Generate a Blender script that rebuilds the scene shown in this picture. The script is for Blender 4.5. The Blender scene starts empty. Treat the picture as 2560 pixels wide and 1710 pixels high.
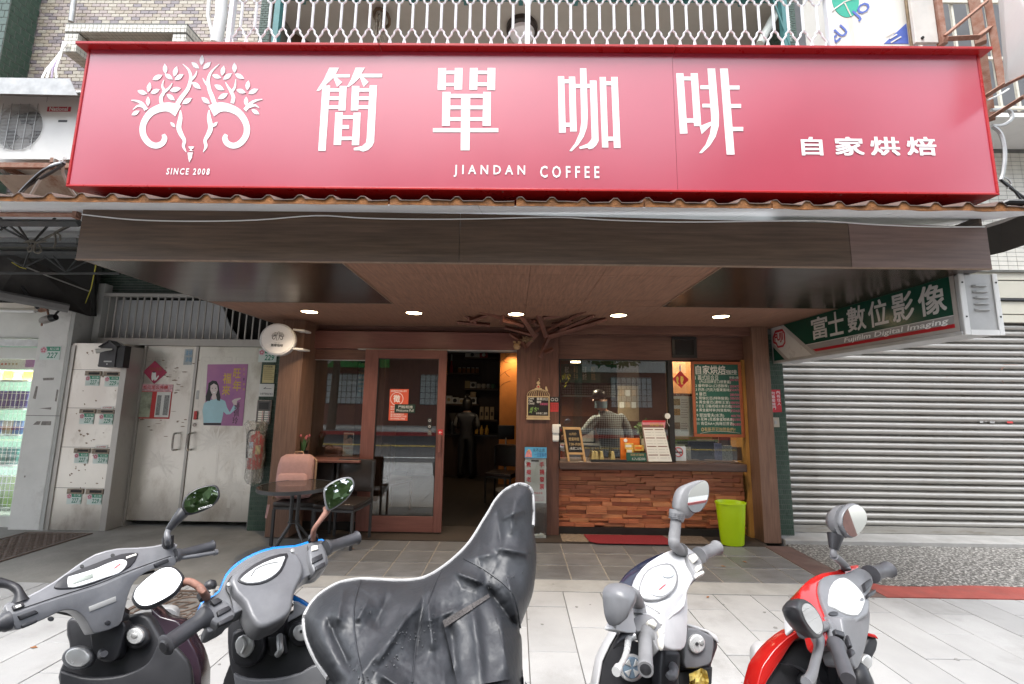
import bpy,bmesh,math,random
from mathutils import Vector,Matrix
random.seed(7)
SC=bpy.context.scene
COL=SC.collection

# ------------------------------------------------------------------ camera
CAM_R=Vector((0.9998786,0.0076504,0.0135717))
CAM_U=Vector((-0.0123943,-0.1371945,0.9904666))
CAM_F=Vector((-0.0094394,0.9905146,0.1370830))
CAM_P=Vector((0,0,1.5))
FPX=1100.0
cam_data=bpy.data.cameras.new('camera')
cam=bpy.data.objects.new('camera',cam_data)
COL.objects.link(cam)
cam_data.sensor_width=36.0
cam_data.lens=36.0*FPX/2560.0
cam_data.clip_start=0.02
cam_data.clip_end=500
mw=Matrix.Identity(4)
for i in range(3):
    mw[i][0]=CAM_R[i];mw[i][1]=CAM_U[i];mw[i][2]=-CAM_F[i];mw[i][3]=CAM_P[i]
cam.matrix_world=mw
SC.camera=cam

# ------------------------------------------------------------------ sky, sun, exposure
SUN_EL,SUN_AZ=math.radians(68),math.radians(205)   # azimuth clockwise from +Y: behind the camera, a little left
world=bpy.data.worlds.new('World');SC.world=world;world.use_nodes=True
wn=world.node_tree;wn.nodes.clear()
w_out=wn.nodes.new('ShaderNodeOutputWorld');w_bg=wn.nodes.new('ShaderNodeBackground')
w_sky=wn.nodes.new('ShaderNodeTexSky');w_sky.sky_type='NISHITA';w_sky.sun_disc=False
w_sky.sun_elevation=SUN_EL;w_sky.sun_rotation=SUN_AZ;w_sky.air_density=1.0;w_sky.dust_density=2.0;w_sky.ozone_density=1.0
w_hs=wn.nodes.new('ShaderNodeHueSaturation');w_hs.inputs['Saturation'].default_value=0.32   # a white, hazy overcast
wn.links.new(w_sky.outputs[0],w_hs.inputs['Color']);wn.links.new(w_hs.outputs[0],w_bg.inputs['Color'])
w_bg.inputs['Strength'].default_value=0.15
wn.links.new(w_bg.outputs[0],w_out.inputs['Surface'])
sun_d=bpy.data.lights.new('sun','SUN');sun_d.energy=1.1;sun_d.angle=math.radians(30);sun_d.color=(1,0.985,0.96)
sun=bpy.data.objects.new('sun',sun_d);COL.objects.link(sun)
sd=Vector((math.sin(SUN_AZ)*math.cos(SUN_EL),math.cos(SUN_AZ)*math.cos(SUN_EL),math.sin(SUN_EL)))
sun.rotation_euler=sd.to_track_quat('Z','Y').to_euler();sun.location=(0,-6,14)
SC.view_settings.view_transform='Standard';SC.view_settings.look='None'
SC.view_settings.exposure=2.0;SC.view_settings.gamma=1.0;SC.view_settings.use_curve_mapping=False
try:
    SC.cycles.use_denoising=True
    SC.cycles.max_bounces=8;SC.cycles.diffuse_bounces=4;SC.cycles.glossy_bounces=4
    SC.cycles.transmission_bounces=6;SC.cycles.transparent_max_bounces=12
    SC.cycles.sample_clamp_indirect=6.0;SC.cycles.caustics_reflective=False;SC.cycles.caustics_refractive=False
except Exception:
    pass

# ------------------------------------------------------------------ measuring: points of the place on a plane of known depth / height
def _ray(x,y):return(x-1280)/FPX*CAM_R-(y-855)/FPX*CAM_U+CAM_F
def PY(x,y,Y):
    d=_ray(x,y);return CAM_P+d*(Y/d.y)
def PZ(x,y,Z):
    d=_ray(x,y);return CAM_P+d*((Z-1.5)/d.z)
def PX(x,y,X):
    d=_ray(x,y);return CAM_P+d*(X/d.x)

# ------------------------------------------------------------------ materials
MATS={}
def mat(name,col,rough=0.55,metal=0.0,var=0.10,scale=6.0,stretch=(1,1,1),bump=0.0,bscale=60.0,col2=None,coat=0.0,
        spec=0.5,emit=0.0,trans=0.0,alpha=1.0,stain=0.0,stain_col=(0.05,0.04,0.03),stain_scale=3.0,rnd=0.0,rvar=0.08,ior=1.45,det=6.0,speck=None,sheen=0.0,crough=0.06,world=False):
    if name in MATS:return MATS[name]
    m=bpy.data.materials.new(name);m.use_nodes=True;MATS[name]=m
    nt=m.node_tree;n=nt.nodes;L=nt.links
    b=n['Principled BSDF']
    b.inputs['Roughness'].default_value=rough;b.inputs['Metallic'].default_value=metal
    b.inputs['Specular IOR Level'].default_value=spec;b.inputs['IOR'].default_value=ior
    if coat:b.inputs['Coat Weight'].default_value=coat;b.inputs['Coat Roughness'].default_value=crough
    if sheen:b.inputs['Sheen Weight'].default_value=sheen
    if trans:b.inputs['Transmission Weight'].default_value=trans
    if alpha<1:b.inputs['Alpha'].default_value=alpha
    tc=n.new('ShaderNodeTexCoord');mp=n.new('ShaderNodeMapping');mp.inputs['Scale'].default_value=stretch
    src=n.new('ShaderNodeNewGeometry').outputs['Position']if world else tc.outputs['Object']
    L.new(src,mp.inputs['Vector'])
    nz=n.new('ShaderNodeTexNoise');nz.inputs['Scale'].default_value=scale;nz.inputs['Detail'].default_value=det;nz.inputs['Roughness'].default_value=0.6
    L.new(mp.outputs[0],nz.inputs['Vector'])
    rp=n.new('ShaderNodeValToRGB')
    c=col;c2=col2 or tuple(min(1,v*(1+var))for v in c)
    c1=tuple(v*(1-var)for v in c)if col2 is None else c
    rp.color_ramp.elements[0].position=0.3;rp.color_ramp.elements[1].position=0.7
    rp.color_ramp.elements[0].color=(*c1,1);rp.color_ramp.elements[1].color=(*c2,1)
    L.new(nz.outputs['Fac'],rp.inputs[0]);out=rp.outputs[0]
    if rnd:
        oi=n.new('ShaderNodeObjectInfo');hs=n.new('ShaderNodeHueSaturation')
        mr=n.new('ShaderNodeMapRange');mr.inputs['To Min'].default_value=1-rnd;mr.inputs['To Max'].default_value=1+rnd
        L.new(oi.outputs['Random'],mr.inputs['Value']);L.new(mr.outputs[0],hs.inputs['Value']);L.new(out,hs.inputs['Color'])
        m2=n.new('ShaderNodeMapRange');m2.inputs['To Min'].default_value=0.5-rnd*0.05;m2.inputs['To Max'].default_value=0.5+rnd*0.05
        fr=n.new('ShaderNodeMath');fr.operation='FRACT';ml=n.new('ShaderNodeMath');ml.operation='MULTIPLY';ml.inputs[1].default_value=7.31
        L.new(oi.outputs['Random'],ml.inputs[0]);L.new(ml.outputs[0],fr.inputs[0]);L.new(fr.outputs[0],m2.inputs['Value']);L.new(m2.outputs[0],hs.inputs['Hue'])
        out=hs.outputs[0]
    if speck:
        sc_,scol,th=speck
        vo=n.new('ShaderNodeTexNoise');vo.inputs['Scale'].default_value=sc_;vo.inputs['Detail'].default_value=2
        L.new(src,vo.inputs['Vector'])
        r2=n.new('ShaderNodeValToRGB');r2.color_ramp.elements[0].position=th;r2.color_ramp.elements[1].position=min(1,th+0.04)
        L.new(vo.outputs['Fac'],r2.inputs[0]);mx=n.new('ShaderNodeMix');mx.data_type='RGBA'
        L.new(r2.outputs[0],mx.inputs['Factor']);L.new(out,mx.inputs['A']);mx.inputs['B'].default_value=(*scol,1);out=mx.outputs['Result']
    if stain:
        n2=n.new('ShaderNodeTexNoise');n2.inputs['Scale'].default_value=stain_scale;n2.inputs['Detail'].default_value=9;n2.inputs['Roughness'].default_value=0.7
        L.new(mp.outputs[0],n2.inputs['Vector'])
        r3=n.new('ShaderNodeValToRGB');r3.color_ramp.elements[0].position=0.52;r3.color_ramp.elements[1].position=0.72
        r3.color_ramp.elements[1].color=(stain,stain,stain,1)
        L.new(n2.outputs['Fac'],r3.inputs[0]);mx=n.new('ShaderNodeMix');mx.data_type='RGBA'
        L.new(r3.outputs[0],mx.inputs['Factor']);L.new(out,mx.inputs['A']);mx.inputs['B'].default_value=(*stain_col,1);out=mx.outputs['Result']
    L.new(out,b.inputs['Base Color'])
    if rvar:
        mr=n.new('ShaderNodeMapRange');mr.inputs['To Min'].default_value=max(0,rough-rvar);mr.inputs['To Max'].default_value=min(1,rough+rvar)
        L.new(nz.outputs['Fac'],mr.inputs['Value']);L.new(mr.outputs[0],b.inputs['Roughness'])
    if bump:
        nb=n.new('ShaderNodeTexNoise');nb.inputs['Scale'].default_value=bscale;nb.inputs['Detail'].default_value=5
        L.new(mp.outputs[0],nb.inputs['Vector'])
        bp=n.new('ShaderNodeBump');bp.inputs['Strength'].default_value=bump;bp.inputs['Distance'].default_value=0.01
        L.new(nb.outputs['Fac'],bp.inputs['Height']);L.new(bp.outputs[0],b.inputs['Normal'])
    if emit:
        L.new(out,b.inputs['Emission Color']);b.inputs['Emission Strength'].default_value=emit
    return m

def mat_glass(name,tint=(0.93,0.96,0.95),rough=0.0,refl=1.0):
    """thin architectural pane: clear with fresnel reflection"""
    if name in MATS:return MATS[name]
    m=bpy.data.materials.new(name);m.use_nodes=True;MATS[name]=m
    n=m.node_tree.nodes;L=m.node_tree.links;n.clear()
    o=n.new('ShaderNodeOutputMaterial');t=n.new('ShaderNodeBsdfTransparent');g=n.new('ShaderNodeBsdfGlossy');x=n.new('ShaderNodeMixShader')
    f=n.new('ShaderNodeFresnel');gm_=n.new('ShaderNodeNewGeometry');mr=n.new('ShaderNodeMapRange');mr.inputs['To Min'].default_value=1.5;mr.inputs['To Max'].default_value=1/1.5
    L.new(gm_.outputs['Backfacing'],mr.inputs['Value']);L.new(mr.outputs[0],f.inputs['IOR'])
    mu=n.new('ShaderNodeMath');mu.operation='MULTIPLY';mu.inputs[1].default_value=refl;mu.use_clamp=True
    t.inputs['Color'].default_value=(*tint,1);g.inputs['Roughness'].default_value=rough
    L.new(f.outputs[0],mu.inputs[0]);L.new(mu.outputs[0],x.inputs[0]);L.new(t.outputs[0],x.inputs[1]);L.new(g.outputs[0],x.inputs[2]);L.new(x.outputs[0],o.inputs['Surface'])
    return m

def mat_emit(name,col,s):
    if name in MATS:return MATS[name]
    m=bpy.data.materials.new(name);m.use_nodes=True;MATS[name]=m
    b=m.node_tree.nodes['Principled BSDF'];b.inputs['Base Color'].default_value=(*col,1)
    b.inputs['Emission Color'].default_value=(*col,1);b.inputs['Emission Strength'].default_value=s
    return m

# ------------------------------------------------------------------ mesh builder
class MB:
    def __init__(s):s.v=[];s.f=[]
    def add(s,vs,fs):
        k=len(s.v);s.v+=[Vector(p)for p in vs];s.f+=[tuple(i+k for i in f)for f in fs];return s
    def box(s,x0,x1,y0,y1,z0,z1):
        x0,x1=sorted((x0,x1));y0,y1=sorted((y0,y1));z0,z1=sorted((z0,z1))
        return s.add([(x0,y0,z0),(x1,y0,z0),(x1,y1,z0),(x0,y1,z0),(x0,y0,z1),(x1,y0,z1),(x1,y1,z1),(x0,y1,z1)],
                     [(0,3,2,1),(4,5,6,7),(0,1,5,4),(1,2,6,5),(2,3,7,6),(3,0,4,7)])
    def hexa(s,p):   # 8 points: bottom ring then top ring
        return s.add(p,[(0,3,2,1),(4,5,6,7),(0,1,5,4),(1,2,6,5),(2,3,7,6),(3,0,4,7)])
    def prism(s,pts,d):   # closed outline of 3-D points + an extrusion vector
        n=len(pts);d=Vector(d);a=[Vector(p)for p in pts];b=[p+d for p in a]
        nrm=Vector((0,0,0))
        for i in range(n):nrm+=a[i].cross(a[(i+1)%n])
        fw=nrm.dot(d)<0
        fs=[tuple(range(n)),tuple(range(2*n-1,n-1,-1))]+[(i,i+n,(i+1)%n+n,(i+1)%n)for i in range(n)]
        if not fw:fs=[tuple(reversed(f))for f in fs]
        return s.add(a+b,fs)
    def tube(s,pts,r,n=8,cap=True,closed=False):
        pts=[Vector(p)for p in pts];m=len(pts);rs=r if isinstance(r,(list,tuple))else[r]*m
        rings=[];up=None
        for i,p in enumerate(pts):
            if closed:t=pts[(i+1)%m]-pts[i-1]
            else:t=pts[min(i+1,m-1)]-pts[max(i-1,0)]
            if t.length<1e-9:t=Vector((0,0,1))
            t.normalize()
            if up is None:up=Vector((0,0,1))if abs(t.z)<0.9 else Vector((1,0,0))
            a=up-t*up.dot(t)
            if a.length<1e-6:a=t.orthogonal()
            a.normalize();b=t.cross(a);up=a
            rings.append([p+(a*math.cos(2*math.pi*j/n)+b*math.sin(2*math.pi*j/n))*rs[i]for j in range(n)])
        k=len(s.v);s.v+=[q for rg in rings for q in rg]
        for i in range(m if closed else m-1):
            i2=(i+1)%m
            for j in range(n):s.f.append((k+i*n+j,k+i*n+(j+1)%n,k+i2*n+(j+1)%n,k+i2*n+j))
        if cap and not closed:
            s.f.append(tuple(k+j for j in reversed(range(n))));s.f.append(tuple(k+(m-1)*n+j for j in range(n)))
        return s
    def loft(s,rings,cap=True,closed_u=True):   # rings: lists of equal length
        k=len(s.v);n=len(rings[0]);s.v+=[Vector(p)for rg in rings for p in rg]
        for i in range(len(rings)-1):
            for j in range(n if closed_u else n-1):
                s.f.append((k+i*n+j,k+i*n+(j+1)%n,k+(i+1)*n+(j+1)%n,k+(i+1)*n+j))
        if cap and closed_u:
            s.f.append(tuple(k+j for j in reversed(range(n))));s.f.append(tuple(k+(len(rings)-1)*n+j for j in range(n)))
        return s
    def lathe(s,prof,n=24,c=(0,0,0),ex=1.0,ey=1.0):   # profile (r, z) about a vertical axis
        return s.loft([[(c[0]+r*ex*math.cos(2*math.pi*j/n),c[1]+r*ey*math.sin(2*math.pi*j/n),c[2]+z)for j in range(n)]for r,z in prof])
    def disc(s,c,u,v,r,d,n=20,r2=None):   # extruded ellipse
        c,u,v=Vector(c),Vector(u),Vector(v);r2=r2 or r
        return s.prism([c+u*(r*math.cos(2*math.pi*j/n))+v*(r2*math.sin(2*math.pi*j/n))for j in range(n)],d)
    def xf(s,M):
        s.v=[M@p for p in s.v];return s

def finish(me,bevel=0,smooth=False,seg=1,ang=0.5,fixn=True):
    if bevel or fixn:
        bm=bmesh.new();bm.from_mesh(me)
        if fixn:bmesh.ops.recalc_face_normals(bm,faces=bm.faces)
        if bevel:
            es=[e for e in bm.edges if len(e.link_faces)==2 and e.calc_face_angle(0)>ang]
            if es:bmesh.ops.bevel(bm,geom=es,offset=bevel,segments=seg,affect='EDGES',profile=0.5,clamp_overlap=True)
        bm.to_mesh(me);bm.free()
    if smooth:
        me.polygons.foreach_set('use_smooth',[True]*len(me.polygons))
        if smooth!='all':me.set_sharp_from_angle(angle=math.radians(smooth if smooth is not True else 40))
    me.update()

ROOTS={}
def link(o,parent=None):
    COL.objects.link(o)
    if parent is not None:
        o.parent=parent
        if parent.get('_o')is not None:o.matrix_parent_inverse=Matrix.Translation(-Vector(parent['_o']))
    return o
def mesh(name,mb,bevel=0,smooth=False,seg=1,M=None,fixn=True):
    me=bpy.data.meshes.new(name)
    if M is not None:mb.xf(M)
    me.from_pydata([tuple(p)for p in mb.v],[],mb.f);finish(me,bevel,smooth,seg,fixn=fixn);return me
def ob(name,mb,m,parent=None,bevel=0,smooth=False,seg=1,M=None,label=None,fixn=True,kind=None):
    me=mesh(name,mb,bevel,smooth,seg,M,fixn);me.materials.append(m)
    o=link(bpy.data.objects.new(name,me),parent)
    if label:o['label']=label
    if kind:o['kind']=kind
    return o
def inst(name,me,loc,parent,m=None,rot=None,scale=None):
    o=bpy.data.objects.new(name,me);link(o,parent);o.location=loc
    if rot:o.rotation_euler=rot
    if scale:o.scale=scale
    return o
def thing(name,label,cat,loc=(0,0,0),group=None,kind=None):
    o=bpy.data.objects.new(name,None);COL.objects.link(o);o.location=loc;o.empty_display_size=0.1
    o['label']=label;o['category']=cat;o['_o']=[float(v)for v in loc]
    if group:o['group']=group
    if kind:o['kind']=kind
    return o
def tag(o,label,cat,group=None):
    o['label']=label;o['category']=cat
    if group:o['group']=group
    return o
def struct(name,mb,m,label=None,**k):
    o=ob(name,mb,m,**k);o['kind']='structure';o['label']=label or name.replace('_',' ');return o

# ------------------------------------------------------------------ writing
_TC={}
def text_mesh(body,bold=0.0,ext=0.0,spacing=1.0,res=3,shear=0.0,lines=1.0):
    k=(body,bold,ext,spacing,res,shear)
    cu=bpy.data.curves.new('t','FONT');cu.body=body;cu.size=1.0;cu.resolution_u=res;cu.extrude=ext;cu.offset=bold
    cu.space_character=spacing;cu.shear=shear;cu.space_line=lines;cu.align_x='LEFT'
    o=bpy.data.objects.new('t',cu);me=bpy.data.meshes.new_from_object(o)
    bpy.data.objects.remove(o);bpy.data.curves.remove(cu);return me
def text(name,body,m,parent,o,u,v,w=None,h=None,n=None,bold=0.0,spacing=1.0,res=2,shear=0.0,th=0.001,keep=False,align='c',lines=1.0,label=None):
    """flat lettering fitted in a w x h rectangle whose lower left corner is o, with axes u (right) and v (up); stands th proud along n"""
    cjk=any(ord(c)>0x2e80 for c in body);me=text_mesh(body,0.0 if cjk else bold,0.0,spacing,res,shear,lines)
    if cjk and bold>0.008:   # thicken dense characters with four nudged copies
        bm=bmesh.new()
        for k,(dx,dy)in enumerate(((1,1),(-1,1),(1,-1),(-1,-1))):
            n0=len(bm.verts);bm.from_mesh(me);bm.verts.ensure_lookup_table()
            for q in bm.verts[n0:]:q.co+=Vector((dx*bold*0.8,dy*bold*0.8,0.004*k))
        bm.to_mesh(me);bm.free()
    if not len(me.vertices):return None
    xs=[q.co.x for q in me.vertices];ys=[q.co.y for q in me.vertices]
    x0,x1,y0,y1=min(xs),max(xs),min(ys),max(ys)
    u=Vector(u).normalized();v=Vector(v).normalized();nn=Vector(n).normalized()if n else u.cross(v)
    sx=w/max(1e-6,x1-x0)if w else None;sy=h/max(1e-6,y1-y0)if h else None
    if sx is None:sx=sy
    if sy is None:sy=sx
    if keep:sx=sy=min(sx,sy)
    o=Vector(o);
    if keep and align=='c' and w:o=o+u*(w-sx*(x1-x0))/2
    if keep and h:o=o+v*(h-sy*(y1-y0))/2
    for q in me.vertices:
        p=o+u*((q.co.x-x0)*sx)+v*((q.co.y-y0)*sy)+nn*(th+q.co.z*0.02)
        q.co=p
    me.materials.clear();me.materials.append(m);me.name=name;me.update()
    ob_=link(bpy.data.objects.new(name,me),parent)
    if label:ob_['label']=label
    return ob_
def textY(name,body,m,parent,x0,y0,x1,y1,Y,**k):
    """lettering on a facade plane at depth Y, filling the measured rectangle (upper left, lower right)"""
    a=PY(x0,y1,Y);b=PY(x1,y0,Y)
    return text(name,body,m,parent,(a.x,Y,a.z),(1,0,0),(0,0,1),w=b.x-a.x,h=b.z-a.z,n=(0,-1,0),**k)
def rectY(x0,y0,x1,y1,Y):
    a=PY(x0,y1,Y);b=PY(x1,y0,Y);return a.x,b.x,a.z,b.z
def plateY(name,m,parent,x0,y0,x1,y1,Y,th=0.004,bevel=0,**k):
    a=rectY(x0,y0,x1,y1,Y);return ob(name,MB().box(a[0],a[1],Y,Y+th,a[2],a[3]),m,parent,bevel,**k)
def polyY(mb,pts,Y,th):return mb.prism([PY(x,y,Y)for x,y in pts],(0,th,0))
def ribbon(pts,ws):   # tapered stroke outline in 2-D
    n=len(pts);Ls=[];Rs=[]
    for i in range(n):
        a=pts[max(i-1,0)];b=pts[min(i+1,n-1)];dx,dy=b[0]-a[0],b[1]-a[1];l=math.hypot(dx,dy)or 1
        w=(ws[i]if isinstance(ws,(list,tuple))else ws)/2;Ls.append((pts[i][0]-dy/l*w,pts[i][1]+dx/l*w));Rs.append((pts[i][0]+dy/l*w,pts[i][1]-dx/l*w))
    return Ls,Rs
def smooth2(pts,k=3):   # Catmull-Rom through n-D points
    out=[];n=len(pts);d=len(pts[0])
    for i in range(n-1):
        p0,p1,p2,p3=pts[max(i-1,0)],pts[i],pts[i+1],pts[min(i+2,n-1)]
        for j in range(k):
            t=j/k;out.append(tuple(0.5*(2*p1[q]+(p2[q]-p0[q])*t+(2*p0[q]-5*p1[q]+4*p2[q]-p3[q])*t*t+(3*p1[q]-p0[q]-3*p2[q]+p3[q])*t**3)for q in range(d)))
    out.append(tuple(pts[-1]));return out
# ================================================================== MATERIALS
m_conc=mat('worn_concrete',(0.20,0.195,0.18),0.75,var=0.22,scale=2.2,bump=0.25,bscale=45,stain=0.55,stain_col=(0.085,0.078,0.07),stain_scale=1.3)
m_pav=mat('granite_paver',(0.30,0.30,0.30),0.7,var=0.14,scale=1.7,world=True,bump=0.15,bscale=160,rnd=0.07,speck=(420,(0.27,0.265,0.255),0.6),stain=0.7,stain_col=(0.17,0.165,0.155),stain_scale=1.1)
m_joint=mat('mortar_joint',(0.13,0.12,0.11),0.9,var=0.25,scale=12)
m_slate=mat('slate_tile',(0.135,0.137,0.141),0.42,var=0.25,world=True,scale=5,stretch=(1,3,1),bump=0.35,bscale=22,rnd=0.16,rvar=0.12)
m_grout=mat('pale_grout',(0.27,0.25,0.22),0.9,var=0.2,scale=20)
m_strip=mat('cement_strip',(0.28,0.278,0.268),0.85,var=0.16,scale=4,bump=0.3,bscale=70,stain=0.4,stain_col=(0.17,0.155,0.14),stain_scale=3)
m_terr=mat('pebble_terrazzo',(0.085,0.082,0.076),0.5,var=0.25,scale=6,speck=(44,(0.36,0.35,0.33),0.53),bump=0.15,bscale=90)
m_redp=mat('red_floor_paint',(0.27,0.062,0.05),0.6,var=0.2,scale=7,bump=0.15,bscale=80,stain=0.45,stain_col=(0.14,0.10,0.09),stain_scale=5)
m_asph=mat('asphalt',(0.055,0.055,0.056),0.85,var=0.2,scale=9,bump=0.4,bscale=150)
m_yel=mat('yellow_road_paint',(0.62,0.42,0.06),0.6,var=0.12)
m_whp=mat('white_road_paint',(0.75,0.75,0.72),0.6,var=0.1)

# ================================================================== GROUND
g=struct('ground',MB().box(-60,60,-60,40,-0.45,-0.30),mat('earth',(0.10,0.09,0.075),0.95,var=0.2),'bare ground under the street')
struct('road',MB().box(-60,60,-11.0,-0.62,-0.295,-0.14),m_asph,'grey asphalt road in front of the shops')
for dy in(0,0.22):
    ob('yellow_line',MB().box(-60,60,-6.3+dy,-6.18+dy,-0.139,-0.136),m_yel,bpy.data.objects['road'])
ob('bay_line',MB().box(-60,60,-2.75,-2.65,-0.139,-0.136),m_whp,bpy.data.objects['road'])
for i in range(6):
    ob('bay_line',MB().box(-7+i*2.4,-6.9+i*2.4,-2.65,-0.7,-0.139,-0.136),m_whp,bpy.data.objects['road'])
struct('kerb',MB().box(-60,60,-0.62,-0.45,-0.295,0.0),mat('kerb_granite',(0.30,0.29,0.27),0.7,var=0.15,scale=8),'granite kerb along the sidewalk',bevel=0.01)

sw=struct('sidewalk',MB().box(-12,14,-0.45,3.79,-0.29,-0.013),m_joint,'sidewalk of pale granite pavers')
pw,plen,gap=0.30,0.60,0.0055
pm=mesh('paver',MB().box(-pw/2+gap/2,pw/2-gap/2,-plen/2+gap/2,plen/2-gap/2,-0.028,0),bevel=0.002);pm.materials.append(m_pav)
rest=MB()
for i in range(-38,46):
    xc=0.1+pw*(i+0.5)
    off=3.52 if i%2==0 else 3.22
    k=0
    while True:
        y1=off+0.6-0.6*k;y0=y1-0.6;k+=1
        if y1<-0.4:break
        y1c=min(y1,3.785);y0c=max(y0,-0.44)
        if y1c-y0c<0.04:continue
        near=-4.3<xc<4.4 and y0>1.3
        if near and y1c==y1:
            inst('paver',pm,(xc,(y0+y1)/2,random.uniform(-0.0012,0.0012)),sw)
        elif near:
            o=inst('paver',pm,(xc,(y0c+y1c)/2,random.uniform(-0.001,0.001)),sw,scale=(1,(y1c-y0c)/0.6,1))
        else:
            rest.box(xc-pw/2+0.003,xc+pw/2-0.003,y0c+0.003,y1c-0.003,-0.028,-0.0005)
ob('distant_pavers',rest,m_pav,sw,kind='stuff')

struct('concrete_apron',MB().box(-12,-1.80,3.79,5.9,-0.29,-0.002),m_conc,'stained bare concrete apron before the steel gate')
struct('cement_strip',MB().box(-1.80,2.72,3.79,4.03,-0.29,0.001),m_strip,'rough pale cement strip along the slate tiles')
tf=struct('tiled_floor',MB().box(-1.80,2.72,4.03,5.04,-0.29,-0.006),m_grout,'dark slate tiled floor with pale grout under the canopy')
tw=0.3265
tm=mesh('tile',MB().box(-tw/2+0.006,tw/2-0.006,-0.16,0.16,-0.02,0.0),bevel=0.0025);tm.materials.append(m_slate)
for i in range(14):
    xc=0.505+tw*(i-7+0.5)
    for j,(a,b)in enumerate(((4.04,4.372),(4.38,4.70),(4.712,5.03))):
        x0,x1=max(xc-tw/2,-1.79),min(xc+tw/2,2.71)
        if x1-x0<0.06:continue
        inst('tile',tm,((x0+x1)/2,(a+b)/2,random.uniform(-0.0015,0.0005)),tf,scale=((x1-x0)/tw,(b-a)/0.332,1))
struct('timber_threshold',MB().box(-2.62,2.76,5.04,5.62,-0.29,0.004),mat('dark_floorboard',(0.045,0.035,0.028),0.55,var=0.3,scale=4,stretch=(0.4,4,1),bump=0.2),'dark timber threshold under the shopfront')
struct('painted_strip',MB().prism([(2.72,5.05,-0.29),(2.99,5.05,-0.29),(2.99,3.79,-0.29),(2.72,3.79,-0.29)],(0,0,0.291)),mat('dull_maroon_paint',(0.10,0.062,0.055),0.7,var=0.3,scale=8,stain=0.6,stain_col=(0.16,0.145,0.13)),'worn red brown painted strip beside the slate tiles')
struct('terrazzo_slab',MB().box(2.99,12,4.02,5.12,-0.29,0.003),m_terr,'black and white pebble terrazzo before the roller shutter')
# the painted red edge: wavy hand-painted border
mb=MB();N=40;top=[];bot=[]
for i in range(N+1):
    x=2.99+(12-2.99)*(i/N)**1.6
    bot.append((x,3.79,-0.29));top.append((x,4.03+(0.10 if x<3.1 else 0.035*math.sin(x*5.1)*math.exp(-(x-3)*0.7)),-0.29))
mb.prism(bot+top[::-1],(0,0,0.295))
struct('red_kerb_edge',mb,m_redp,'red painted border in front of the terrazzo')
struct('shutter_step',MB().box(2.99,12,5.12,5.62,-0.29,0.045),m_strip,'low grey step under the roller shutter',bevel=0.006)
struct('inner_floor',MB().box(-8.9,9.5,5.9,14,-0.29,-0.004),m_conc,'concrete floor behind the shop fronts')

gs_=MB();rg_=random.Random(44)
for k in range(70):
    x,y,r=rg_.uniform(-4,4.2),rg_.uniform(2.2,3.95),rg_.uniform(0.004,0.017);gs_.prism([(x+r*rg_.uniform(0.6,1.2)*math.cos(a),y+r*rg_.uniform(0.6,1.2)*math.sin(a),0.0012)for a in[j*0.785 for j in range(8)]],(0,0,0.0012+0.00001*k))
o=ob('gum_spots',gs_,mat('old_gum',(0.19,0.185,0.18),0.8,var=0.3));o['kind']='stuff';o['label']='dark old gum spots trodden into the pale pavers';o['category']='gum'
# manhole covers
def manhole(cx,cy,w,d,label,emblem):
    t=thing('manhole_cover',label,'manhole cover',(cx,cy,0))
    mi=mat('rusty_iron',(0.125,0.088,0.07),0.65,metal=0.4,var=0.3,scale=14,bump=0.3,bscale=80)
    ob('cover_plate',MB().box(cx-w/2,cx+w/2,cy-d/2,cy+d/2,-0.02,0.002),m_joint,t)
    ob('frame',MB().box(cx-w/2,cx+w/2,cy-d/2,cy-d/2+0.03,0,0.008).box(cx-w/2,cx+w/2,cy+d/2-0.03,cy+d/2,0,0.008)
       .box(cx-w/2,cx-w/2+0.03,cy-d/2+0.03,cy+d/2-0.03,0,0.008).box(cx+w/2-0.03,cx+w/2,cy-d/2+0.03,cy+d/2-0.03,0,0.008),mi,t)
    lug=MB();s=0.045;nx=int((w-0.08)/s);ny=int((d-0.08)/s)
    for i in range(nx):
        for j in range(ny):
            x=cx-nx*s/2+(i+0.5)*s;y=cy-ny*s/2+(j+0.5)*s
            if emblem and math.hypot(x-cx,y-cy)<0.15:continue
            if(i+j)%2:lug.box(x-0.02,x+0.02,y-0.009,y+0.009,0.002,0.0075)
            else:lug.box(x-0.009,x+0.009,y-0.02,y+0.02,0.002,0.0075)
    ob('tread_lugs',lug,mi,t,kind='stuff')
    if emblem:
        ob('emblem_ring',MB().tube([(cx+0.13*math.cos(a*math.pi/12),cy+0.13*math.sin(a*math.pi/12),0.004)for a in range(24)],0.008,6,closed=True),mi,t)
        text('emblem_letters','EZ',mi,t,(cx-0.08,cy-0.05,0),(1,0,0),(0,1,0),w=0.16,h=0.10,n=(0,0,1),bold=0.02,th=0.008)
manhole(-2.42,3.43,0.66,0.50,'square rusty iron manhole cover with round emblem in the pavers',True)
manhole(-5.05,4.62,0.75,0.95,'square brown iron manhole cover set in stained concrete by the white pillar',False)

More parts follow.
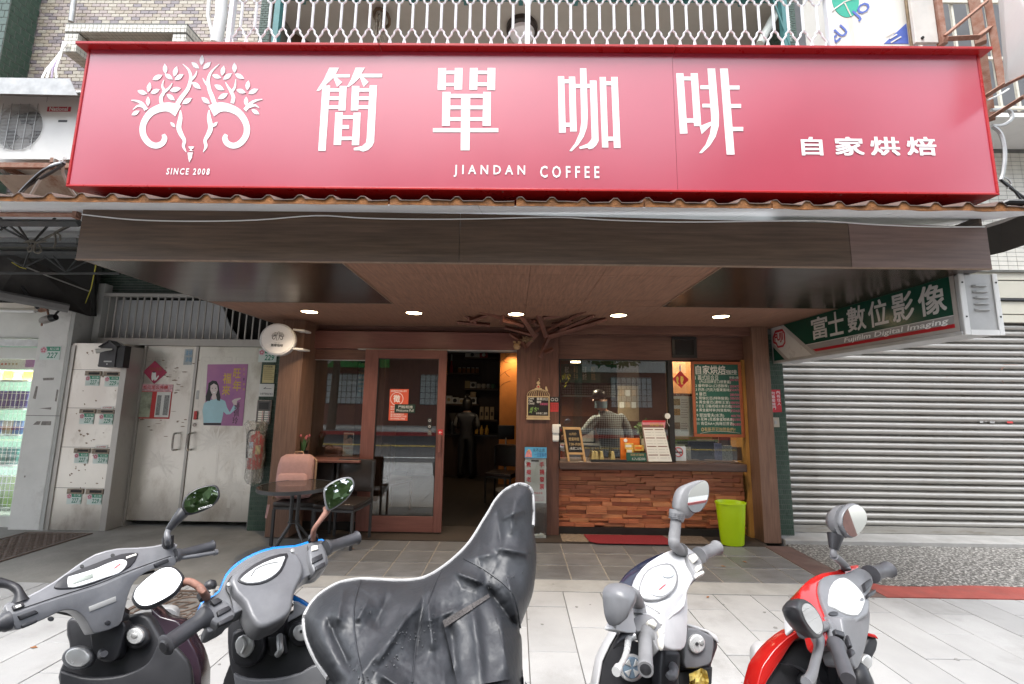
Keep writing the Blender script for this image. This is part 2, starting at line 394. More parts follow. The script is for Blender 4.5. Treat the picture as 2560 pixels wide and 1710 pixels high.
# ================================================================== OPPOSITE SIDE OF THE STREET (seen mirrored in glass and chrome)
struct('far_kerb',MB().box(-60,60,-11.25,-11.0,-0.295,0.02),mat('red_kerb_paint',(0.36,0.05,0.045),0.6,var=0.15),'red painted kerb across the road')
struct('far_sidewalk',MB().box(-60,60,-17,-11.25,-0.295,0.0),m_strip,'pale sidewalk across the road')
fb=thing('opposite_building','red brown tiled building across the road with pale gridded windows','building',(0,-17.5,0))
ob('wall',MB().box(-40,40,-17.6,-17.2,0,6.2),mat('far_tile',(0.22,0.10,0.075),0.6,var=0.15,scale=3,rnd=0),fb)
m_fw=mat('far_window',(0.55,0.58,0.58),0.3,var=0.1);m_fm=mat('far_mullion',(0.06,0.06,0.06),0.5)
for i in range(9):
    x=-24+i*6
    w_=ob('window',MB().box(x,x+2.6,-17.19,-17.15,1.3,3.2),m_fw,fb)
    mm=MB()
    for k in range(9):mm.box(x+k*0.32,x+k*0.32+0.03,-17.145,-17.13,1.3,3.2)
    for k in range(6):mm.box(x,x+2.6,-17.143,-17.132,1.3+k*0.37,1.33+k*0.37)
    ob('mullions',mm,m_fm,w_)
ob('signboard',MB().box(-20,-8,-17.14,-16.9,3.6,4.9),mat('far_green',(0.10,0.42,0.12),0.4),fb)
ob('white_panel',MB().box(4,14,-17.14,-17.0,3.5,5.0),mat('far_white',(0.7,0.7,0.68),0.4),fb)

def leaf_crown(mb,c,rx,ry,rz,n,s,rng):
    for _ in range(n):
        while True:
            p=Vector((rng.uniform(-1,1),rng.uniform(-1,1),rng.uniform(-1,1)))
            if 0.25<p.length<1:break
        q=Vector((c[0]+p.x*rx,c[1]+p.y*ry,c[2]+p.z*rz))
        a=Vector((rng.gauss(0,1),rng.gauss(0,1),rng.gauss(0,0.7))).normalized();b=a.orthogonal().normalized();k=s*rng.uniform(0.6,1.4)
        mb.add([q-a*k,q+b*k*0.5,q+a*k,q-b*k*0.5],[(0,1,2,3)])
m_leaf=mat('tree_leaf',(0.10,0.17,0.06),0.55,var=0.5,scale=1.2);m_bark=mat('tree_bark',(0.13,0.10,0.075),0.9,var=0.3,scale=9,bump=0.5,bscale=30)
def tree(x,y,h,r,seed,label):
    rng=random.Random(seed);t=thing('street_tree',label,'tree',(x,y,0),'trees along the road')
    tr=MB().tube([(x,y,-0.1),(x+0.1,y,h*0.3),(x-0.05,y+0.1,h*0.55),(x+0.1,y,h*0.85)],[0.24,0.18,0.14,0.05],10)
    for k in range(6):
        a=k*1.05+rng.random();tr.tube([(x,y,h*(0.42+0.05*k)),(x+r*0.45*math.cos(a),y+r*0.45*math.sin(a),h*(0.6+0.05*k)),(x+r*0.8*math.cos(a),y+r*0.8*math.sin(a),h*(0.66+0.05*k))],[0.09,0.06,0.02],6)
    ob('trunk',tr,m_bark,t,smooth=True)
    cr=MB()
    for k in range(13):
        a=k*2.4;rr=r*rng.uniform(0.2,0.65);leaf_crown(cr,(x+rr*math.cos(a),y+rr*math.sin(a),h*rng.uniform(0.38,0.93)),r*0.5,r*0.5,h*0.10,520,0.20,rng)
    ob('crown',cr,m_leaf,t,fixn=False,kind='stuff')
for i,(x,y,h,r)in enumerate(((-9.5,-12.2,11.0,4.2),(-3.0,-12.4,12.2,4.6),(3.2,-12.3,11.0,4.2),(9.4,-12.2,14.5,5.0),(15.5,-12.6,13,4.6),(-16,-12.5,13,4.6))):
    tree(x,y,h,r,11+i,'broad leafy street tree across the road')
# ================================================================== UPPER HOUSE: tiled wall, balcony, sign, awning, canopy
m_white=mat('white_paint',(0.72,0.72,0.70),0.45,var=0.05,stain=0.15,stain_col=(0.4,0.38,0.34))
m_gal=mat('galvanised_steel',(0.42,0.42,0.41),0.45,metal=0.6,var=0.2,scale=10,stain=0.3,stain_col=(0.22,0.20,0.18))
m_rust=mat('rusted_steel',(0.23,0.09,0.05),0.85,var=0.5,scale=18,bump=0.4,bscale=120,col2=(0.34,0.22,0.17))
m_black=mat('black_plastic',(0.018,0.018,0.019),0.4,var=0.15)
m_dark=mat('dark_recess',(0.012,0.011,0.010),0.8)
BR=[mat('brick_tile_%s'%k,c,0.45,var=0.10,scale=20,bump=0.1,bscale=80)for k,c in(('tan',(0.36,0.31,0.245)),('mauve',(0.23,0.20,0.205)),('cream',(0.43,0.39,0.32)),('pink',(0.35,0.295,0.27)))]
m_mort=mat('pale_mortar',(0.36,0.34,0.30),0.9,var=0.15,scale=10)
m_gtile=mat('green_glazed_tile',(0.030,0.060,0.043),0.3,var=0.45,scale=25,col2=(0.065,0.11,0.08))
m_gmort=mat('grey_mortar',(0.16,0.165,0.15),0.9,var=0.2,scale=12)
m_wtile=mat('white_mosaic_tile',(0.62,0.60,0.53),0.35,var=0.10,scale=9)

def clad(mb,o,u,v,n,w,h,tw,th,gap=0.006,dep=0.004,stagger=0.5,vert=False,rng=random):
    """real little tiles on a w x h face from corner o, axes u, v, outward n"""
    o,u,v,n=Vector(o),Vector(u),Vector(v),Vector(n)
    if vert:u,v,w,h=v,u,h,w
    rows=int(h/th)
    for j in range(rows):
        s=-(tw*stagger if j%2 else 0)
        x=s
        while x<w-0.003:
            a,b=max(x,0)+gap/2,min(x+tw,w)-gap/2
            if b-a>0.006:
                c,d=j*th+gap/2,(j+1)*th-gap/2;e=dep*rng.uniform(0.75,1.1)
                p=[o+u*a+v*c,o+u*b+v*c,o+u*b+v*d,o+u*a+v*d];q=[k+n*e for k in p]
                mb.add(p+q,[(4,5,6,7),(0,1,5,4),(1,2,6,5),(2,3,7,6),(3,0,4,7)])
            x+=tw
    return mb

# --- the house with the brick-tile wall, left
bh=thing('brick_tile_house','upper house wall of tan and mauve brick tiles behind the air conditioner','building',(-5.4,5.3,2.9))
ob('wall',MB().box(-8.0,-2.7,5.204,5.6,3.42,8.6),m_mort,bh)
bw,bhh=0.112,0.050
bms=[]
for m in BR:
    me=mesh('brick',MB().box(-bw/2+0.004,bw/2-0.004,-0.006,0.006,-bhh/2+0.004,bhh/2-0.004));me.materials.append(m);bms.append(me)
cells=[]
rb=random.Random(3)
for j in range(int((7.9-3.45)/bhh)):
    z=3.47+j*bhh
    for i in range(int(4.6/bw)):
        x=-7.55+i*bw+(bw/2 if j%2 else 0)
        cells.append(((x,5.2,z),rb.choices((0,1,2,3),(4,3,3,3))[0]))
def seen(c):   # inside the frame and not behind the sign box or the air conditioner
    v=Vector(c)-CAM_P;f=v.dot(CAM_F);x=1280+FPX*v.dot(CAM_R)/f;y=855-FPX*v.dot(CAM_U)/f
    return 0<x<590 and-5<y<500 and not(y>110 and x>235-y*0.19)and not(x<205 and 195<y<425)
vis=[c for c in cells if seen(c[0])];vis.sort(key=lambda c:(Vector(c[0])-CAM_P).length)
front=set(id(c)for c in vis[:300])
far=[MB()for _ in BR]
for c in cells:
    if id(c)in front:inst('brick',bms[c[1]],c[0],bh)
    else:
        x,y,z=c[0];far[c[1]].box(x-bw/2+0.004,x+bw/2-0.004,y-0.006,y+0.004,z-bhh/2+0.004,z+bhh/2-0.004)
for k in range(4):ob('upper_bricks',far[k],BR[k],bh,kind='stuff')

# green tiled corner column far left, with cables
gc=thing('green_tiled_column','green glazed tile column at the corner of the brick tile house','column',(-7.1,4.9,3.4))
ob('core',MB().box(-8.2,-6.45,4.88,5.19,3.42,8.6),m_gmort,gc)
tb=clad(MB(),(-8.2,4.88,3.42),(1,0,0),(0,0,1),(0,-1,0),1.75,5.1,0.10,0.10,stagger=0.5,gap=0.009)
clad(tb,(-6.45,4.88,3.42),(0,1,0),(0,0,1),(1,0,0),0.31,5.1,0.10,0.10,gap=0.009)
ob('tile_cladding',tb,m_gtile,gc,kind='stuff')
cb=thing('cable_bundle','bundle of black cables running down the green tiled column','cables',(-6.9,4.85,6))
for k in range(5):
    ob('cable',MB().tube([(-6.95+0.03*k,4.85-0.01*k,8.3),(-6.9+0.025*k,4.84-0.012*k,6.6),(-7.02+0.03*k,4.84,5.6),(-7.05+0.05*k,4.85,4.2)],0.014,6),m_black,cb)

# white mosaic window surround
wh=thing('window_surround','white mosaic tiled window surround projecting from the brick tile wall','window hood',(-5.0,5.0,5.7))
a0=PY(165,62,4.85);a1=PY(468,62,4.85);zt,zb=PY(300,58,4.85).z,PY(300,80,4.85).z
sb=PY(165,128,4.85).z
for nm,x0,x1,y0,z0,z1 in(('lintel',a0.x,a1.x,4.85,zb,zt),('side_pier',a0.x,a0.x+0.17,4.86,sb,zb-0.002),('side_pier',a1.x-0.17,a1.x,4.86,sb-0.3,zb-0.002)):
    p=ob(nm,MB().box(x0,x1,y0,5.19,z0,z1),m_gmort,wh)
    t_=clad(MB(),(x0,y0,z0),(1,0,0),(0,0,1),(0,-1,0),x1-x0,z1-z0,0.05,0.05,stagger=0,gap=0.006)
    clad(t_,(x1,y0,z0),(0,1,0),(0,0,1),(1,0,0),5.19-y0,z1-z0,0.05,0.05,stagger=0)
    clad(t_,(x0,y0,z0),(1,0,0),(0,1,0),(0,0,-1),x1-x0,5.19-y0,0.05,0.05,stagger=0)
    ob('tile_cladding',t_,m_wtile,p,kind='stuff')
ob('shutter_recess',MB().box(a0.x+0.17,a1.x-0.17,5.06,5.19,sb-0.3,zb-0.003),mat('old_plywood',(0.20,0.17,0.12),0.8,var=0.3,scale=6),wh)
# vertical pipes and loose cables on that wall
for nm,pts,r,m,lab in(('drain_pipe',[PY(185,0,5.1),PY(178,55,5.1)],0.03,m_gal,'grey pipe dropping behind the white window surround'),
                      ('white_pipe',[PY(555,-30,4.2),PY(553,40,4.2),PY(540,110,4.2)],0.055,m_white,'thick white pipe beside the balcony railing'),
                      ('thin_white_conduit',[PY(524,-30,4.3),PY(520,40,4.3),PY(536,108,4.3)],0.018,m_white,'thin white conduit left of the thick white pipe')):
    tag(ob(nm,MB().tube(pts,r,10),m,smooth=True),lab,'pipe')
wc=thing('wall_cables','taped white cables sloping down to the air conditioner','cables',PY(130,130,4.9))
for k in range(4):
    ob('cable',MB().tube([PY(168-k*3,105,4.83),PY(145+k*2,140,4.7),PY(118+k*7,172,4.5),PY(105+k*12,196,4.3)],0.010,6),m_white if k!=2 else mat('mauve_cable',(0.22,0.17,0.25),0.5),wc)

# --- outdoor air-conditioner unit
ac=thing('air_conditioner','white outdoor air conditioner unit with round fan grille and red badge','air conditioner',(-4.8,4.1,3.75))
m_ac=mat('ac_enamel',(0.70,0.70,0.67),0.35,var=0.05,stain=0.2,stain_col=(0.45,0.42,0.36))
Yac=3.9
x0,x1,z0,z1=PY(-40,400,Yac).x,PY(184,400,Yac).x,PY(100,398,Yac).z,PY(100,232,Yac).z
fc=PY(46,318,Yac);fr=0.235
# front panel with a round hole
N=40;ring=[(fc.x+fr*math.cos(2*math.pi*k/N),Yac,fc.z+fr*math.sin(2*math.pi*k/N))for k in range(N)]
def sq(k):
    a=2*math.pi*k/N;c,s=math.cos(a),math.sin(a);ts=[]
    if c>1e-6:ts.append((x1-fc.x)/c)
    if c<-1e-6:ts.append((x0-fc.x)/c)
    if s>1e-6:ts.append((z1-fc.z)/s)
    if s<-1e-6:ts.append((z0-fc.z)/s)
    t=min(ts);return(fc.x+c*t,Yac,fc.z+s*t)
mb=MB();mb.loft([[sq(k)for k in range(N)],ring,[(p[0],Yac+0.1,p[2])for p in ring]],cap=False)
for cx_,cz_ in((x0,z0),(x1,z0),(x1,z1),(x0,z1)):
    js=sorted(range(N),key=lambda k:(Vector(sq(k))-Vector((cx_,Yac,cz_))).length)[:2]
    mb.add([(cx_,Yac,cz_),sq(js[0]),sq(js[1])],[(0,1,2)])
ob('front_panel',mb,m_ac,ac)
ob('casing',MB().box(x0+0.002,x1-0.002,Yac+0.11,Yac+0.34,z0,z1),m_ac,ac,bevel=0.008)
ob('top_lid',MB().box(x0-0.01,x1+0.01,Yac-0.012,Yac+0.35,z1,z1+0.02),m_ac,ac,bevel=0.004)
ob('side_skin',MB().box(x1-0.002,x1,Yac+0.001,Yac+0.109,z0,z1),m_ac,ac)
ob('fan_well',MB().disc((fc.x,Yac+0.10,fc.z),(1,0,0),(0,0,1),fr+0.02,(0,0.006,0),40),mat('fan_shade',(0.05,0.04,0.035),0.8),ac)
fan=ob('fan',MB().disc((fc.x,Yac+0.05,fc.z),(1,0,0),(0,0,1),0.075,(0,0.04,0),20),mat('fan_plastic',(0.30,0.28,0.26),0.5),ac)
for k in range(3):
    a=k*2.094+0.5;p=[]
    for t,rr in((-0.35,0.06),(-0.55,0.21),(0.0,0.225),(0.45,0.19),(0.35,0.06)):
        p.append((fc.x+rr*math.cos(a+t),Yac+0.06+0.02*t,fc.z+rr*math.sin(a+t)))
    ob('blade',MB().prism(p,(0,0.006,0)),MATS['fan_plastic'],fan)
gr=MB()
for k in range(-16,17):
    zz=fc.z+k*0.0145;hw=0.245*math.sqrt(max(0,1-(k/17.5)**2))
    gr.box(fc.x-hw,fc.x+hw,Yac-0.012,Yac-0.009,zz-0.0016,zz+0.0016)
for k in(-2,-1,0,1,2):gr.box(fc.x+k*0.085-0.002,fc.x+k*0.085+0.002,Yac-0.016,Yac-0.0125,fc.z-0.24,fc.z+0.24)
ob('grille',gr,m_gal,ac)
plateY('badge',mat('badge_red',(0.42,0.03,0.05),0.4),ac,117,267,177,278,Yac-0.004,0.004)
textY('badge_lettering','National',m_white,ac,123,267.5,171,277,Yac-0.004,bold=0.03)
plateY('hand_slot',m_black,ac,145,300,168,305,Yac-0.002,0.002)
ob('seam',MB().box(PY(119,240,Yac).x,PY(119,240,Yac).x+0.004,Yac-0.001,Yac,PY(119,255,Yac).z,z1),mat('seam_grey',(0.3,0.3,0.29),0.6),ac)
# sheet-metal hood above it
hd=thing('sheet_metal_hood','grey sheet metal rain hood above the air conditioner','hood',(-4.9,4.0,4.7))
hb=PY(100,226,3.72);hx1=PY(200,208,3.72)
mb=MB()
mb.prism([(x0-0.3,3.72,hb.z),(hx1.x,3.72,hb.z-0.02),(hx1.x-0.05,4.30,hb.z+0.26),(x0-0.3,4.30,hb.z+0.26)],(0,0,0.006))
mb.prism([(x0-0.3,3.715,hb.z-0.03),(hx1.x,3.715,hb.z-0.05),(hx1.x-0.10,3.715,hb.z+0.12),(x0-0.3,3.715,hb.z+0.13)],(0,0.004,0))
ob('sheet',mb,m_gal,hd)
ob('stay',MB().tube([(-4.5,4.28,hb.z+0.26),(-4.5,5.2,hb.z+0.5)],0.012,6).tube([(-5.4,4.28,hb.z+0.26),(-5.4,5.2,hb.z+0.5)],0.012,6),m_rust,hd)
# brackets carrying it
bk=thing('rusty_bracket','rusty steel angle brackets under the air conditioner','bracket',(-4.7,4.3,3.6))
for xx in(-5.05,-4.42):
    ob('arm',MB().box(xx-0.02,xx+0.02,3.86,5.2,z0-0.05,z0-0.005),m_rust,bk)
    ob('strut',MB().tube([(xx,3.95,z0-0.05),(xx,5.2,z0-0.55)],0.024,4),m_gal,bk)
ob('rail',MB().box(x0,x1+0.08,3.87,3.91,z0-0.1,z0-0.052),m_rust,bk)
ob('rust_plate',MB().prism([(x0,4.0,z0-0.11),(x1+0.05,4.0,z0-0.11),(x1+0.05,4.25,z0-0.26),(x0,4.25,z0-0.26)],(0,0.004,0.004)),mat('flaking_panel',(0.60,0.58,0.52),0.7,stain=0.95,stain_col=(0.28,0.11,0.04),stain_scale=4),bk)
pl=thing('unit_cables','white and black cables hanging below the air conditioner','cables',PY(150,430,3.6))
for k,(pts,m)in enumerate((([(160,405),(120,420),(85,475),(70,500)],m_white),([(158,408),(110,425),(60,470),(40,495)],m_black),([(160,410),(130,430),(70,465),(45,492)],m_black),([(162,395),(157,430),(175,470),(192,492)],m_white),([(155,402),(140,395),(138,410),(158,415)],m_white))):
    ob('cable',MB().tube([PY(x,y,3.25+0.03*i)for i,(x,y)in enumerate(smooth2(pts,4))],0.011,6),m,pl)

# --- balcony behind the sign
bal=thing('balcony','recessed balcony with beige ceiling and teal beam above the red sign','balcony',(0,4.4,3.9))
m_beige=mat('balcony_plaster',(0.42,0.40,0.36),0.85,var=0.05)
m_teal=mat('teal_paint',(0.05,0.17,0.17),0.45,var=0.2)
zc=PY(1280,20,4.55).z
ob('ceiling',MB().box(-2.85,2.98,4.45,6.4,zc,zc+0.15),m_beige,bal)
ob('back_wall',MB().box(-2.85,2.98,6.4,6.6,3.45,zc),m_beige,bal)
ob('slab',MB().box(-2.70,2.72,3.12,6.6,3.45,3.62),m_beige,bal)
ob('side_wall',MB().box(-2.98,-2.852,4.46,6.6,3.45,zc+0.4),m_gmort,bal)
ob('side_wall',MB().box(2.985,3.12,4.46,6.6,3.45,zc+0.4),m_gmort,bal)
t_=clad(MB(),(-2.98,4.46,3.6),(1,0,0),(0,0,1),(0,-1,0),0.128,2.8,0.06,0.03);clad(t_,(2.985,4.46,3.6),(1,0,0),(0,0,1),(0,-1,0),0.135,2.8,0.06,0.03)
clad(t_,(2.985,6.4,3.65),(0,-1,0),(0,0,1),(-1,0,0),1.9,2.2,0.06,0.03)
ob('tile_cladding',t_,m_gtile,bal,kind='stuff')
ob('eave_beam',MB().box(-2.84,2.97,4.30,4.44,zc-0.03,zc+0.2),m_teal,bal)
for k in range(9):ob('eave_bracket',MB().box(-2.5+k*0.62,-2.45+k*0.62,4.32,4.43,zc-0.09,zc-0.032),m_teal,bal)
for x in(-2.66,2.80):ob('corner_post',MB().box(x,x+0.06,4.20,4.26,3.62,zc+0.3),m_teal,bal)
ob('brace',MB().tube([(2.7,4.2,5.9),(2.95,4.2,4.9)],0.01,5),m_teal,bal)
ob('bamboo_blind',MB().prism([(-2.84,4.9,3.7),(-2.84,4.9,zc-0.01),(-2.15,5.6,zc-0.02),(-2.4,5.6,3.7)],(0,0.03,0)),mat('bamboo_brown',(0.10,0.06,0.035),0.7,var=0.4,scale=30,stretch=(6,1,0.4)),bal)
# ceiling lamp of the balcony, wind chime, arched pipe
lp=thing('balcony_ceiling_lamp','round white ceiling lamp with brown rim on the balcony ceiling','lamp',(0.05,5.0,zc))
c=PZ(1305,78,zc-0.06)
ob('rim',MB().lathe([(0.0,0.06),(0.19,0.06),(0.19,0.0),(0.16,-0.02),(0.0,-0.02)],28,(c.x,c.y,zc-0.062)),mat('lamp_rim',(0.035,0.025,0.022),0.4),lp,smooth=True)
ob('shade',MB().lathe([(0.0,0.0),(0.155,0.0),(0.145,-0.04),(0.09,-0.075),(0.0,-0.085)],28,(c.x,c.y,zc-0.0825)),mat('opal_shade',(0.8,0.8,0.82),0.3,var=0.02),lp,smooth=True)
wcm=thing('wind_chime','shell wind chime hanging from the balcony ceiling','wind chime',PY(955,40,4.6))
q=PY(955,45,4.6);m_sh=mat('shell',(0.32,0.27,0.21),0.5,var=0.4,scale=60)
ob('ring',MB().tube([(q.x+0.09*math.cos(k*0.524),q.y+0.09*math.sin(k*0.524),q.z+0.04*math.cos(k*0.524+2))for k in range(12)],0.018,6,closed=True),mat('chime_wood',(0.12,0.08,0.05),0.6),wcm)
ob('hook_cord',MB().tube([(q.x,q.y,zc),(q.x,q.y,q.z+0.09),(q.x-0.08,q.y,q.z)],0.004,5),m_black,wcm)
for k in range(14):
    a=k*2.399;rr=0.03+0.055*((k*7)%5)/5
    ob('strand',MB().tube([(q.x+rr*math.cos(a),q.y+rr*math.sin(a),q.z-0.05*j+(0.0 if j else 0.02))for j in range(8)],[0.004+0.009*(j%2)for j in range(8)],5),m_sh,wcm)
ap=[PY(1900,110,4.5),PY(1925,60,4.5),PY(1945,28,4.5),PY(1962,36,4.5),PY(1968,70,4.5),PY(1972,112,4.5)]
tag(ob('arched_duct',MB().tube([Vector(p)for p in smooth2([tuple(v)for v in ap],5)],0.045,10),mat('duct_wrap',(0.60,0.63,0.58),0.5,var=0.1),smooth=True),'pale wrapped duct arching across the balcony corner','duct')

# railing: white wrought lattice, every bar its own part
rl=thing('balcony_railing','white iron lattice railing of the balcony above the red sign','railing',(0,3.2,3.62))
m_rail=mat('railing_paint',(0.66,0.70,0.72),0.4,var=0.06,stain=0.25,stain_col=(0.40,0.36,0.30),stain_scale=12)
RY=3.18
rx0,rx1=PY(584,60,RY).x,PY(2062,60,RY).x;nb=41;sp=(rx1-rx0)/nb
zq=lambda y:PY(1280,y,RY).z
z_c,z_t,z_b=zq(90),zq(72),3.62
def wave(zm,zx,up):
    # S-curve from a bar foot down to the crossing half a pitch to the side
    return[(0,zm),(sp*0.22,zm+(zx-zm)*0.28),(sp*0.24,zm+(zx-zm)*0.52),(sp*0.40,zm+(zx-zm)*0.80),(sp*0.5,zx)]
barm=MB().tube([(0,0,zq(74)),(0,0,zq(12))],0.011,6)
for sg in(-1,1):
    for zm,zx in((zq(74),zq(99)),(zq(12),zq(-6))):
        barm.tube([(sg*x,0,z)for x,z in smooth2(wave(zm,zx,1),3)],0.008,5)
    barm.tube([(sg*sp*0.5,0,zq(99)),(sg*sp*0.40,0,zq(99)-0.06),(sg*sp*0.24,0,zq(99)-0.11),(0,0,zq(99)-0.2)],0.008,5)
barm.tube([(0,0,zq(99)-0.2),(0,0,3.70)],0.011,6)
bmesh_=mesh('bar',barm,smooth=True);bmesh_.materials.append(m_rail)
for i in range(nb):
    x=rx0+(i+0.5)*sp
    inst('bar',bmesh_,(x,RY,0),rl)
for x,w in((rx0-0.02,0.035),(PY(1319,60,RY).x,0.04),(rx1+0.03,0.035)):
    ob('post',MB().box(x-w/2,x+w/2,RY-0.02,RY+0.02,3.62,zq(-60)),m_rail,rl)
ob('bottom_rail',MB().box(rx0-0.04,rx1+0.05,RY-0.018,RY+0.018,3.66,3.70),m_rail,rl)
ob('top_rail',MB().box(rx0-0.04,rx1+0.05,RY-0.018,RY+0.018,zq(-20),zq(-12)),m_rail,rl)

# --- right: projecting vertical sign, rusty frame, grilles, white mosaic house
vs=thing('vertical_sign','white projecting sign with green emblem and blue slanted lettering above the red sign','sign',PY(2150,60,3.4))
VY=3.38
X0,X1=PY(2062,50,VY).x,PY(2268,50,VY).x
zt_,zb_=zq(-140)+0.3,PY(2150,112,VY).z-0.02
m_vs=mat('aged_sign_white',(0.66,0.65,0.60),0.5,var=0.05,stain=0.5,stain_col=(0.42,0.30,0.17),stain_scale=3,stretch=(2.2,1,0.35))
ob('panel',MB().box(X0,X1,VY,VY+0.25,zb_,zt_),m_vs,vs,bevel=0.006)
m_vb=mat('sign_blue',(0.08,0.13,0.42),0.5,var=0.1);m_vg=mat('sign_green',(0.03,0.38,0.26),0.5,var=0.1)
gc_=PY(2113,0,VY);ob('emblem',MB().disc((gc_.x,VY-0.003,gc_.z),(1,0,0),(0,0,1),0.115,(0,0.003,0),32,0.17),m_vg,vs)
for pts in([(2078,28),(2112,4),(2150,-10)],[(2110,3),(2122,28),(2128,40)]):
    L_,R_=ribbon([(x,y)for x,y in pts],3);ob('emblem_line',polyY(MB(),L_+R_[::-1],VY-0.006,0.002),m_vs,vs)
uv=(PY(2200,5,VY)-PY(2090,100,VY)).normalized();uv.y=0
text('lettering','EU',m_vb,vs,PY(2091,108,VY-0.004),uv,Vector((-uv.z,0,uv.x)),w=0.16,h=0.10,n=(0,-1,0),bold=0.02)
text('lettering','JO',m_vb,vs,PY(2148,55,VY-0.004),uv,Vector((-uv.z,0,uv.x)),w=0.19,h=0.11,n=(0,-1,0),bold=0.02)
ob('blue_corner',polyY(MB(),[(2210,109),(2266,58),(2272,109)],VY-0.003,0.003),m_vb,vs)
text('lettering','三',m_vs,vs,PY(2228,108,VY-0.006),(0.8,0,0.5),(-0.5,0,0.8),w=0.11,h=0.08,n=(0,-1,0),bold=0.02)
ob('edge_trim',MB().box(X1+0.002,X1+0.02,VY-0.01,VY+0.26,zb_,zt_),mat('trim_pale_gold',(0.42,0.33,0.22),0.5,var=0.3,scale=14),vs)

hp=thing('hanging_panel','pale metal panel with rusty edge beside the projecting sign','panel',PY(2310,60,3.3))
ob('sheet',MB().box(PY(2283,50,3.3).x,PY(2340,50,3.3).x,3.3,3.33,PY(2300,106,3.3).z,zt_),mat('weathered_panel',(0.52,0.50,0.46),0.6,var=0.12,stain=0.35,stain_col=(0.33,0.2,0.13)),hp,bevel=0.004)
ob('stile',MB().box(PY(2342,50,3.3).x,PY(2356,50,3.3).x,3.28,3.33,PY(2300,112,3.3).z,zt_),m_rust,hp)
ob('bolt',MB().disc(PY(2308,93,3.29),(1,0,0),(0,0,1),0.012,(0,0.012,0),10),m_dark,hp)

rf=thing('iron_support','rusty angle iron frame carrying the white box sign','frame',PY(2460,150,3.2))
def bar(pa,pb,w,nm='strut',par=rf,m=m_rust):
    ob(nm,MB().tube([pa,pb],w,4),m,par)
bar(PY(2462,-40,3.25),PY(2505,215,3.25),0.03,'post');bar(PY(2428,-40,3.5),PY(2452,110,3.5),0.05,'post');bar(PY(2455,120,3.4),PY(2478,300,3.4),0.035,'post')
bar(PY(2362,90,3.25),PY(2468,3,3.22),0.014);bar(PY(2366,97,3.25),PY(2445,93,3.25),0.024,'crossbar');bar(PY(2445,93,3.25),PY(2480,66,3.25),0.02)
bar(PY(2465,240,3.3),PY(2545,190,3.1),0.02);bar(PY(2475,295,3.3),PY(2562,240,3.0),0.018)
wb=thing('white_box_sign','blank white box sign on rusty frame at the top corner','sign',PY(2540,100,3.0))
ob('side_face',MB().prism([PY(2490,-60,3.05),PY(2513,212,3.05),PY(2525,203,2.8),PY(2510,-60,2.8)],(0.004,0,0)),m_white,wb)
ob('front_face',MB().prism([PY(2510,-60,2.8),PY(2525,203,2.8),PY(2640,150,2.4),PY(2640,-80,2.4)],(0.01,0.02,0)),mat('box_white',(0.66,0.66,0.63),0.5,var=0.05,stain=0.3,stain_col=(0.45,0.42,0.37)),wb)
ob('bottom_edge',MB().tube([PY(2513,214,3.05),PY(2526,206,2.8),PY(2640,153,2.4)],0.012,5),m_rust,wb)

gh=thing('white_mosaic_house','white mosaic tiled house wall with barred window at the far right','building',(4.6,5.4,3))
ob('wall',MB().box(3.35,9.5,5.35,5.7,3.2,8.5),m_gmort,gh)
wz=PY(2520,372,5.3).z
ob('tile_cladding',clad(MB(),(3.36,5.35,3.22),(1,0,0),(0,0,1),(0,-1,0),3.6,wz-3.22,0.115,0.058,stagger=0,gap=0.006),m_wtile,gh,kind='stuff')
ob('window_opening',MB().box(3.45,7.5,5.30,5.348,wz+0.25,7.9),mat('window_shade',(0.10,0.10,0.10),0.4,var=0.3,scale=1.5),gh)
ob('ledge',MB().box(3.4,8,4.7,5.34,wz+0.02,wz+0.07),m_white,gh)
ob('rubbish_tray',MB().box(3.45,7.5,4.85,5.3,wz+0.10,wz+0.2),mat('grime',(0.12,0.10,0.08),0.9,var=0.5,scale=9),gh)
grl=thing('window_grille','pale peeling window grille on the white mosaic house','grille',(4.5,4.75,wz+0.3))
m_gr=mat('peeling_cream',(0.60,0.57,0.48),0.6,var=0.1,stain=0.5,stain_col=(0.3,0.2,0.13),stain_scale=14)
for k in range(16):
    x=3.5+k*0.21;ob('bar',MB().box(x-0.013,x+0.013,4.72,4.745,wz+0.12,7.8),m_gr,grl)
for z in(wz+0.12,wz+0.75,wz+1.5,wz+2.3,wz+3.0):ob('crossbar',MB().box(3.42,6.9,4.695,4.718,z,z+0.035),m_gr,grl)
rc=thing('loose_cables','grey and black cables looping down beside the right end of the red sign','cables',PY(2500,400,3.3))
for pts,r,m in(([(2478,275),(2520,275),(2530,295),(2510,312),(2480,315)],0.014,m_gal),([(2480,315),(2502,335),(2512,380),(2508,430),(2502,450)],0.014,m_gal),([(2502,450),(2520,465),(2540,480),(2565,498)],0.010,m_black),([(2504,452),(2530,470),(2562,512)],0.008,m_black),([(2505,442),(2520,448),(2528,462),(2518,470)],0.006,m_gal),([(2470,250),(2500,236),(2522,222)],0.007,m_white)):
    ob('cable',MB().tube([PY(x,y,3.35)for x,y in smooth2(pts,4)],r,6),m,rc)
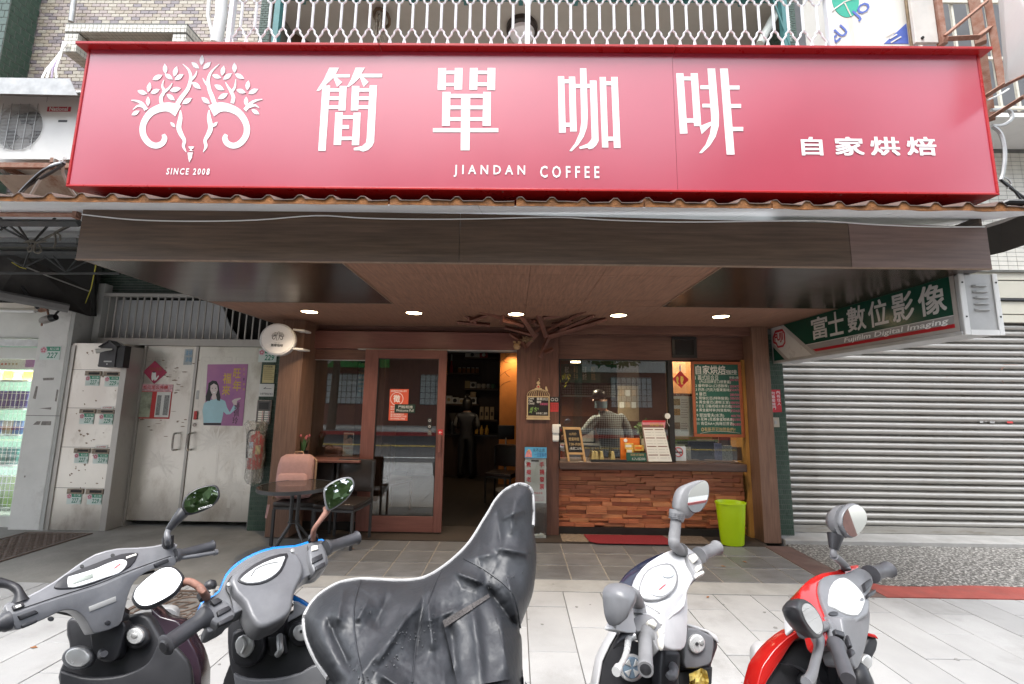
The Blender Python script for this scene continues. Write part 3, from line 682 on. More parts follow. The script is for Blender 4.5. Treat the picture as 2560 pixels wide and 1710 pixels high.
# ================================================================== THE RED SHOP SIGN
sg=thing('shop_sign','long red box sign with white characters, goat emblem and red top cap','sign',(0,2.87,2.87))
m_sred=mat('sign_red_film',(0.45,0.042,0.080),0.30,var=0.05,scale=1.5,spec=1.0,rvar=0.04,bump=0.03,bscale=2,coat=0.9,crough=0.22)
m_sfr=mat('sign_red_frame',(0.42,0.012,0.014),0.28,var=0.06,rvar=0.04)
m_swh=mat('sign_white',(0.86,0.85,0.84),0.35,var=0.02)
SX0,SX1,SZ0,SZ1,SY=-2.975,3.105,2.873,3.872,2.70
seam=PY(1688,300,SY).x
for a,b in((SX0+0.018,seam-0.001),(seam+0.001,SX1-0.018)):
    ob('face_panel',MB().box(a,b,SY+0.006,SY+0.02,SZ0+0.012,SZ1),m_sred,sg)
ob('body',MB().box(SX0+0.004,SX1-0.004,SY+0.021,3.05,SZ0+0.002,SZ1-0.002),m_sfr,sg)
ob('bottom_trim',MB().box(SX0,SX1,SY,SY+0.35,SZ0-0.004,SZ0+0.012),m_sfr,sg,bevel=0.003)
for a in(SX0,SX1-0.018):ob('side_trim',MB().box(a,a+0.018,SY,SY+0.35,SZ0+0.013,SZ1-0.001),m_sfr,sg,bevel=0.003)
j1,j2=PY(948,110,2.66).x,PY(1690,110,2.66).x
for i,(a,b)in enumerate(((-3.02,j1),(j1,j2),(j2,3.15))):
    ob('top_cap',MB().box(a+0.001,b-0.001,2.655+0.002*(i%2),3.10,SZ1+0.001+0.002*(i%2),SZ1+0.024+0.002*(i%2)),m_sfr,sg,bevel=0.004)
for x in(-2.3,-1.2,-0.1,1.0,2.1):ob('screw',MB().disc((x,SY+0.02,SZ0-0.006),(1,0,0),(0,1,0),0.006,(0,0,0.003),8),m_gal,sg)
_d=[0]
def glyph(name,polys,offx,sc=3.0157,Y=SY+0.006,m=m_swh):
    mb=MB()
    for k,pl_ in enumerate(polys):
        th=0.0022+0.00013*(k%12);polyY(mb,[(offx+x/sc,y/sc)for x,y in pl_],Y-th,th-0.0002)
    return ob(name,mb,m,sg)
def hz(x0,x1,y0,y1,sk=0):return[(x0,y0),(x1,y0),(x1-sk,y1),(x0-sk,y1)]
C1=[[(372,510),(445,510),(418,560),(527,560),(525,583),(405,583),(345,640),(298,683),(275,685),(330,600)],[(403,584),(428,584),(468,620),(430,655)],
      [(570,510),(640,510),(612,556),(770,556),(768,583),(602,583),(560,625),(518,655),(505,652),(535,600)],[(603,584),(630,584),(668,618),(630,655)],
      [(320,645),(378,645),(343,1137),(288,1137)],hz(370,450,665,690,1),hz(366,447,727,753,1),hz(362,443,795,820,1),[(450,648),(503,648),(493,833),(440,833)],
      [(543,648),(598,648),(588,833),(534,833)],hz(595,673,665,690,1),hz(593,670,727,753,1),hz(590,667,795,820,1),
      [(676,643),(731,643),(709,1070),(695,1100),(665,1130),(625,1143),(600,1133),(557,1133),(556,1115),(620,1100),(648,1075),(654,1040)],
      [(418,847),(473,847),(460,1092),(404,1092)],[(555,849),(608,849),(596,1094),(541,1094)],hz(470,556,870,895,1),hz(465,520,943,970,1),hz(462,546,1030,1055,1)]
C2=[[(1193,513),(1252,513),(1248,678),(1188,678)],[(1318,512),(1377,512),(1373,675),(1314,675)],hz(1250,1319,533,558),hz(1249,1316,625,648),
      [(1432,512),(1490,512),(1487,676),(1428,676)],[(1565,512),(1624,512),(1621,678),(1563,678)],hz(1489,1566,533,558),hz(1488,1564,622,648),
      [(1226,693),(1285,693),(1280,948),(1221,948)],[(1532,693),(1590,693),(1588,948),(1527,948)],hz(1284,1533,708,736),hz(1283,1531,796,823),hz(1281,1529,884,910),
      [(1366,737),(1434,737),(1429,1133),(1362,1133)],hz(1153,1646,966,996)]
C3=[[(286,575),(333,575),(345,1000),(294,1000)],[(368,577),(416,577),(428,991),(378,991)],hz(333,370,598,627),hz(342,379,925,955),
      [(452,515),(500,515),(511,880),(505,960),(480,1030),(440,1090),(390,1140),(372,1138),(415,1080),(450,1000),(462,920)],hz(415,531,633,662),
      [(526,607),(577,607),(593,1060),(575,1095),(550,1118),(520,1125),(510,1113),(452,1123),(446,1108),(510,1083),(535,1055),(541,1040)],
      [(600,580),(647,580),(666,1112),(619,1112)],[(687,580),(736,580),(758,1115),(708,1115)],hz(647,689,613,642),hz(663,705,1030,1060)]
C4=[[(1177,552),(1232,552),(1263,1007),(1206,1007)],[(1287,552),(1340,552),(1366,950),(1313,950)],hz(1233,1290,577,605),hz(1254,1312,893,924),
      [(1414,516),(1471,516),(1500,870),(1498,950),(1475,1030),(1430,1100),(1372,1154),(1350,1153),(1400,1090),(1432,1010),(1444,940),(1440,860)],
      hz(1360,1426,643,672),hz(1376,1437,782,810),[(1355,950),(1444,915),(1445,940),(1370,1010)],
      [(1508,516),(1567,516),(1618,1165),(1559,1165)],hz(1573,1655,645,674),hz(1585,1667,784,813),hz(1600,1683,957,987)]
glyph('character',C1,700);glyph('character',C2,700);glyph('character',C3,1300);glyph('character',C4,1300)
for ch,x0 in(('自',2004),('家',2088),('烘',2177),('焙',2268)):
    textY('character',ch,m_swh,sg,x0,343,x0+(50 if ch=='自' else 69),389,SY+0.006,bold=0.028,th=0.003,res=4)
textY('lettering','SINCE 2008',m_swh,sg,416,421.5,526,437,SY+0.006,bold=0.022,spacing=1.35,th=0.003,shear=0.06)
textY('lettering','JIANDAN',m_swh,sg,1134,414,1313,443,SY+0.006,bold=0.018,spacing=1.7,th=0.003)
textY('lettering','COFFEE',m_swh,sg,1350,416,1498,445,SY+0.006,bold=0.018,spacing=1.7,th=0.003)

def goat_logo(to3,th_dir,m_main,m_leaf_,parent,thick=0.0025,sep=True):
    """the goat-and-branches emblem; to3 maps design coordinates (0..) to the panel"""
    st=MB();lv=MB();k=[0]
    def put(mb,poly):
        t=thick*(1+0.06*(k[0]%9));k[0]+=1
        cur=MB()if sep else mb;cur.prism([to3(x,y)-Vector(th_dir)*t for x,y in poly],Vector(th_dir)*(t*0.9))
        if sep:ob('emblem_leaf' if mb is lv else 'emblem_stroke',cur,m_leaf_ if mb is lv else m_main,parent)
    def stroke(pts,ws):
        a=smooth2([(p[0],p[1],w)for p,w in zip(pts,ws)],4);L_,R_=ribbon([(p[0],p[1])for p in a],[p[2]for p in a])
        t=thick*(1+0.06*(k[0]%9));k[0]+=1;d=Vector(th_dir);cur=MB()
        for i in range(len(L_)-1):
            q=[to3(*L_[i]),to3(*L_[i+1]),to3(*R_[i+1]),to3(*R_[i])]
            (cur if sep else st).prism([v-d*t for v in q],d*(t*0.9))
        if sep:ob('emblem_stroke',cur,m_main,parent)
    for s in(1,-1):
        X=(lambda x:x)if s==1 else(lambda x:2940-x)
        stroke([(X(x),y)for x,y in((1345,838),(1290,812),(1225,812),(1140,850),(1085,930),(1080,1010),(1120,1075),(1175,1100),(1225,1082),(1243,1045),(1232,1015))],[92,74,62,52,46,46,46,44,42,40,24])
        stroke([(X(x),y)for x,y in((1362,832),(1362,890),(1350,960),(1365,1010),(1392,1060),(1385,1105),(1406,1148))],[6,30,36,34,24,22,4])
    for P_,W in(([(1332,800),(1372,735),(1420,670),(1440,590),(1425,530),(1380,485)],[34,32,28,24,16,4]),([(1448,600),(1475,570),(1488,535)],[22,14,4]),([(1222,788),(1216,740),(1240,690),(1226,650),(1238,605)],[28,26,22,14,5]),([(1240,695),(1275,668),(1302,628)],[22,16,5]),([(1105,830),(1075,785),(1040,765),(993,758)],[30,24,16,5]),([(1085,808),(1045,798),(1005,828)],[20,15,4]),
                  ([(1625,800),(1602,735),(1578,670),(1572,600),(1597,540),(1655,485)],[34,32,28,24,16,4]),([(1570,645),(1548,622),(1530,590)],[22,14,4]),([(1752,780),(1762,735),(1742,690),(1720,655),(1702,622)],[28,26,22,14,5]),([(1748,692),(1772,660),(1780,600)],[22,16,5]),([(1848,832),(1890,785),(1925,762),(1980,750)],[30,24,16,5]),([(1880,808),(1925,796),(1955,816)],[20,15,4])):stroke(P_,W)
    put(st,[(1423,1106),(1465,1106),(1460,1122),(1446,1126),(1446,1134),(1464,1140),(1426,1140),(1438,1134),(1438,1126),(1428,1120)])
    put(st,[(1417,1152),(1457,1152),(1447,1195),(1430,1225),(1422,1195)])
    def leaf(x,y,deg,l,mb):
        a=math.radians(deg);c,s=math.cos(a),math.sin(a);out=[]
        for t,w in((-1,0),(-0.6,0.62),(-0.1,0.95),(0.4,0.75),(1,0),(0.4,-0.75),(-0.1,-0.95),(-0.6,-0.62)):
            px,py=t*l/2,w*l*0.24;out.append((x+px*c+py*s,y-px*s+py*c))
        put(mb,out)
    for x,y,d,l in((1523,455,85,78),(1475,495,-40,76),(1563,495,42,80),(1247,520,95,78),(1190,585,25,84),(1275,580,-35,74),(1325,540,75,82),(1353,583,32,80),(1127,660,80,76),(1075,698,-18,78),(1172,690,22,78),(1118,765,90,72),
                       (1025,853,28,70),(1290,735,-38,78),(1325,677,12,88),(1413,763,30,86),(1483,647,-38,84),(1683,535,80,78),(1635,578,-18,74),(1717,578,35,80),(1770,512,92,78),(1808,577,-28,78),(1655,662,-28,84),(1683,727,28,86),
                       (1553,760,-38,80),(1870,645,82,76),(1820,690,-18,76),(1912,690,25,82),(1857,765,88,72),(1927,845,-32,70),(1305,942,-48,52),(1623,940,45,56)):leaf(x,y,d,l,lv)
    if not sep:o=ob('emblem_goat',st,m_main,parent,kind='stuff');o=ob('emblem_leaves',lv,m_leaf_,parent,kind='stuff')
goat_logo(lambda x,y:PY(x/3.0157,y/3.0157,SY+0.0056),(0,1,0),m_swh,mat('emblem_pale',(0.80,0.78,0.79),0.4,var=0.02),sg)
# ================================================================== AWNING AND TIMBER CANOPY
aw=thing('insulated_awning','ribbed roofing awning with exposed orange foam edge and white soffit under the red sign','awning',(0,2.6,2.7))
AS=0.29
def awz(y):return 2.690+AS*(y-2.55)
AX0,AX1=-9.0,3.26
m_foam=mat('orange_foam',(0.25,0.105,0.035),0.85,var=0.5,scale=16,bump=0.6,bscale=60,stain=0.6,stain_col=(0.10,0.055,0.03),stain_scale=7)
m_soff=mat('white_soffit',(0.84,0.85,0.87),0.35,var=0.03,scale=3)
m_roof=mat('brown_roof_sheet',(0.11,0.075,0.06),0.6,var=0.25,scale=8,stain=0.4,stain_col=(0.06,0.05,0.045))
# soffit sheets with seams
nseg=14;sw_=(AX1-AX0)/nseg
for i in range(nseg):
    a,b=AX0+i*sw_+0.0012,AX0+(i+1)*sw_-0.0012
    ob('soffit_sheet',MB().hexa([(a,2.552,awz(2.552)),(b,2.552,awz(2.552)),(b,5.6,awz(5.6)),(a,5.6,awz(5.6)),(a,2.552,awz(2.552)+0.003),(b,2.552,awz(2.552)+0.003),(b,5.6,awz(5.6)+0.003),(a,5.6,awz(5.6)+0.003)]),m_soff,aw)
# foam edge with rib bumps, and the ribbed sheet above it
def ribprof(x):
    t=((x-0.015)/0.1935)%1.0;d=min(t,1-t)*0.1935
    h=0.0 if d>0.036 else(0.026 if d<0.012 else 0.026*(0.036-d)/0.024)
    return h+0.0025*math.sin(x*9.1)+0.002*math.sin(x*23.7+1)
xs=[];x=AX0
while x<AX1:xs.append(x);x+=0.0121
xs.append(AX1)
rg=random.Random(5);segs=[];cut=[AX0,-5.6,-3.9,PY(970,510,2.55).x,PY(1290,510,2.55).x,PY(1612,510,2.55).x,PY(1930,510,2.55).x,AX1]
for i in range(len(cut)-1):
    q=[v for v in xs if cut[i]<=v<=cut[i+1]];dz=rg.uniform(-0.004,0.003)
    up=[(v,2.549+0.003*math.sin(v*31),awz(2.55)+0.026+dz+ribprof(v))for v in q];dn=[(v,2.549,awz(2.55)+0.001+dz*0.5+0.0015*math.sin(v*17))for v in q]
    mb=MB();n=len(q)
    for(p,r)in zip(up,dn):pass
    rings=[[dn[k],up[k],(up[k][0],5.6,up[k][2]+AS*3.05),(dn[k][0],5.6,dn[k][2]+AS*3.05)]for k in range(n)]
    # foam lip only 4 cm deep
    mb.loft([[dn[k],up[k],(up[k][0],2.60,up[k][2]+AS*0.05),(dn[k][0],2.60,dn[k][2]+AS*0.05+0.003)]for k in range(n)])
    ob('foam_edge',mb,m_foam,aw)
    mb=MB();mb.loft([[(up[k][0],2.541,up[k][2]-0.001),(up[k][0],2.541,up[k][2]+0.004),(up[k][0],5.6,up[k][2]+0.004+AS*3.06),(up[k][0],5.6,up[k][2]+0.001+AS*3.06)]for k in range(n)])
    ob('roof_sheet',mb,m_roof,aw)

# ---- the timber canopy of the cafe
CZ=2.43;CX0,CX1=-2.99,3.15;CY=2.85
can=thing('timber_canopy','dark timber clad canopy with deep fascia over the cafe front','canopy',(0,4.0,CZ))
m_fas=mat('fascia_laminate',(0.105,0.066,0.043),0.40,var=0.35,scale=5,stretch=(0.5,1,9),bump=0.06,bscale=40,rvar=0.06)
m_fas2=mat('fascia_laminate_faded',(0.19,0.125,0.105),0.45,var=0.25,scale=5,stretch=(0.5,1,9),bump=0.06,bscale=40)
m_ceil=mat('canopy_board',(0.245,0.13,0.086),0.6,var=0.3,scale=9,stretch=(6,0.5,1),bump=0.25,bscale=60,stain=0.15,stain_col=(0.2,0.15,0.12),stain_scale=2)
m_gloss=mat('glossy_panel',(0.030,0.019,0.014),0.22,var=0.3,scale=3,stretch=(0.5,3,1),rvar=0.05)
m_edge=mat('raw_wood_edge',(0.24,0.16,0.11),0.6,var=0.2,scale=20)
ztop=lambda x:2.772-0.012*(x+0.04)-0.006*abs(x)
s1,s2=PY(1149,600,CY).x,PY(2125,620,CY).x
for i,(a,b,m)in enumerate(((CX0,s1,m_fas),(s1,s2,m_fas),(s2,CX1,m_fas2))):
    a+=0.0015;b-=0.0015;y=CY-0.002*i
    ob('fascia_board',MB().hexa([(a,y,CZ-0.003),(b,y,CZ-0.003),(b,CY+0.02,CZ-0.003),(a,CY+0.02,CZ-0.003),(a,y,ztop(a)),(b,y,ztop(b)),(b,CY+0.02,ztop(b)),(a,CY+0.02,ztop(a))]),m,can)
for x in(CX0,CX1-0.02):ob('side_board',MB().box(x,x+0.02,CY+0.021,5.55,CZ,2.80),m_fas,can)
ob('core',MB().box(CX0+0.03,CX1-0.03,CY+0.03,5.5,CZ+0.02,CZ+0.2),m_dark,can)
ob('bottom_lip',MB().box(CX0,CX1,CY-0.004,CY+0.018,CZ-0.010,CZ-0.0035),m_edge,can)
y1,y2=PZ(1000,683,CZ).y,PZ(1000,744,CZ).y
xm=PZ(1325,680,CZ).x;xr=0.62
def slab(x0,x1,ya,yb,m=m_ceil,dz=0.0,nm='ceiling_board'):
    ob(nm,MB().box(x0+0.0012,x1-0.0012,ya+0.0015,yb-0.0015,CZ+dz,CZ+0.018),m,can)
gx0,gx1,gy0,gy1=-1.185,1.378,CY+0.02,4.12
ob('gloss_panel',MB().box(CX0+0.02,gx0-0.006,gy0,gy1-0.005,CZ-0.004,CZ+0.018),m_gloss,can)
ob('gloss_panel',MB().box(gx1+0.006,CX1-0.02,gy0,gy1-0.005,CZ-0.004,CZ+0.018),m_gloss,can)
for x in(gx0,gx1):ob('edge_strip',MB().box(x-0.005,x+0.005,gy0,gy1,CZ-0.007,CZ),m_edge,can)
ob('edge_strip',MB().box(CX0+0.02,gx0+0.005,gy1-0.004,gy1+0.002,CZ-0.007,CZ),m_edge,can);ob('edge_strip',MB().box(gx1-0.005,CX1-0.02,gy1-0.004,gy1+0.002,CZ-0.007,CZ),m_edge,can)
for ya,yb in((gy0,y1),(y1,y2),(y2,gy1)):
    for xa,xb in((gx0,xm),(xm,xr),(xr,gx1)):slab(xa,xb,ya,yb)
for xa,xb in((CX0+0.02,-1.9),(-1.9,gx0),(gx0,xm),(xm,xr),(xr,gx1),(gx1,2.4),(2.4,CX1-0.02)):slab(xa,xb,gy1+0.003,5.5)
# downlights
for k,x in enumerate((-2.195,-1.084,-0.005,1.073,2.147)):
    t=thing('downlight',['lit round downlight in the canopy beside the round wall sign','lit round downlight in the canopy above the sliding door','lit round downlight in the canopy above the twig sculpture','lit round downlight in the canopy above the serving window','lit round downlight in the canopy beside the green and white box sign'][k],'downlight',(x,4.56,CZ),'canopy downlights')
    ob('trim_ring',MB().loft([[(x+r*math.cos(a*math.pi/14),4.56+r*math.sin(a*math.pi/14),z)for a in range(28)]for r,z in((0.098,CZ-0.001),(0.095,CZ-0.008),(0.084,CZ-0.006),(0.080,CZ+0.004))],cap=False),mat('trim_dark',(0.05,0.04,0.035),0.4),t,smooth=True)
    ob('lens',MB().disc((x,4.56,CZ-0.003),(1,0,0),(0,1,0),0.080,(0,0,0.004),28),mat_emit('warm_lamp',(1.0,0.74,0.44),7.0),t)
    ld=bpy.data.lights.new('downlight_lamp','SPOT');ld.energy=17;ld.color=(1,0.80,0.58);ld.spot_size=math.radians(130);ld.spot_blend=0.9;ld.shadow_soft_size=0.06
    lo=bpy.data.objects.new('lamp',ld);link(lo,t);lo.location=(x,4.56,CZ-0.02)
# white cable stapled along the fascia
cbp=[(205,536),(330,549),(480,553),(640,550),(790,539),(905,545),(1040,548),(1200,547),(1392,543),(1520,550),(1700,555),(1900,553),(2045,552),(2180,561),(2330,567),(2462,567)]
tag(ob('fascia_cable',MB().tube([PY(x,y,CY-0.012)for x,y in smooth2(cbp,4)],0.0045,6),m_white,smooth=True),'thin white cable sagging along the canopy fascia','cable')

# ---- twig sculpture where the canopy meets the post
tw_=thing('twig_sculpture','tree sculpture of reddish timber battens with nest under the canopy','sculpture',(0.2,5.2,2.3))
m_tw=mat('twig_timber',(0.14,0.055,0.038),0.5,var=0.3,scale=12,stretch=(1,1,1))
def batten(a,b,w=0.022,h=0.014):
    a,b=Vector(a),Vector(b);d=(b-a).normalized();s=d.orthogonal().normalized();t=d.cross(s)
    ob('batten',MB().hexa([a+s*w+t*h,a-s*w+t*h,a-s*w-t*h,a+s*w-t*h,b+s*w+t*h,b-s*w+t*h,b-s*w-t*h,b+s*w-t*h]),m_tw,tw_)
Q=lambda x,y,Y:PY(x,y,Y)
for(xa,ya,da),(xb,yb,db)in(
    (((1152,779,4.7)),(1192,805,4.75)),((1174,802,4.6),(1215,787,4.65)),((1192,772,4.45),(1310,815,4.95)),((1255,800,4.7),(1308,812,4.9)),((1143,804,5.0),(1225,813,5.05)),
    ((1253,808,4.75),(1270,750,4.45)),((1292,775,4.6),(1338,842,5.0)),((1336,762,4.5),(1365,842,5.0)),((1358,793,4.65),(1440,782,4.7)),((1363,828,5.05),(1465,776,4.4)),
    ((1368,840,5.1),(1485,789,4.55)),((1370,845,5.2),(1490,808,4.8)),((1372,838,5.0),(1515,797,4.7)),((1375,836,5.2),(1350,893,5.22)),((1360,882,5.2),(1382,872,5.2)),
    ((1297,836,5.2),(1316,870,5.22)),((1344,832,5.15),(1316,864,5.2)),((1275,834,5.15),(1312,858,5.2)),((1262,818,5.05),(1340,838,5.1)),((1310,812,5.0),(1340,800,4.8)),((1330,838,5.15),(1356,815,4.95)),
    ((1300,782,4.8),(1345,812,4.9)),((1380,812,4.9),(1430,800,4.75))):
    batten(Q(xa,ya,da),Q(xb,yb,db))
nc=Q(1316,848,5.14);mb=MB()
for k in range(60):
    a=rg.uniform(0,6.28);r=0.055*rg.uniform(0.6,1);p=nc+Vector((r*math.cos(a),r*math.sin(a)*0.6,rg.uniform(-0.03,0.02)))
    mb.tube([p,p+Vector((rg.uniform(-0.05,0.05),rg.uniform(-0.03,0.03),rg.uniform(-0.02,0.02)))],0.003,4)
tag(ob('twig_nest',mb,mat('nest_straw',(0.26,0.17,0.10),0.9,var=0.4,scale=60)),'small straw nest held in the twig sculpture','nest')
gc2=Q(1292,864,5.17);t=thing('wooden_gourd','small tan gourd ornament hanging beside the twig sculpture','ornament',gc2)
ob('body',MB().lathe([(0.0,-0.05),(0.03,-0.045),(0.045,-0.01),(0.035,0.02),(0.0,0.028)],14,gc2),mat('gourd_tan',(0.32,0.20,0.10),0.5,var=0.35,scale=40),t,smooth=True)
for s in(-1,1):ob('ear',MB().lathe([(0,-0.02),(0.018,-0.01),(0.02,0.008),(0,0.02)],10,gc2+Vector((s*0.028,0,0.04))),MATS['gourd_tan'],t,smooth=True)
# ================================================================== CAFE FRONT
cf=thing('cafe_front','brown timber cafe front with posts, header boards and window frames','shopfront',(0,5.3,0))
m_wood=mat('front_timber',(0.125,0.058,0.042),0.45,var=0.30,scale=6,stretch=(8,8,0.6),bump=0.10,bscale=30,stain=0.12,stain_col=(0.05,0.03,0.02))
m_woodh=mat('front_timber_across',(0.135,0.064,0.046),0.45,var=0.30,scale=6,stretch=(0.6,8,8),bump=0.10,bscale=30)
m_post=mat('post_timber',(0.175,0.098,0.066),0.5,var=0.28,scale=7,stretch=(9,9,0.5),bump=0.12,bscale=30,stain=0.15,stain_col=(0.07,0.04,0.03))
m_door=mat('door_timber',(0.175,0.072,0.058),0.38,var=0.18,scale=7,stretch=(8,8,0.6),bump=0.05,bscale=30)
m_doorh=mat('door_timber_across',(0.175,0.072,0.058),0.38,var=0.18,scale=7,stretch=(0.6,8,8),bump=0.05,bscale=30)
m_blk=mat('black_frame',(0.02,0.018,0.017),0.4,var=0.2)
m_glass=mat_glass('window_glass',(0.90,0.93,0.92),0.0,4.0)
WY=5.36
X_=lambda px,py,Y:PY(px,py,Y).x
Z_=lambda px,py,Y:PY(px,py,Y).z
# posts
ob('post',MB().box(-2.735,-2.47,5.05,5.52,0.004,2.43),m_post,cf,bevel=0.004)
ob('post',MB().box(2.765,2.955,5.13,5.55,0.004,2.43),m_post,cf,bevel=0.004)
cxa,cxb=X_(1290,1100,5.30),X_(1397,1100,5.30)
ob('centre_post',MB().box(cxa,cxb,5.30,5.60,0.004,2.43),m_wood,cf,bevel=0.003)
# header over door and left window
hz0=Z_(1000,876,WY)
ob('ceiling_trim',MB().box(-2.524,cxa-0.001,5.40,5.50,Z_(1000,828,5.40),2.43),m_woodh,cf)
ob('header_board',MB().box(-2.524,cxa-0.001,5.325,5.50,hz0+0.012,Z_(1000,829,5.33)),m_doorh,cf,bevel=0.003)
ob('door_track',MB().box(-1.93,cxa-0.001,5.315,5.50,hz0,hz0+0.0115),m_gal,cf)
# left fixed window: timber panel with opening
lx0,lx1=X_(768,1000,5.37),X_(917,1000,5.37);lz0,lz1=Z_(840,1143,5.37),Z_(840,899,5.37)
ob('side_panel',MB().box(-2.524,lx0,5.37,5.45,0.1,hz0+0.01),m_wood,cf);ob('side_panel',MB().box(lx1,-1.60,5.372,5.45,0.1,hz0+0.01),m_wood,cf)
ob('head_panel',MB().box(lx0+0.001,lx1-0.001,5.371,5.45,lz1,hz0+0.01),m_woodh,cf);ob('apron_panel',MB().box(lx0+0.001,lx1-0.001,5.371,5.45,0.1,lz0-0.03),m_wood,cf)
ob('kick_board',MB().box(-2.524,-1.60,5.36,5.46,0.004,0.099),m_blk,cf)
ob('window_sill',MB().box(-2.46,lx1+0.05,5.10,5.44,lz0-0.029,lz0-0.002),m_doorh,cf,bevel=0.004)
ob('window_pane',MB().box(lx0,lx1,5.395,5.401,lz0,lz1),m_glass,cf)
ob('pane_bead',MB().box(lx0,lx0+0.01,5.368,5.394,lz0,lz1).box(lx0+0.01,lx1,5.368,5.394,lz1-0.008,lz1),m_gal,cf)
# serving window wall, right
rx_0,rx_1=cxb+0.001,X_(1862,1000,WY)
sz0,sz1=Z_(1600,1155,WY),Z_(1600,902,WY)
ob('header_panel',MB().box(rx_0,X_(1872,870,WY),WY-0.01,WY+0.1,sz1+0.012,2.43),m_woodh,cf)
ob('header_trim',MB().box(rx_0,2.764,5.17,5.30,Z_(1600,836,5.18),2.43),m_woodh,cf)
fw=0.014
ob('window_frame',MB().box(rx_0,rx_1,WY,WY+0.06,sz1-0.001,sz1+0.0115).box(rx_0,rx_0+0.022,WY,WY+0.06,sz0,sz1-0.002).box(X_(1672,1000,WY),X_(1684,1000,WY),WY-0.004,WY+0.06,sz0,sz1-0.002),m_blk,cf)
mul=X_(1678,1000,WY)
ob('window_pane',MB().box(rx_0+0.022,mul-0.02,WY+0.03,WY+0.036,sz0,sz1-0.002),m_glass,cf)
ob('window_pane',MB().box(mul+0.02,rx_1,WY+0.022,WY+0.028,sz0,sz1-0.002),m_glass,cf)
ob('counter_slab',MB().box(rx_0,X_(1866,1160,5.26),5.24,5.7,Z_(1600,1177,5.24),Z_(1600,1157,5.24)),mat('slab_timber',(0.085,0.052,0.042),0.35,var=0.25,scale=6,stretch=(0.7,6,6)),cf,bevel=0.012,seg=3,smooth=True)
ob('plinth',MB().box(rx_0,2.60,5.345,5.5,0.004,0.085),m_blk,cf)
ob('ochre_jamb',MB().box(X_(1863,1100,5.34),X_(1881,1100,5.34),5.33,5.7,0.004,Z_(1870,900,5.34)),mat('ochre_board',(0.42,0.22,0.06),0.5,var=0.1,scale=5),cf)
ob('blue_jamb',MB().box(X_(1882,1100,5.34),X_(1889,1100,5.34),5.36,5.7,0.004,2.42),mat('old_blue_paint',(0.03,0.07,0.09),0.5,var=0.3,scale=20),cf)
ob('dark_jamb',MB().box(X_(1889.5,1100,5.34),2.764,5.34,5.7,0.004,2.42),m_wood,cf)
# vent with black surround
vt=thing('wall_vent','square black framed glass vent above the serving window','vent',PY(1711,869,5.34))
a=rectY(1681,842,1741,894,5.335)
ob('frame',MB().box(a[0],a[1],5.33,5.349,a[2],a[2]+0.035).box(a[0],a[1],5.33,5.349,a[3]-0.035,a[3]).box(a[0],a[0]+0.035,5.331,5.349,a[2]+0.035,a[3]-0.035).box(a[1]-0.035,a[1],5.331,5.349,a[2]+0.035,a[3]-0.035),m_blk,vt,bevel=0.003)
ob('glass',MB().box(a[0]+0.035,a[1]-0.035,5.341,5.3495,a[2]+0.035,a[3]-0.035),mat('vent_glass',(0.025,0.022,0.02),0.08,var=0.2),vt)

# timber block cladding of the counter: every block its own part
cw=thing('block_clad_counter','counter front clad in reddish timber blocks of uneven depth','counter',(1.65,5.4,0))
bx0,bx1,bz0,bz1=rx_0,X_(1862,1250,5.36),0.088,Z_(1600,1177,5.24)-0.002
ob('backing',MB().box(bx0,bx1,5.40,5.46,bz0,bz1),m_blk,cw)
m_blocks=[mat('block_%d'%i,c,0.5,var=0.22,scale=5,stretch=(0.8,6,6),bump=0.12,bscale=40,rnd=0.09,world=True)for i,c in enumerate(((0.40,0.14,0.064),(0.43,0.165,0.076),(0.36,0.118,0.055),(0.45,0.19,0.088)))]
rbk=random.Random(21);ro=0;z=bz0;rowh=(bz1-bz0)/14
blk=[]
for m in m_blocks:
    me=mesh('block',MB().box(-0.5,0.5,-0.5,0.5,-0.5,0.5));me.materials.append(m);blk.append(me)
while z<bz1-0.01:
    h=rowh;x=bx0-rbk.uniform(0,0.2)
    while x<bx1-0.004:
        w=rbk.choice((0.235,0.235,0.24,0.225,0.115));a,b=max(x,bx0),min(x+w,bx1)
        if b-a>0.015:
            sub=rbk.random()<0.3
            parts_=((z,z+h),)if not sub else((z,z+h*0.48),(z+h*0.48,z+h))
            for(c,d)in parts_:
                dep=rbk.choice((0.012,0.02,0.03,0.04,0.048))
                o=bpy.data.objects.new('block',rbk.choices(blk,(5,4,4,1.3))[0]);link(o,cw)
                o.location=((a+b)/2,5.40-dep/2,(c+d)/2);o.scale=(b-a-0.0035,dep,d-c-0.003)
        x+=w
    z+=h
# ---- sliding door
dx0,dx1=X_(903,1100,5.30),X_(1111,1100,5.30);dz0,dz1=0.02,hz0-0.002
sd_=thing('sliding_door','reddish timber framed glass sliding door pushed open to the left','door',(-1.3,5.3,0))
gx0_,gx1_=X_(937,1100,5.30),X_(1091,1100,5.30);gz0,gz1=Z_(1010,1289,5.30),Z_(1010,897,5.30)
ob('stile',MB().box(dx0,gx0_,5.27,5.312,dz0,dz1),m_door,sd_,bevel=0.003);ob('stile',MB().box(gx1_,dx1,5.27,5.312,dz0,dz1),m_door,sd_,bevel=0.003)
ob('rail',MB().box(gx0_+0.0005,gx1_-0.0005,5.272,5.31,dz0,gz0),m_doorh,sd_,bevel=0.002);ob('rail',MB().box(gx0_+0.0005,gx1_-0.0005,5.272,5.31,gz1,dz1),m_doorh,sd_,bevel=0.002)
ob('pane',MB().box(gx0_-0.005,gx1_+0.005,5.292,5.298,gz0-0.005,gz1+0.005),m_glass,sd_)
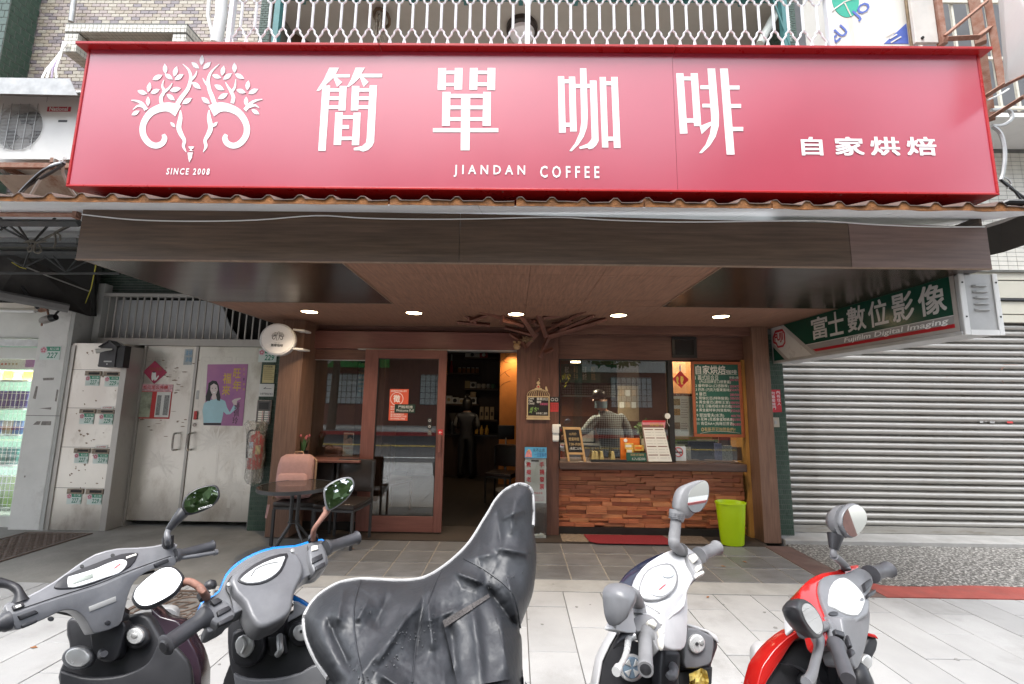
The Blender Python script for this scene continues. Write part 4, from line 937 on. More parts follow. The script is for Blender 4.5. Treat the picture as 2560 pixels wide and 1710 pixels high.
ob('bead',MB().box(gx0_,gx0_+0.008,5.278,5.291,gz0,gz1).box(gx1_-0.008,gx1_,5.278,5.291,gz0,gz1).box(gx0_+0.008,gx1_-0.008,5.278,5.291,gz0,gz0+0.008).box(gx0_+0.008,gx1_-0.008,5.278,5.291,gz1-0.008,gz1),m_blk,sd_)
hx=X_(1099,1110,5.26);ob('handle',MB().box(hx-0.018,hx+0.018,5.235,5.255,Z_(1099,1132,5.24),Z_(1099,1086,5.24)).box(hx-0.01,hx+0.01,5.255,5.27,Z_(1099,1094,5.24),Z_(1099,1090,5.24)).box(hx-0.01,hx+0.01,5.255,5.27,Z_(1099,1128,5.24),Z_(1099,1124,5.24)),m_door,sd_,bevel=0.004)
m_red=mat('print_red',(0.52,0.05,0.05),0.45,var=0.05);m_wht=mat('print_white',(0.80,0.80,0.78),0.5,var=0.02);m_org=mat('print_orange',(0.62,0.10,0.05),0.5,var=0.05)
m_chalkw=mat('chalk_white',(0.62,0.62,0.58),0.8,var=0.1);m_inkg=mat('ink_green',(0.02,0.22,0.13),0.5);m_ink=mat('ink_black',(0.03,0.03,0.03),0.5);m_inkr=mat('ink_red',(0.50,0.03,0.04),0.5)
m_paper=mat('paper',(0.70,0.70,0.66),0.6,var=0.03)
def flat(name,label,cat,x0,y0,x1,y1,Y,m,th=0.003,group=None):
    t=thing(name,label,cat,PY((x0+x1)/2,(y0+y1)/2,Y),group);plateY('sheet',m,t,x0,y0,x1,y1,Y,th);return t
t=flat('arrow_sticker','small red sticker with white arrow on the door stile','sticker',1095,1074,1107,1088,5.266,m_inkr)
textY('arrow','←',m_wht,t,1097,1078,1105,1084,5.266,bold=0.02)
t=flat('job_poster','orange red recruitment poster with white round print on the door glass','poster',971,973,1022,1051,5.288,m_org)
textY('big_character','徵',m_wht,t,983,987,1001,1006,5.288,bold=0.015)
cc=PY(992,997,5.287);ob('dotted_ring',MB().tube([cc+Vector((0.075*math.cos(k*0.2618),0,0.075*math.sin(k*0.2618)))for k in range(24)],0.003,4,closed=True),m_wht,t)
textY('print_line','咖啡廳尋找你的加入夥伴',m_wht,t,977,975,1017,980,5.288);
for k,(y,w)in enumerate(((1015,30),(1021,22),(1028,38),(1034,34),(1039,40),(1045,36))):textY('print_line','徵才條件薪資工作時間請洽'[:5+k],m_wht,t,976,y,976+w,y+4,5.288)
t=flat('opening_plate','small dark green sign plate with handwriting on the door glass','sign',986,1011,1038,1032,5.283,mat('dark_green_plate',(0.015,0.035,0.025),0.4))
textY('lettering','門輕輕推',m_chalkw,t,996,1014,1032,1021,5.283);textY('lettering','Welcome Pull',m_chalkw,t,990,1023,1034,1029,5.283)
for k in range(3):
    t=flat('pictogram_sticker',['square black sticker with no pets sign on the door glass','square black sticker with smoking ban on the door glass','square faded sticker lowest of three on the door glass'][k],'sticker',1069,1045+15*k,1079,1058+15*k,5.288,m_ink if k<2 else mat('faded_sticker',(0.12,0.11,0.10),0.5),group='door glass stickers')
    ob('mark',MB().tube([PY(1074,1051.5+15*k,5.286)+Vector((0.012*math.cos(a*0.524),0,0.012*math.sin(a*0.524)))for a in range(12)],0.0022,4,closed=True),m_wht if k<2 else m_gal,t)

# ---- chalkboard on the right pane
cbd=thing('menu_chalkboard','large green chalkboard listing coffee beans in a reddish timber frame','chalkboard',PY(1795,1000,5.3))
KY=5.30
fr_=[(1727,903),(1852,905),(1862,1093),(1736,1092)]
pts=[PY(x,y,KY)for x,y in fr_];bx=(pts[0].x+pts[3].x)/2;ex=(pts[1].x+pts[2].x)/2;tz=pts[0].z;bz=pts[3].z
m_cf=mat('chalk_frame',(0.30,0.085,0.035),0.45,var=0.15,scale=8);m_cb=mat('chalk_green',(0.018,0.085,0.062),0.7,var=0.15,scale=5,stain=0.25,stain_col=(0.05,0.09,0.075))
ft=0.034
ob('board',MB().box(bx+0.01,ex-0.01,KY+0.006,KY+0.02,bz+0.01,tz-0.01),m_cb,cbd)
ob('frame_rail',MB().box(bx,ex,KY-0.006,KY+0.022,tz-ft,tz),m_cf,cbd,bevel=0.003);ob('frame_rail',MB().box(bx,ex,KY-0.006,KY+0.022,bz,bz+ft),m_cf,cbd,bevel=0.003)
for a in(bx,ex-ft):ob('frame_stile',MB().box(a,a+ft,KY-0.005,KY+0.021,bz+ft+0.0005,tz-ft-0.0005),m_cf,cbd,bevel=0.003)
m_pink=mat('chalk_pink',(0.48,0.10,0.20),0.8,var=0.1)
KX=KY+0.006
textY('chalk_line','自家烘焙',m_chalkw,cbd,1739,914,1813,935,KX,bold=0.02);textY('chalk_line','咖啡',m_chalkw,cbd,1815,925,1842,935,KX,bold=0.01)
ob('chalk_rule',MB().tube([PY(1739,937,KX-0.002),PY(1843,936,KX-0.002)],0.0016,4),m_chalkw,cbd)
rows=['1 義式綜合豆','  (內店招牌豆口感豐富)','2 曼特寧G1(口感醇厚)','3 巴西 (巧克力堅果風味)','4 曼巴','5 哥倫比亞(特殊酸質)','6 黃金曼巴(濃郁王室)','7 古吉 日曬(柑橘水果/奶香)','8 黃金曼特寧(特質風味)','9 耶加雪夫(水洗)','10 花神 (花香果蜜柑橘香)','11 肯亞AA+(烏梅甘蔗香)']
ys=[(938,950),(951,959),(961,969),(971,979),(981,989),(992,1000),(1002,1010),(1012,1020),(1022,1030),(1034,1044),(1045,1053),(1055,1064)]
ws=[58,78,82,86,26,82,84,88,86,68,92,92]
for r,(ya,yb),w in zip(rows,ys,ws):
    x0=1738+(ya-938)*0.04+(10 if r[0]==' ' else 0);textY('chalk_line',r.strip(),m_chalkw,cbd,x0,ya,x0+w,yb,KX,bold=0.004)
for k,(ya,s)in enumerate(((941,'半磅/1磅'),(947,'200/400'),(963,'250/470'),(972,'250/470'),(984,'280/500'),(993,'300/550'),(1004,'300/550'),(1013,'320/600'),(1024,'350/650'),(1037,'400/700'),(1046,'450/800'),(1058,'500/850'))):
    textY('chalk_price',s,m_chalkw if k==0 else m_pink,cbd,1823+k*0.5,ya,1846+k*0.7,ya+6,KX,bold=0.004)
textY('chalk_line','◎有新豆可詢問我們!!',mat('chalk_ochre',(0.50,0.36,0.18),0.8),cbd,1753,1069,1838,1079,KX,bold=0.004)
ob('chalk_rule',MB().tube([PY(x,y,KX-0.002)for x,y in smooth2([(1750,1084),(1775,1079),(1810,1079),(1850,1083)],4)],0.0016,4),m_chalkw,cbd)

# ---- birdcage sign on the centre post
bc=thing('birdcage_sign','cream birdcage shaped blackboard sign with wire dome on the centre post','sign',PY(1346,1000,5.28))
m_cream=mat('cream_wood',(0.50,0.38,0.22),0.5,var=0.12,scale=12);BY=5.275
a=rectY(1317,991,1374,1039,BY)
ob('frame',MB().box(a[0],a[1],BY,BY+0.02,a[3]-0.012,a[3]).box(a[0],a[0]+0.013,BY,BY+0.02,a[2],a[3]-0.0125).box(a[1]-0.013,a[1],BY,BY+0.02,a[2],a[3]-0.0125),m_cream,bc)
ob('blackboard',MB().box(a[0]+0.012,a[1]-0.012,BY+0.008,BY+0.018,a[2],a[3]-0.011),m_blk,bc)
ob('base_rail',MB().box(a[0]-0.004,a[1]+0.004,BY-0.006,BY+0.02,a[2]-0.045,a[2]-0.033).box(a[0]-0.004,a[1]+0.004,BY-0.006,BY+0.02,a[2]-0.012,a[2]).box(a[0],a[1],BY+0.002,BY+0.018,a[2]-0.0325,a[2]-0.0125),m_cream,bc)
mxx=(a[0]+a[1])/2;hw=(a[1]-a[0])/2;topz=Z_(1346,973,BY)
for k in range(-5,6):
    f=k/5;ob('wire',MB().tube([(mxx+f*hw*math.sin(t_*math.pi/2)**0.8 if t_ else mxx,BY+0.01,topz-(topz-a[3])*(1-math.cos(t_*math.pi/2)))for t_ in(0.0,0.25,0.5,0.75,1.0)],0.0035,5),m_cream,bc)
ob('crown',MB().disc((mxx,BY+0.002,topz+0.005),(1,0,0),(0,0,1),0.045,(0,0.016,0),20,0.012),m_cream,bc)
ob('finial',MB().disc((mxx,BY+0.002,topz+0.03),(1,0,0),(0,0,1),0.022,(0,0.016,0),18).disc((mxx,BY+0.003,topz+0.074),(1,0,0),(0,0,1),0.020,(0,0.014,0),18),m_cream,bc)
ob('finial_dot',MB().disc((mxx,BY-0.001,topz+0.03),(1,0,0),(0,0,1),0.012,(0,0.0025,0),14),m_red,bc)
ob('hook',MB().tube([(mxx+0.017*math.cos(t_),BY+0.01,topz+0.112+0.017*math.sin(t_))for t_ in(-1.57,-0.8,0,0.8,1.5)],0.003,5),m_cream,bc)
bp_=PY(1366,972,BY);ob('bird',MB().prism([bp_+Vector(v)for v in((-0.012,0,0.02),(-0.004,0,0.03),(0.004,0,0.022),(0.012,0,-0.002),(0.022,0,-0.03),(0.012,0,-0.026),(-0.008,0,-0.018),(-0.014,0,0.002))],(0,0.012,0)),m_cream,bc)
for s,x0,y0,x1,y1,m in(('CAFE\nTEA\nCAKE',1321,994,1336,1011,m_chalkw),('簡單2022',1342,994,1370,1001,m_chalkw),('咖啡',1342,1002,1353,1008,m_chalkw),('自家烘焙',1350,1007,1370,1013,m_pink),('公休週二,週四',1340,1031,1368,1036,m_chalkw)):
    textY('chalk_line',s,m,bc,x0,y0,x1,y1,BY+0.008,bold=0.01)
lf=MB();r_=random.Random(2)
for k in range(26):
    p=PY(1333+r_.gauss(0,5),1023+r_.gauss(0,3.6),BY+0.005);an=r_.uniform(0,3.1);u=Vector((math.cos(an),0,math.sin(an)))*0.012;v=Vector((-math.sin(an),0,math.cos(an)))*0.005
    lf.prism([p-u,p+v,p+u,p-v],(0,0.001+0.0001*k,0))
ob('painted_sprig',lf,mat('sprig_green',(0.20,0.34,0.10),0.6,var=0.3,scale=50),bc)
t=flat('black_label','small black label with white rings on the centre post','label',1375,992,1397,1006,5.296,m_ink)
ob('ring_mark',MB().tube([PY(1381,999,5.295)+Vector((0.017*math.cos(a*0.524),0,0.017*math.sin(a*0.524)))for a in range(12)],0.002,4,closed=True).tube([PY(1391,999,5.295)+Vector((0.017*math.cos(a*0.524),0,0.017*math.sin(a*0.524)))for a in range(12)],0.002,4,closed=True),m_wht,t)
t=flat('red_label','small red label with vertical print below the black label on the centre post','label',1376,1007,1396,1029,5.296,m_red)
for k in range(4):textY('print_column','貨\n到\n付',m_ink,t,1378+k*4.5,1009,1381+k*4.5,1026,5.296)
t=thing('wall_dispenser','white wall dispenser with clear lower half beside the serving window','dispenser',PY(1391,1082,5.26))
a=rectY(1381,1061,1398,1084,5.24);ob('housing',MB().box(a[0],a[1],5.225,5.30,a[2],a[3]).box(a[1]-0.005,a[1]+0.02,5.235,5.29,a[3]-0.03,a[3]-0.002),m_white,t,bevel=0.01,seg=2,smooth=True)
b_=rectY(1382,1084.5,1397,1104,5.24);ob('tank',MB().box(b_[0],b_[1],5.235,5.295,b_[2],b_[3]),mat('frosted_tank',(0.55,0.57,0.57),0.25,var=0.05),t,bevel=0.006,smooth=True);ob('window_band',MB().box(b_[0]-0.001,b_[1]+0.001,5.234,5.236,b_[2]+0.02,b_[3]-0.02),m_wht,t)
# ---- acrylic donation box
db=thing('donation_box','tall clear acrylic donation box with blue header and red characters','donation box',PY(1338,1340,5.2))
DY=5.18
m_acr=mat_glass('acrylic',(0.88,0.90,0.90),0.02,1.4)
a=rectY(1307,1119,1369,1342,DY);a=(a[0]+0.012,a[1]-0.01,0.006,a[3])
ob('front_sheet',MB().box(a[0],a[1],DY,DY+0.004,a[2],a[3]),m_acr,db);ob('back_sheet',MB().box(a[0],a[1],DY+0.10,DY+0.104,a[2],a[3]),m_acr,db)
for x in(a[0],a[1]-0.004):ob('side_sheet',MB().box(x,x+0.004,DY+0.0045,DY+0.0995,a[2],a[3]),m_acr,db)
ob('base',MB().box(a[0]+0.005,a[1]-0.005,DY+0.005,DY+0.099,a[2],a[2]+0.006),m_wht,db)
zl=lambda y:PY(1338,y,DY).z
ob('header_card',MB().box(a[0]+0.001,a[1]-0.001,DY-0.003,DY-0.0005,zl(1145),zl(1118)),mat('header_blue',(0.10,0.36,0.60),0.4,var=0.1,scale=12),db)
textY('header_text','永不止息',m_ink,db,1332,1121,1362,1130,DY-0.003);textY('header_text','一念愛善老',mat('ink_blue',(0.02,0.08,0.30),0.5),db,1336,1132,1366,1142,DY-0.003)
ob('header_figure',polyY(MB(),[(1313,1143),(1316,1130),(1320,1125),(1326,1124),(1329,1132),(1330,1143)],DY-0.0045,0.001),mat('figure_pink',(0.62,0.25,0.25),0.5,var=0.3,scale=60),db);ob('header_figure',MB().disc(PY(1322,1126,DY-0.006),(1,0,0),(0,0,1),0.012,(0,0.001,0),14),mat('figure_yellow',(0.65,0.45,0.10),0.5),db)
ob('white_card',MB().box(a[0]+0.006,a[1]-0.006,DY+0.0055,DY+0.008,zl(1258),zl(1146)),m_paper,db)
ob('coin_slot',MB().box(PY(1328,1150,DY).x,PY(1347,1150,DY).x,DY-0.002,DY-0.0003,zl(1154),zl(1150)),m_ink,db)
for x,s in((1316,'救癡老人'),(1349,'手捐發票')):
    for k,ch in enumerate(s):textY('red_character',ch,m_inkr,db,x,1155+k*18.5,x+11.5,1168+k*18.5,DY+0.0045,bold=0.03)
textY('red_line','創世基金會',m_inkr,db,1329,1230,1357,1235,DY+0.0045)
for y in(1241,1246,1250):textY('red_line','電話0800123456',m_pink,db,1333,y,1360,y+2.5,DY+0.0045)
for k in range(6):
    p=(a[0]+0.05+0.03*k,DY+0.03+0.012*(k%3),0.016+0.012*(k%2));ob('receipt',MB().box(-0.03,0.03,-0.018,0.018,0,0.003),m_paper,db,M=Matrix.Translation(p)@Matrix.Rotation(k*1.1,4,'Z')@Matrix.Rotation(0.5*(k%3-1),4,'X'))
# ---- round projecting wall sign
rs=thing('round_sign','white round drum sign with small goat emblem on the left brown post','sign',PY(690,850,4.9))
c0=PY(694,848,4.78);dirn=Vector((0.30,-0.954,0)).normalized();rgt=Vector((0.954,0.30,0)).normalized()
R0=0.178;m_drum=mat('drum_white',(0.70,0.70,0.70),0.3,var=0.03)
def drum(r,a,b,n=40):return MB().loft([[c0+dirn*d+rgt*(rr*math.cos(2*math.pi*k/n))+Vector((0,0,rr*math.sin(2*math.pi*k/n)))for k in range(n)]for rr,d in((r*0.97,a),(r,a-0.008),(r,b+0.008),(r*0.97,b))])
ob('drum',drum(R0,0.0,-0.13),m_drum,rs,smooth=True)
ob('face',drum(R0*0.90,0.006,0.0005),mat('drum_face',(0.78,0.78,0.79),0.25,var=0.02),rs,smooth=True)
sc_=0.13/980
goat_logo(lambda x,y:c0+dirn*0.0066+rgt*((x-1470)*sc_)+Vector((0,0,(930-y)*sc_+0.02)),tuple(-dirn),m_ink,m_ink,rs,thick=0.001,sep=False)
text('lettering','簡單咖啡',m_ink,rs,c0+dirn*0.0066-rgt*0.06+Vector((0,0,-0.085)),rgt,(0,0,1),w=0.12,h=0.032,n=dirn,bold=0.012)
text('lettering','SINCE 2008',m_ink,rs,c0+dirn*0.0066-rgt*0.025+Vector((0,0,-0.045)),rgt,(0,0,1),w=0.05,h=0.007,n=dirn)
for zz in(0.115,-0.10):ob('bracket',MB().prism([c0+rgt*0.12+Vector((0,0.05,zz)),c0+rgt*0.20+Vector((0.02,0.10,zz)),c0+rgt*0.20+Vector((0.02,0.27,zz)),c0+rgt*0.12+Vector((0,0.27,zz))],(0,0,0.022)),m_white,rs,bevel=0.003)
# ---- flower pot on the outer sill
fp=thing('tulip_pot','small black pot of pink tulips at the end of the window sill','potted plant',PY(742,1140,5.28))
p0=Vector((X_(757,1140,5.17),5.17,lz0-0.002))
ob('pot',MB().lathe([(0,0),(0.045,0),(0.058,0.09),(0.062,0.095),(0.052,0.096),(0.0,0.085)],18,p0),m_black,fp,smooth=True)
r_=random.Random(9);lvs=MB();fl=MB()
for k in range(16):
    a=r_.uniform(0,6.28);sp_=r_.uniform(0.02,0.09);h=r_.uniform(0.10,0.18);b0=p0+Vector((0.02*math.cos(a),0.02*math.sin(a),0.085));tip=b0+Vector((sp_*math.cos(a),sp_*math.sin(a)*0.5,h));s=Vector((-math.sin(a),math.cos(a),0))*0.009
    mid=(b0+tip)/2+Vector((0,0,0.02));lvs.add([b0-s*0.4,mid-s,tip,mid+s,b0+s*0.4],[(0,1,2,3,4)])
    if k%2==0:fl.lathe([(0,-0.016),(0.012,-0.006),(0.013,0.008),(0.006,0.02),(0,0.021)],8,tip+Vector((0,0,0.02)))
ob('leaves',lvs,mat('tulip_leaf',(0.06,0.14,0.05),0.5,var=0.3),fp,fixn=False);ob('blooms',fl,mat('tulip_pink',(0.42,0.12,0.13),0.5,var=0.3,scale=40),fp,smooth=True)
# ---- photo stand and cup inside the left window
ps=thing('menu_card_stand','upright card stand with a portrait photo behind the left window','card stand',PY(870,1140,5.5))
plateY('card',m_paper,ps,856,1082,885,1140,5.50,0.004);plateY('photo',mat('photo_skin',(0.40,0.24,0.18),0.5,var=0.4,scale=25),ps,858,1084,883,1113,5.497,0.002)
ob('photo_hair',polyY(MB(),[(868,1098),(869,1089),(876,1086),(883,1089),(883,1098),(876,1093)],5.494,0.002),m_ink,ps);plateY('base',m_acr,ps,848,1128,890,1141,5.48,0.03)
textY('print_line','手作甜點新上市',m_inkr,ps,860,1118,882,1122,5.499)
# ---- small things on the serving counter (inside the sill)
sy=Z_(1600,1157,5.24)
af=thing('a_frame_blackboard','small pale timber framed blackboard with opening hours on the serving counter','blackboard',(0.75,5.28,sy))
AY=5.30
q=[PY(1407,1068,AY),PY(1452,1068,AY),PY(1462,1133,AY),PY(1417,1133,AY)];lean=Vector((0.05,-0.07,0))
def lf_(u,v):
    zt2,zb2=q[0].z,sy+0.001;z=zb2+(zt2-zb2)*v;xl=q[0].x+(q[3].x-q[0].x+0.01)*(1-v);xr2=q[1].x+(q[2].x-q[1].x+0.01)*(1-v);return Vector((xl+(xr2-xl)*u,AY-0.03+0.05*v,z))
m_pale=mat('pale_pine',(0.48,0.30,0.14),0.5,var=0.15,scale=10)
def fbar(u0,v0,u1,v1):ob('frame_bar',MB().prism([lf_(u0,v0),lf_(u1,v0),lf_(u1,v1),lf_(u0,v1)],(0,0.016,0)),m_pale,af)
fbar(0,0,0.11,1);fbar(0.89,0,1,1);fbar(0.111,0.93,0.889,1);fbar(0.111,0.2,0.889,0.26)
ob('slate',MB().prism([lf_(0.1,0.25)+Vector((0,0.006,0)),lf_(0.9,0.25)+Vector((0,0.006,0)),lf_(0.9,0.94)+Vector((0,0.006,0)),lf_(0.1,0.94)+Vector((0,0.006,0))],(0,0.004,0)),m_blk,af)
ob('rear_leg',MB().tube([lf_(0.1,0.9)+Vector((0,0.02,0)),lf_(0.1,0)+Vector((0,0.14,0))],0.008,4).tube([lf_(0.9,0.9)+Vector((0,0.02,0)),lf_(0.9,0)+Vector((0,0.14,0))],0.008,4),m_pale,af)
for s,v0,v1,u0,u1,m in(('12月份',0.76,0.84,0.3,0.7,MATS['chalk_ochre']),('營業時間',0.60,0.70,0.22,0.8,MATS['chalk_ochre']),('7:00-19:00',0.46,0.54,0.2,0.85,MATS['chalk_ochre']),('(每週二公休)',0.32,0.42,0.2,0.88,m_chalkw)):
    o_=lf_(u0,v0);text('chalk_line',s,m,af,o_,(1,0,0),(0.0,0.14,0.98),w=(lf_(u1,v0)-o_).length,h=(lf_(u0,v1)-o_).z,n=(0,-1,0.1),th=0.0005,bold=0.005)
tr=thing('sandwich_tray','black tray on the serving counter','tray',(1.0,5.33,sy))
tx0,tx1=X_(1476,1150,5.3),X_(1566,1150,5.3)
ob('tray',MB().box(tx0,tx1,5.26,5.40,sy+0.001,sy+0.012),m_black,tr,bevel=0.004);ob('rim',MB().box(tx0,tx1,5.25,5.26,sy+0.001,sy+0.03),m_black,tr,bevel=0.003)
m_sand=mat('sandwich_bread',(0.80,0.60,0.24),0.5,var=0.2,scale=18)
for k,px in enumerate((1483,1491,1504,1532)):
    cx_=X_(px,1130,5.32);s=thing('wrapped_sandwich',['clear wrapped sandwich at the blackboard end of the tray','clear wrapped sandwich leaning on the first of a pair','clear wrapped sandwich standing alone in mid tray','clear wrapped sandwich beside the orange packets'][k],'sandwich',(cx_,5.32,sy+0.012),'sandwiches on the black tray')
    ob('bread',MB().prism([(cx_-0.026,5.30,sy+0.013),(cx_+0.026,5.30,sy+0.013),(cx_+0.008,5.30,sy+0.115),(cx_-0.010,5.30,sy+0.115)],(0,0.06,0)),m_sand,s,bevel=0.004)
    ob('wrapper',MB().prism([(cx_-0.029,5.297,sy+0.0125),(cx_+0.029,5.297,sy+0.0125),(cx_+0.010,5.297,sy+0.12),(cx_-0.002,5.297,sy+0.15),(cx_-0.012,5.297,sy+0.12)],(0,0.066,0)),m_acr,s)
m_pk=[mat('packet_orange',(0.75,0.20,0.03),0.4,var=0.15,scale=15),mat('packet_gold',(0.70,0.45,0.10),0.35,var=0.3,scale=20)]
ox=thing('orange_gift_box','orange drip coffee display box on the serving counter','box',(1.45,5.36,sy));a=rectY(1553,1096,1600,1150,5.36);ob('box',MB().box(a[0],a[1],5.37,5.41,sy+0.001,a[3]),m_pk[0],ox,bevel=0.003)
ob('seal',MB().disc(PY(1564,1101,5.362),(1,0,0),(0,0,1),0.022,(0,0.006,0),16),m_wht,ox)
for k,(x,y,w,h)in enumerate(((1562,1108,22,15),(1586,1113,24,15),(1566,1121,18,14))):
    s=thing('coffee_packet',['gold printed coffee packet leaning on the orange box','yellow orange coffee packet beside the menu stand','cream coffee packet low on the orange box'][k],'packet',PY(x+10,y+8,5.35),'coffee packets on the counter');plateY('pouch',m_pk[1],s,x,y,x+w,y+h,5.345-0.012*k,0.01,bevel=0.004);plateY('label_panel',m_paper if k!=1 else m_pk[0],s,x+2,y+4,x+w*0.75,y+10,5.3435-0.012*k,0.001)
t=thing('price_board','small dark green price board reading six for two hundred','sign',PY(1590,1143,5.28));plateY('board',m_cb,t,1566,1132,1616,1153,5.28,0.008);ob('foot',MB().box(X_(1570,1150,5.28),X_(1612,1150,5.28),5.288,5.33,sy+0.001,sy+0.008),m_blk,t)
textY('chalk_line','耳掛式咖啡',MATS['chalk_ochre'],t,1576,1134,1610,1140,5.28);textY('chalk_line','6入/$200',m_chalkw,t,1580,1143,1613,1151,5.28)
ms=thing('menu_stand','upright brown and white menu card with pink header on the serving counter','menu',PY(1640,1150,5.28))
def msp(u,v,d=0.0):A=PY(1605,1056,5.30);B=PY(1659,1056,5.30);C_=PY(1678,1153,5.30);D_=PY(1617,1153,5.30);l=D_+(A-D_)*v;r=C_+(B-C_)*v;p=l+(r-l)*u;return Vector((p.x,5.27+0.06*v-d,max(p.z,sy+0.001)))
ob('card',MB().prism([msp(0,0),msp(1,0),msp(1,1),msp(0,1)],(0,0.006,0)),m_paper,ms)
def mrect(nm,u0,v0,u1,v1,m,d=0.001):ob(nm,MB().prism([msp(u0,v0,d),msp(u1,v0,d),msp(u1,v1,d),msp(u0,v1,d)],(0,d*0.8,0)),m,ms)
m_mbr=mat('menu_brown',(0.20,0.09,0.075),0.5)
mrect('brown_header',0,0.86,1,1,m_mbr);mrect('border',0,0,0.04,0.859,m_mbr)
for r in range(11):
    for c_ in(0.08,0.55):
        v=0.80-r*0.072
        if r%3==0:mrect('heading_bar',c_,v,c_+0.40,v+0.022,m_mbr,0.0014)
        else:textY('print_line','拿鐵咖啡 美式 60 70',m_ink,ms,0,0,1,1,5.0)if False else mrect('print_line',c_,v+0.005,c_+0.28,v+0.014,m_gal,0.0012);mrect('print_line',c_+0.33,v+0.005,c_+0.40,v+0.014,m_gal,0.0013)
ob('pink_topper',MB().prism([PY(1606,1051,5.325),PY(1664,1051,5.325),PY(1662,1070,5.325),PY(1606,1070,5.325)],(0,0.004,0)),mat('topper_pink',(0.62,0.26,0.30),0.5,var=0.15,scale=30),ms)
ob('pink_topper',MB().prism([PY(1606,1051,5.3245),PY(1664,1051,5.3245),PY(1662,1056,5.3245),PY(1606,1056,5.3245)],(0,-0.001,0)),m_inkr,ms)
textY('topper_text','好友分享買一送一',mat('ink_gold',(0.62,0.45,0.08),0.5),ms,1625,1058,1660,1067,5.324)
# right pane: menu paper, diamond charm, sticker, balloon tag, monitor, glass-tile strip
t=flat('food_menu_sheet','white food menu sheet with dish photos behind the right pane','menu',1681,984,1733,1091,WY+0.045,m_paper)
plateY('title_bar',m_mbr,t,1681,984,1731,990,WY+0.043,0.001);textY('title','輕食 Light Meal',m_wht,t,1690,985,1724,989,WY+0.042)
for k,y in enumerate((997,1022,1056)):
    plateY('dish_photo',mat('dish_%d'%k,((0.34,0.26,0.13),(0.42,0.25,0.08),(0.30,0.22,0.15))[k],0.5,var=0.5,scale=50),t,1683,y,1700,y+16,WY+0.0425,0.001)
    for j in range(4):plateY('print_line',m_gal,t,1703,y+2+j*6,1718+3*(j%2),y+4+j*6,WY+0.0425,0.001)
dcm=thing('spring_charm','red diamond new year charm with gold figures hanging in the right pane','charm',PY(1701,948,WY))
ob('diamond',polyY(MB(),[(1701,927),(1722,949),(1703,970),(1681,948)],WY+0.010,0.004),m_inkr,dcm)
for pts in([(1690,944),(1694,940),(1697,946),(1695,954),(1698,960),(1694,960),(1691,952)],[(1702,940),(1708,942),(1709,950),(1706,957),(1709,961),(1703,961),(1701,950)]):ob('gold_figure',polyY(MB(),pts,WY+0.008,0.0015),mat('charm_gold',(0.72,0.50,0.10),0.4,var=0.2,scale=60),dcm)
ob('ribbon',polyY(MB(),[(1699,910),(1701,910),(1703,927),(1698,927)],WY+0.011,0.002),m_wht,dcm)
t=flat('no_smoking_sticker','no smoking notice with red ring at the foot of the right pane','sticker',1685,1116,1714,1152,WY+0.016,mat('notice_blue_white',(0.55,0.62,0.68),0.4,var=0.1))
ob('red_ring',MB().tube([PY(1696,1130,WY+0.012)+Vector((0.052*math.cos(k*0.2618),0,0.052*math.sin(k*0.2618)))for k in range(24)],0.005,5,closed=True).tube([PY(1688,1121,WY+0.011),PY(1704,1139,WY+0.011)],0.004,4),m_red,t)
plateY('cigarette',m_ink,t,1687,1129,1705,1132,WY+0.013,0.001)
tb_=thing('balloon_tag','round white tag on a thread at the window mullion','tag',PY(1669,1040,WY));ob('disc',MB().disc(PY(1669,1040,WY-0.01),(1,0,0),(0,0,1),0.034,(0,0.004,0),20),m_paper,tb_);ob('thread',MB().tube([PY(1669,1048,WY-0.008),PY(1668,1056,WY-0.008),PY(1674,1066,WY-0.008)],0.002,4),m_wht,tb_)
mo=thing('tablet_monitor','black tablet screen standing behind the right pane','monitor',PY(1755,1145,WY+0.2))
a=rectY(1722,1103,1789,1148,WY+0.18);ob('case',MB().box(a[0],a[1],WY+0.18,WY+0.20,a[2],a[3]),m_black,mo,bevel=0.008,seg=2);ob('screen',MB().box(a[0]+0.008,a[1]-0.008,WY+0.176,WY+0.1795,a[2]+0.008,a[3]-0.008),mat('tablet_glass',(0.012,0.014,0.03),0.06,var=0.5,scale=7),mo);ob('stand',MB().box((a[0]+a[1])/2-0.03,(a[0]+a[1])/2+0.03,WY+0.201,WY+0.28,sy+0.002,a[2]+0.1),m_black,mo)
for k,(x0,y0,x1,y1,lab,c)in enumerate(((1788,1108,1804,1150,'violet flyer beside the tablet screen',(0.22,0.22,0.42)),(1806,1114,1830,1151,'pale framed card behind the right pane',(0.50,0.50,0.46)),(1832,1118,1858,1151,'brown woven card rack at the end of the right pane',(0.16,0.10,0.06)),(1716,1118,1727,1150,'narrow white leaflet between sticker and tablet',(0.6,0.6,0.58)))):flat('flyer',lab,'flyer',x0,y0,x1,y1,WY+0.06+0.01*k,mat('flyer_%d'%k,c,0.5,var=0.4,scale=60),0.012)
# ---- bin and mats
bn=thing('lime_bin','lime green oval plastic waste bin beside the timber block counter','bin',(2.39,5.03,0.005))
m_lime=mat('lime_plastic',(0.42,0.60,0.005),0.32,var=0.04)
prof=[(0.0,0.0),(0.118,0.0),(0.123,0.012),(0.158,0.425),(0.166,0.43),(0.166,0.445),(0.158,0.447),(0.152,0.435),(0.118,0.03),(0.0,0.03)]
ob('body',MB().lathe(prof,36,(2.39,5.08,0.005),1.0,0.72),m_lime,bn,smooth=30)
def floormat(nm,label,x0,x1,y0,y1,m,th,skew=0.0):
    o=ob(nm,MB().prism([(x0,y0,0.006),(x1,y0,0.006),(x1-skew,y1,0.006),(x0,y1,0.006)],(0,0,th)),m,bevel=0.003);tag(o,label,'mat')
m_jute=mat('jute_mat',(0.20,0.155,0.11),0.95,var=0.3,scale=40,bump=0.5,bscale=180)
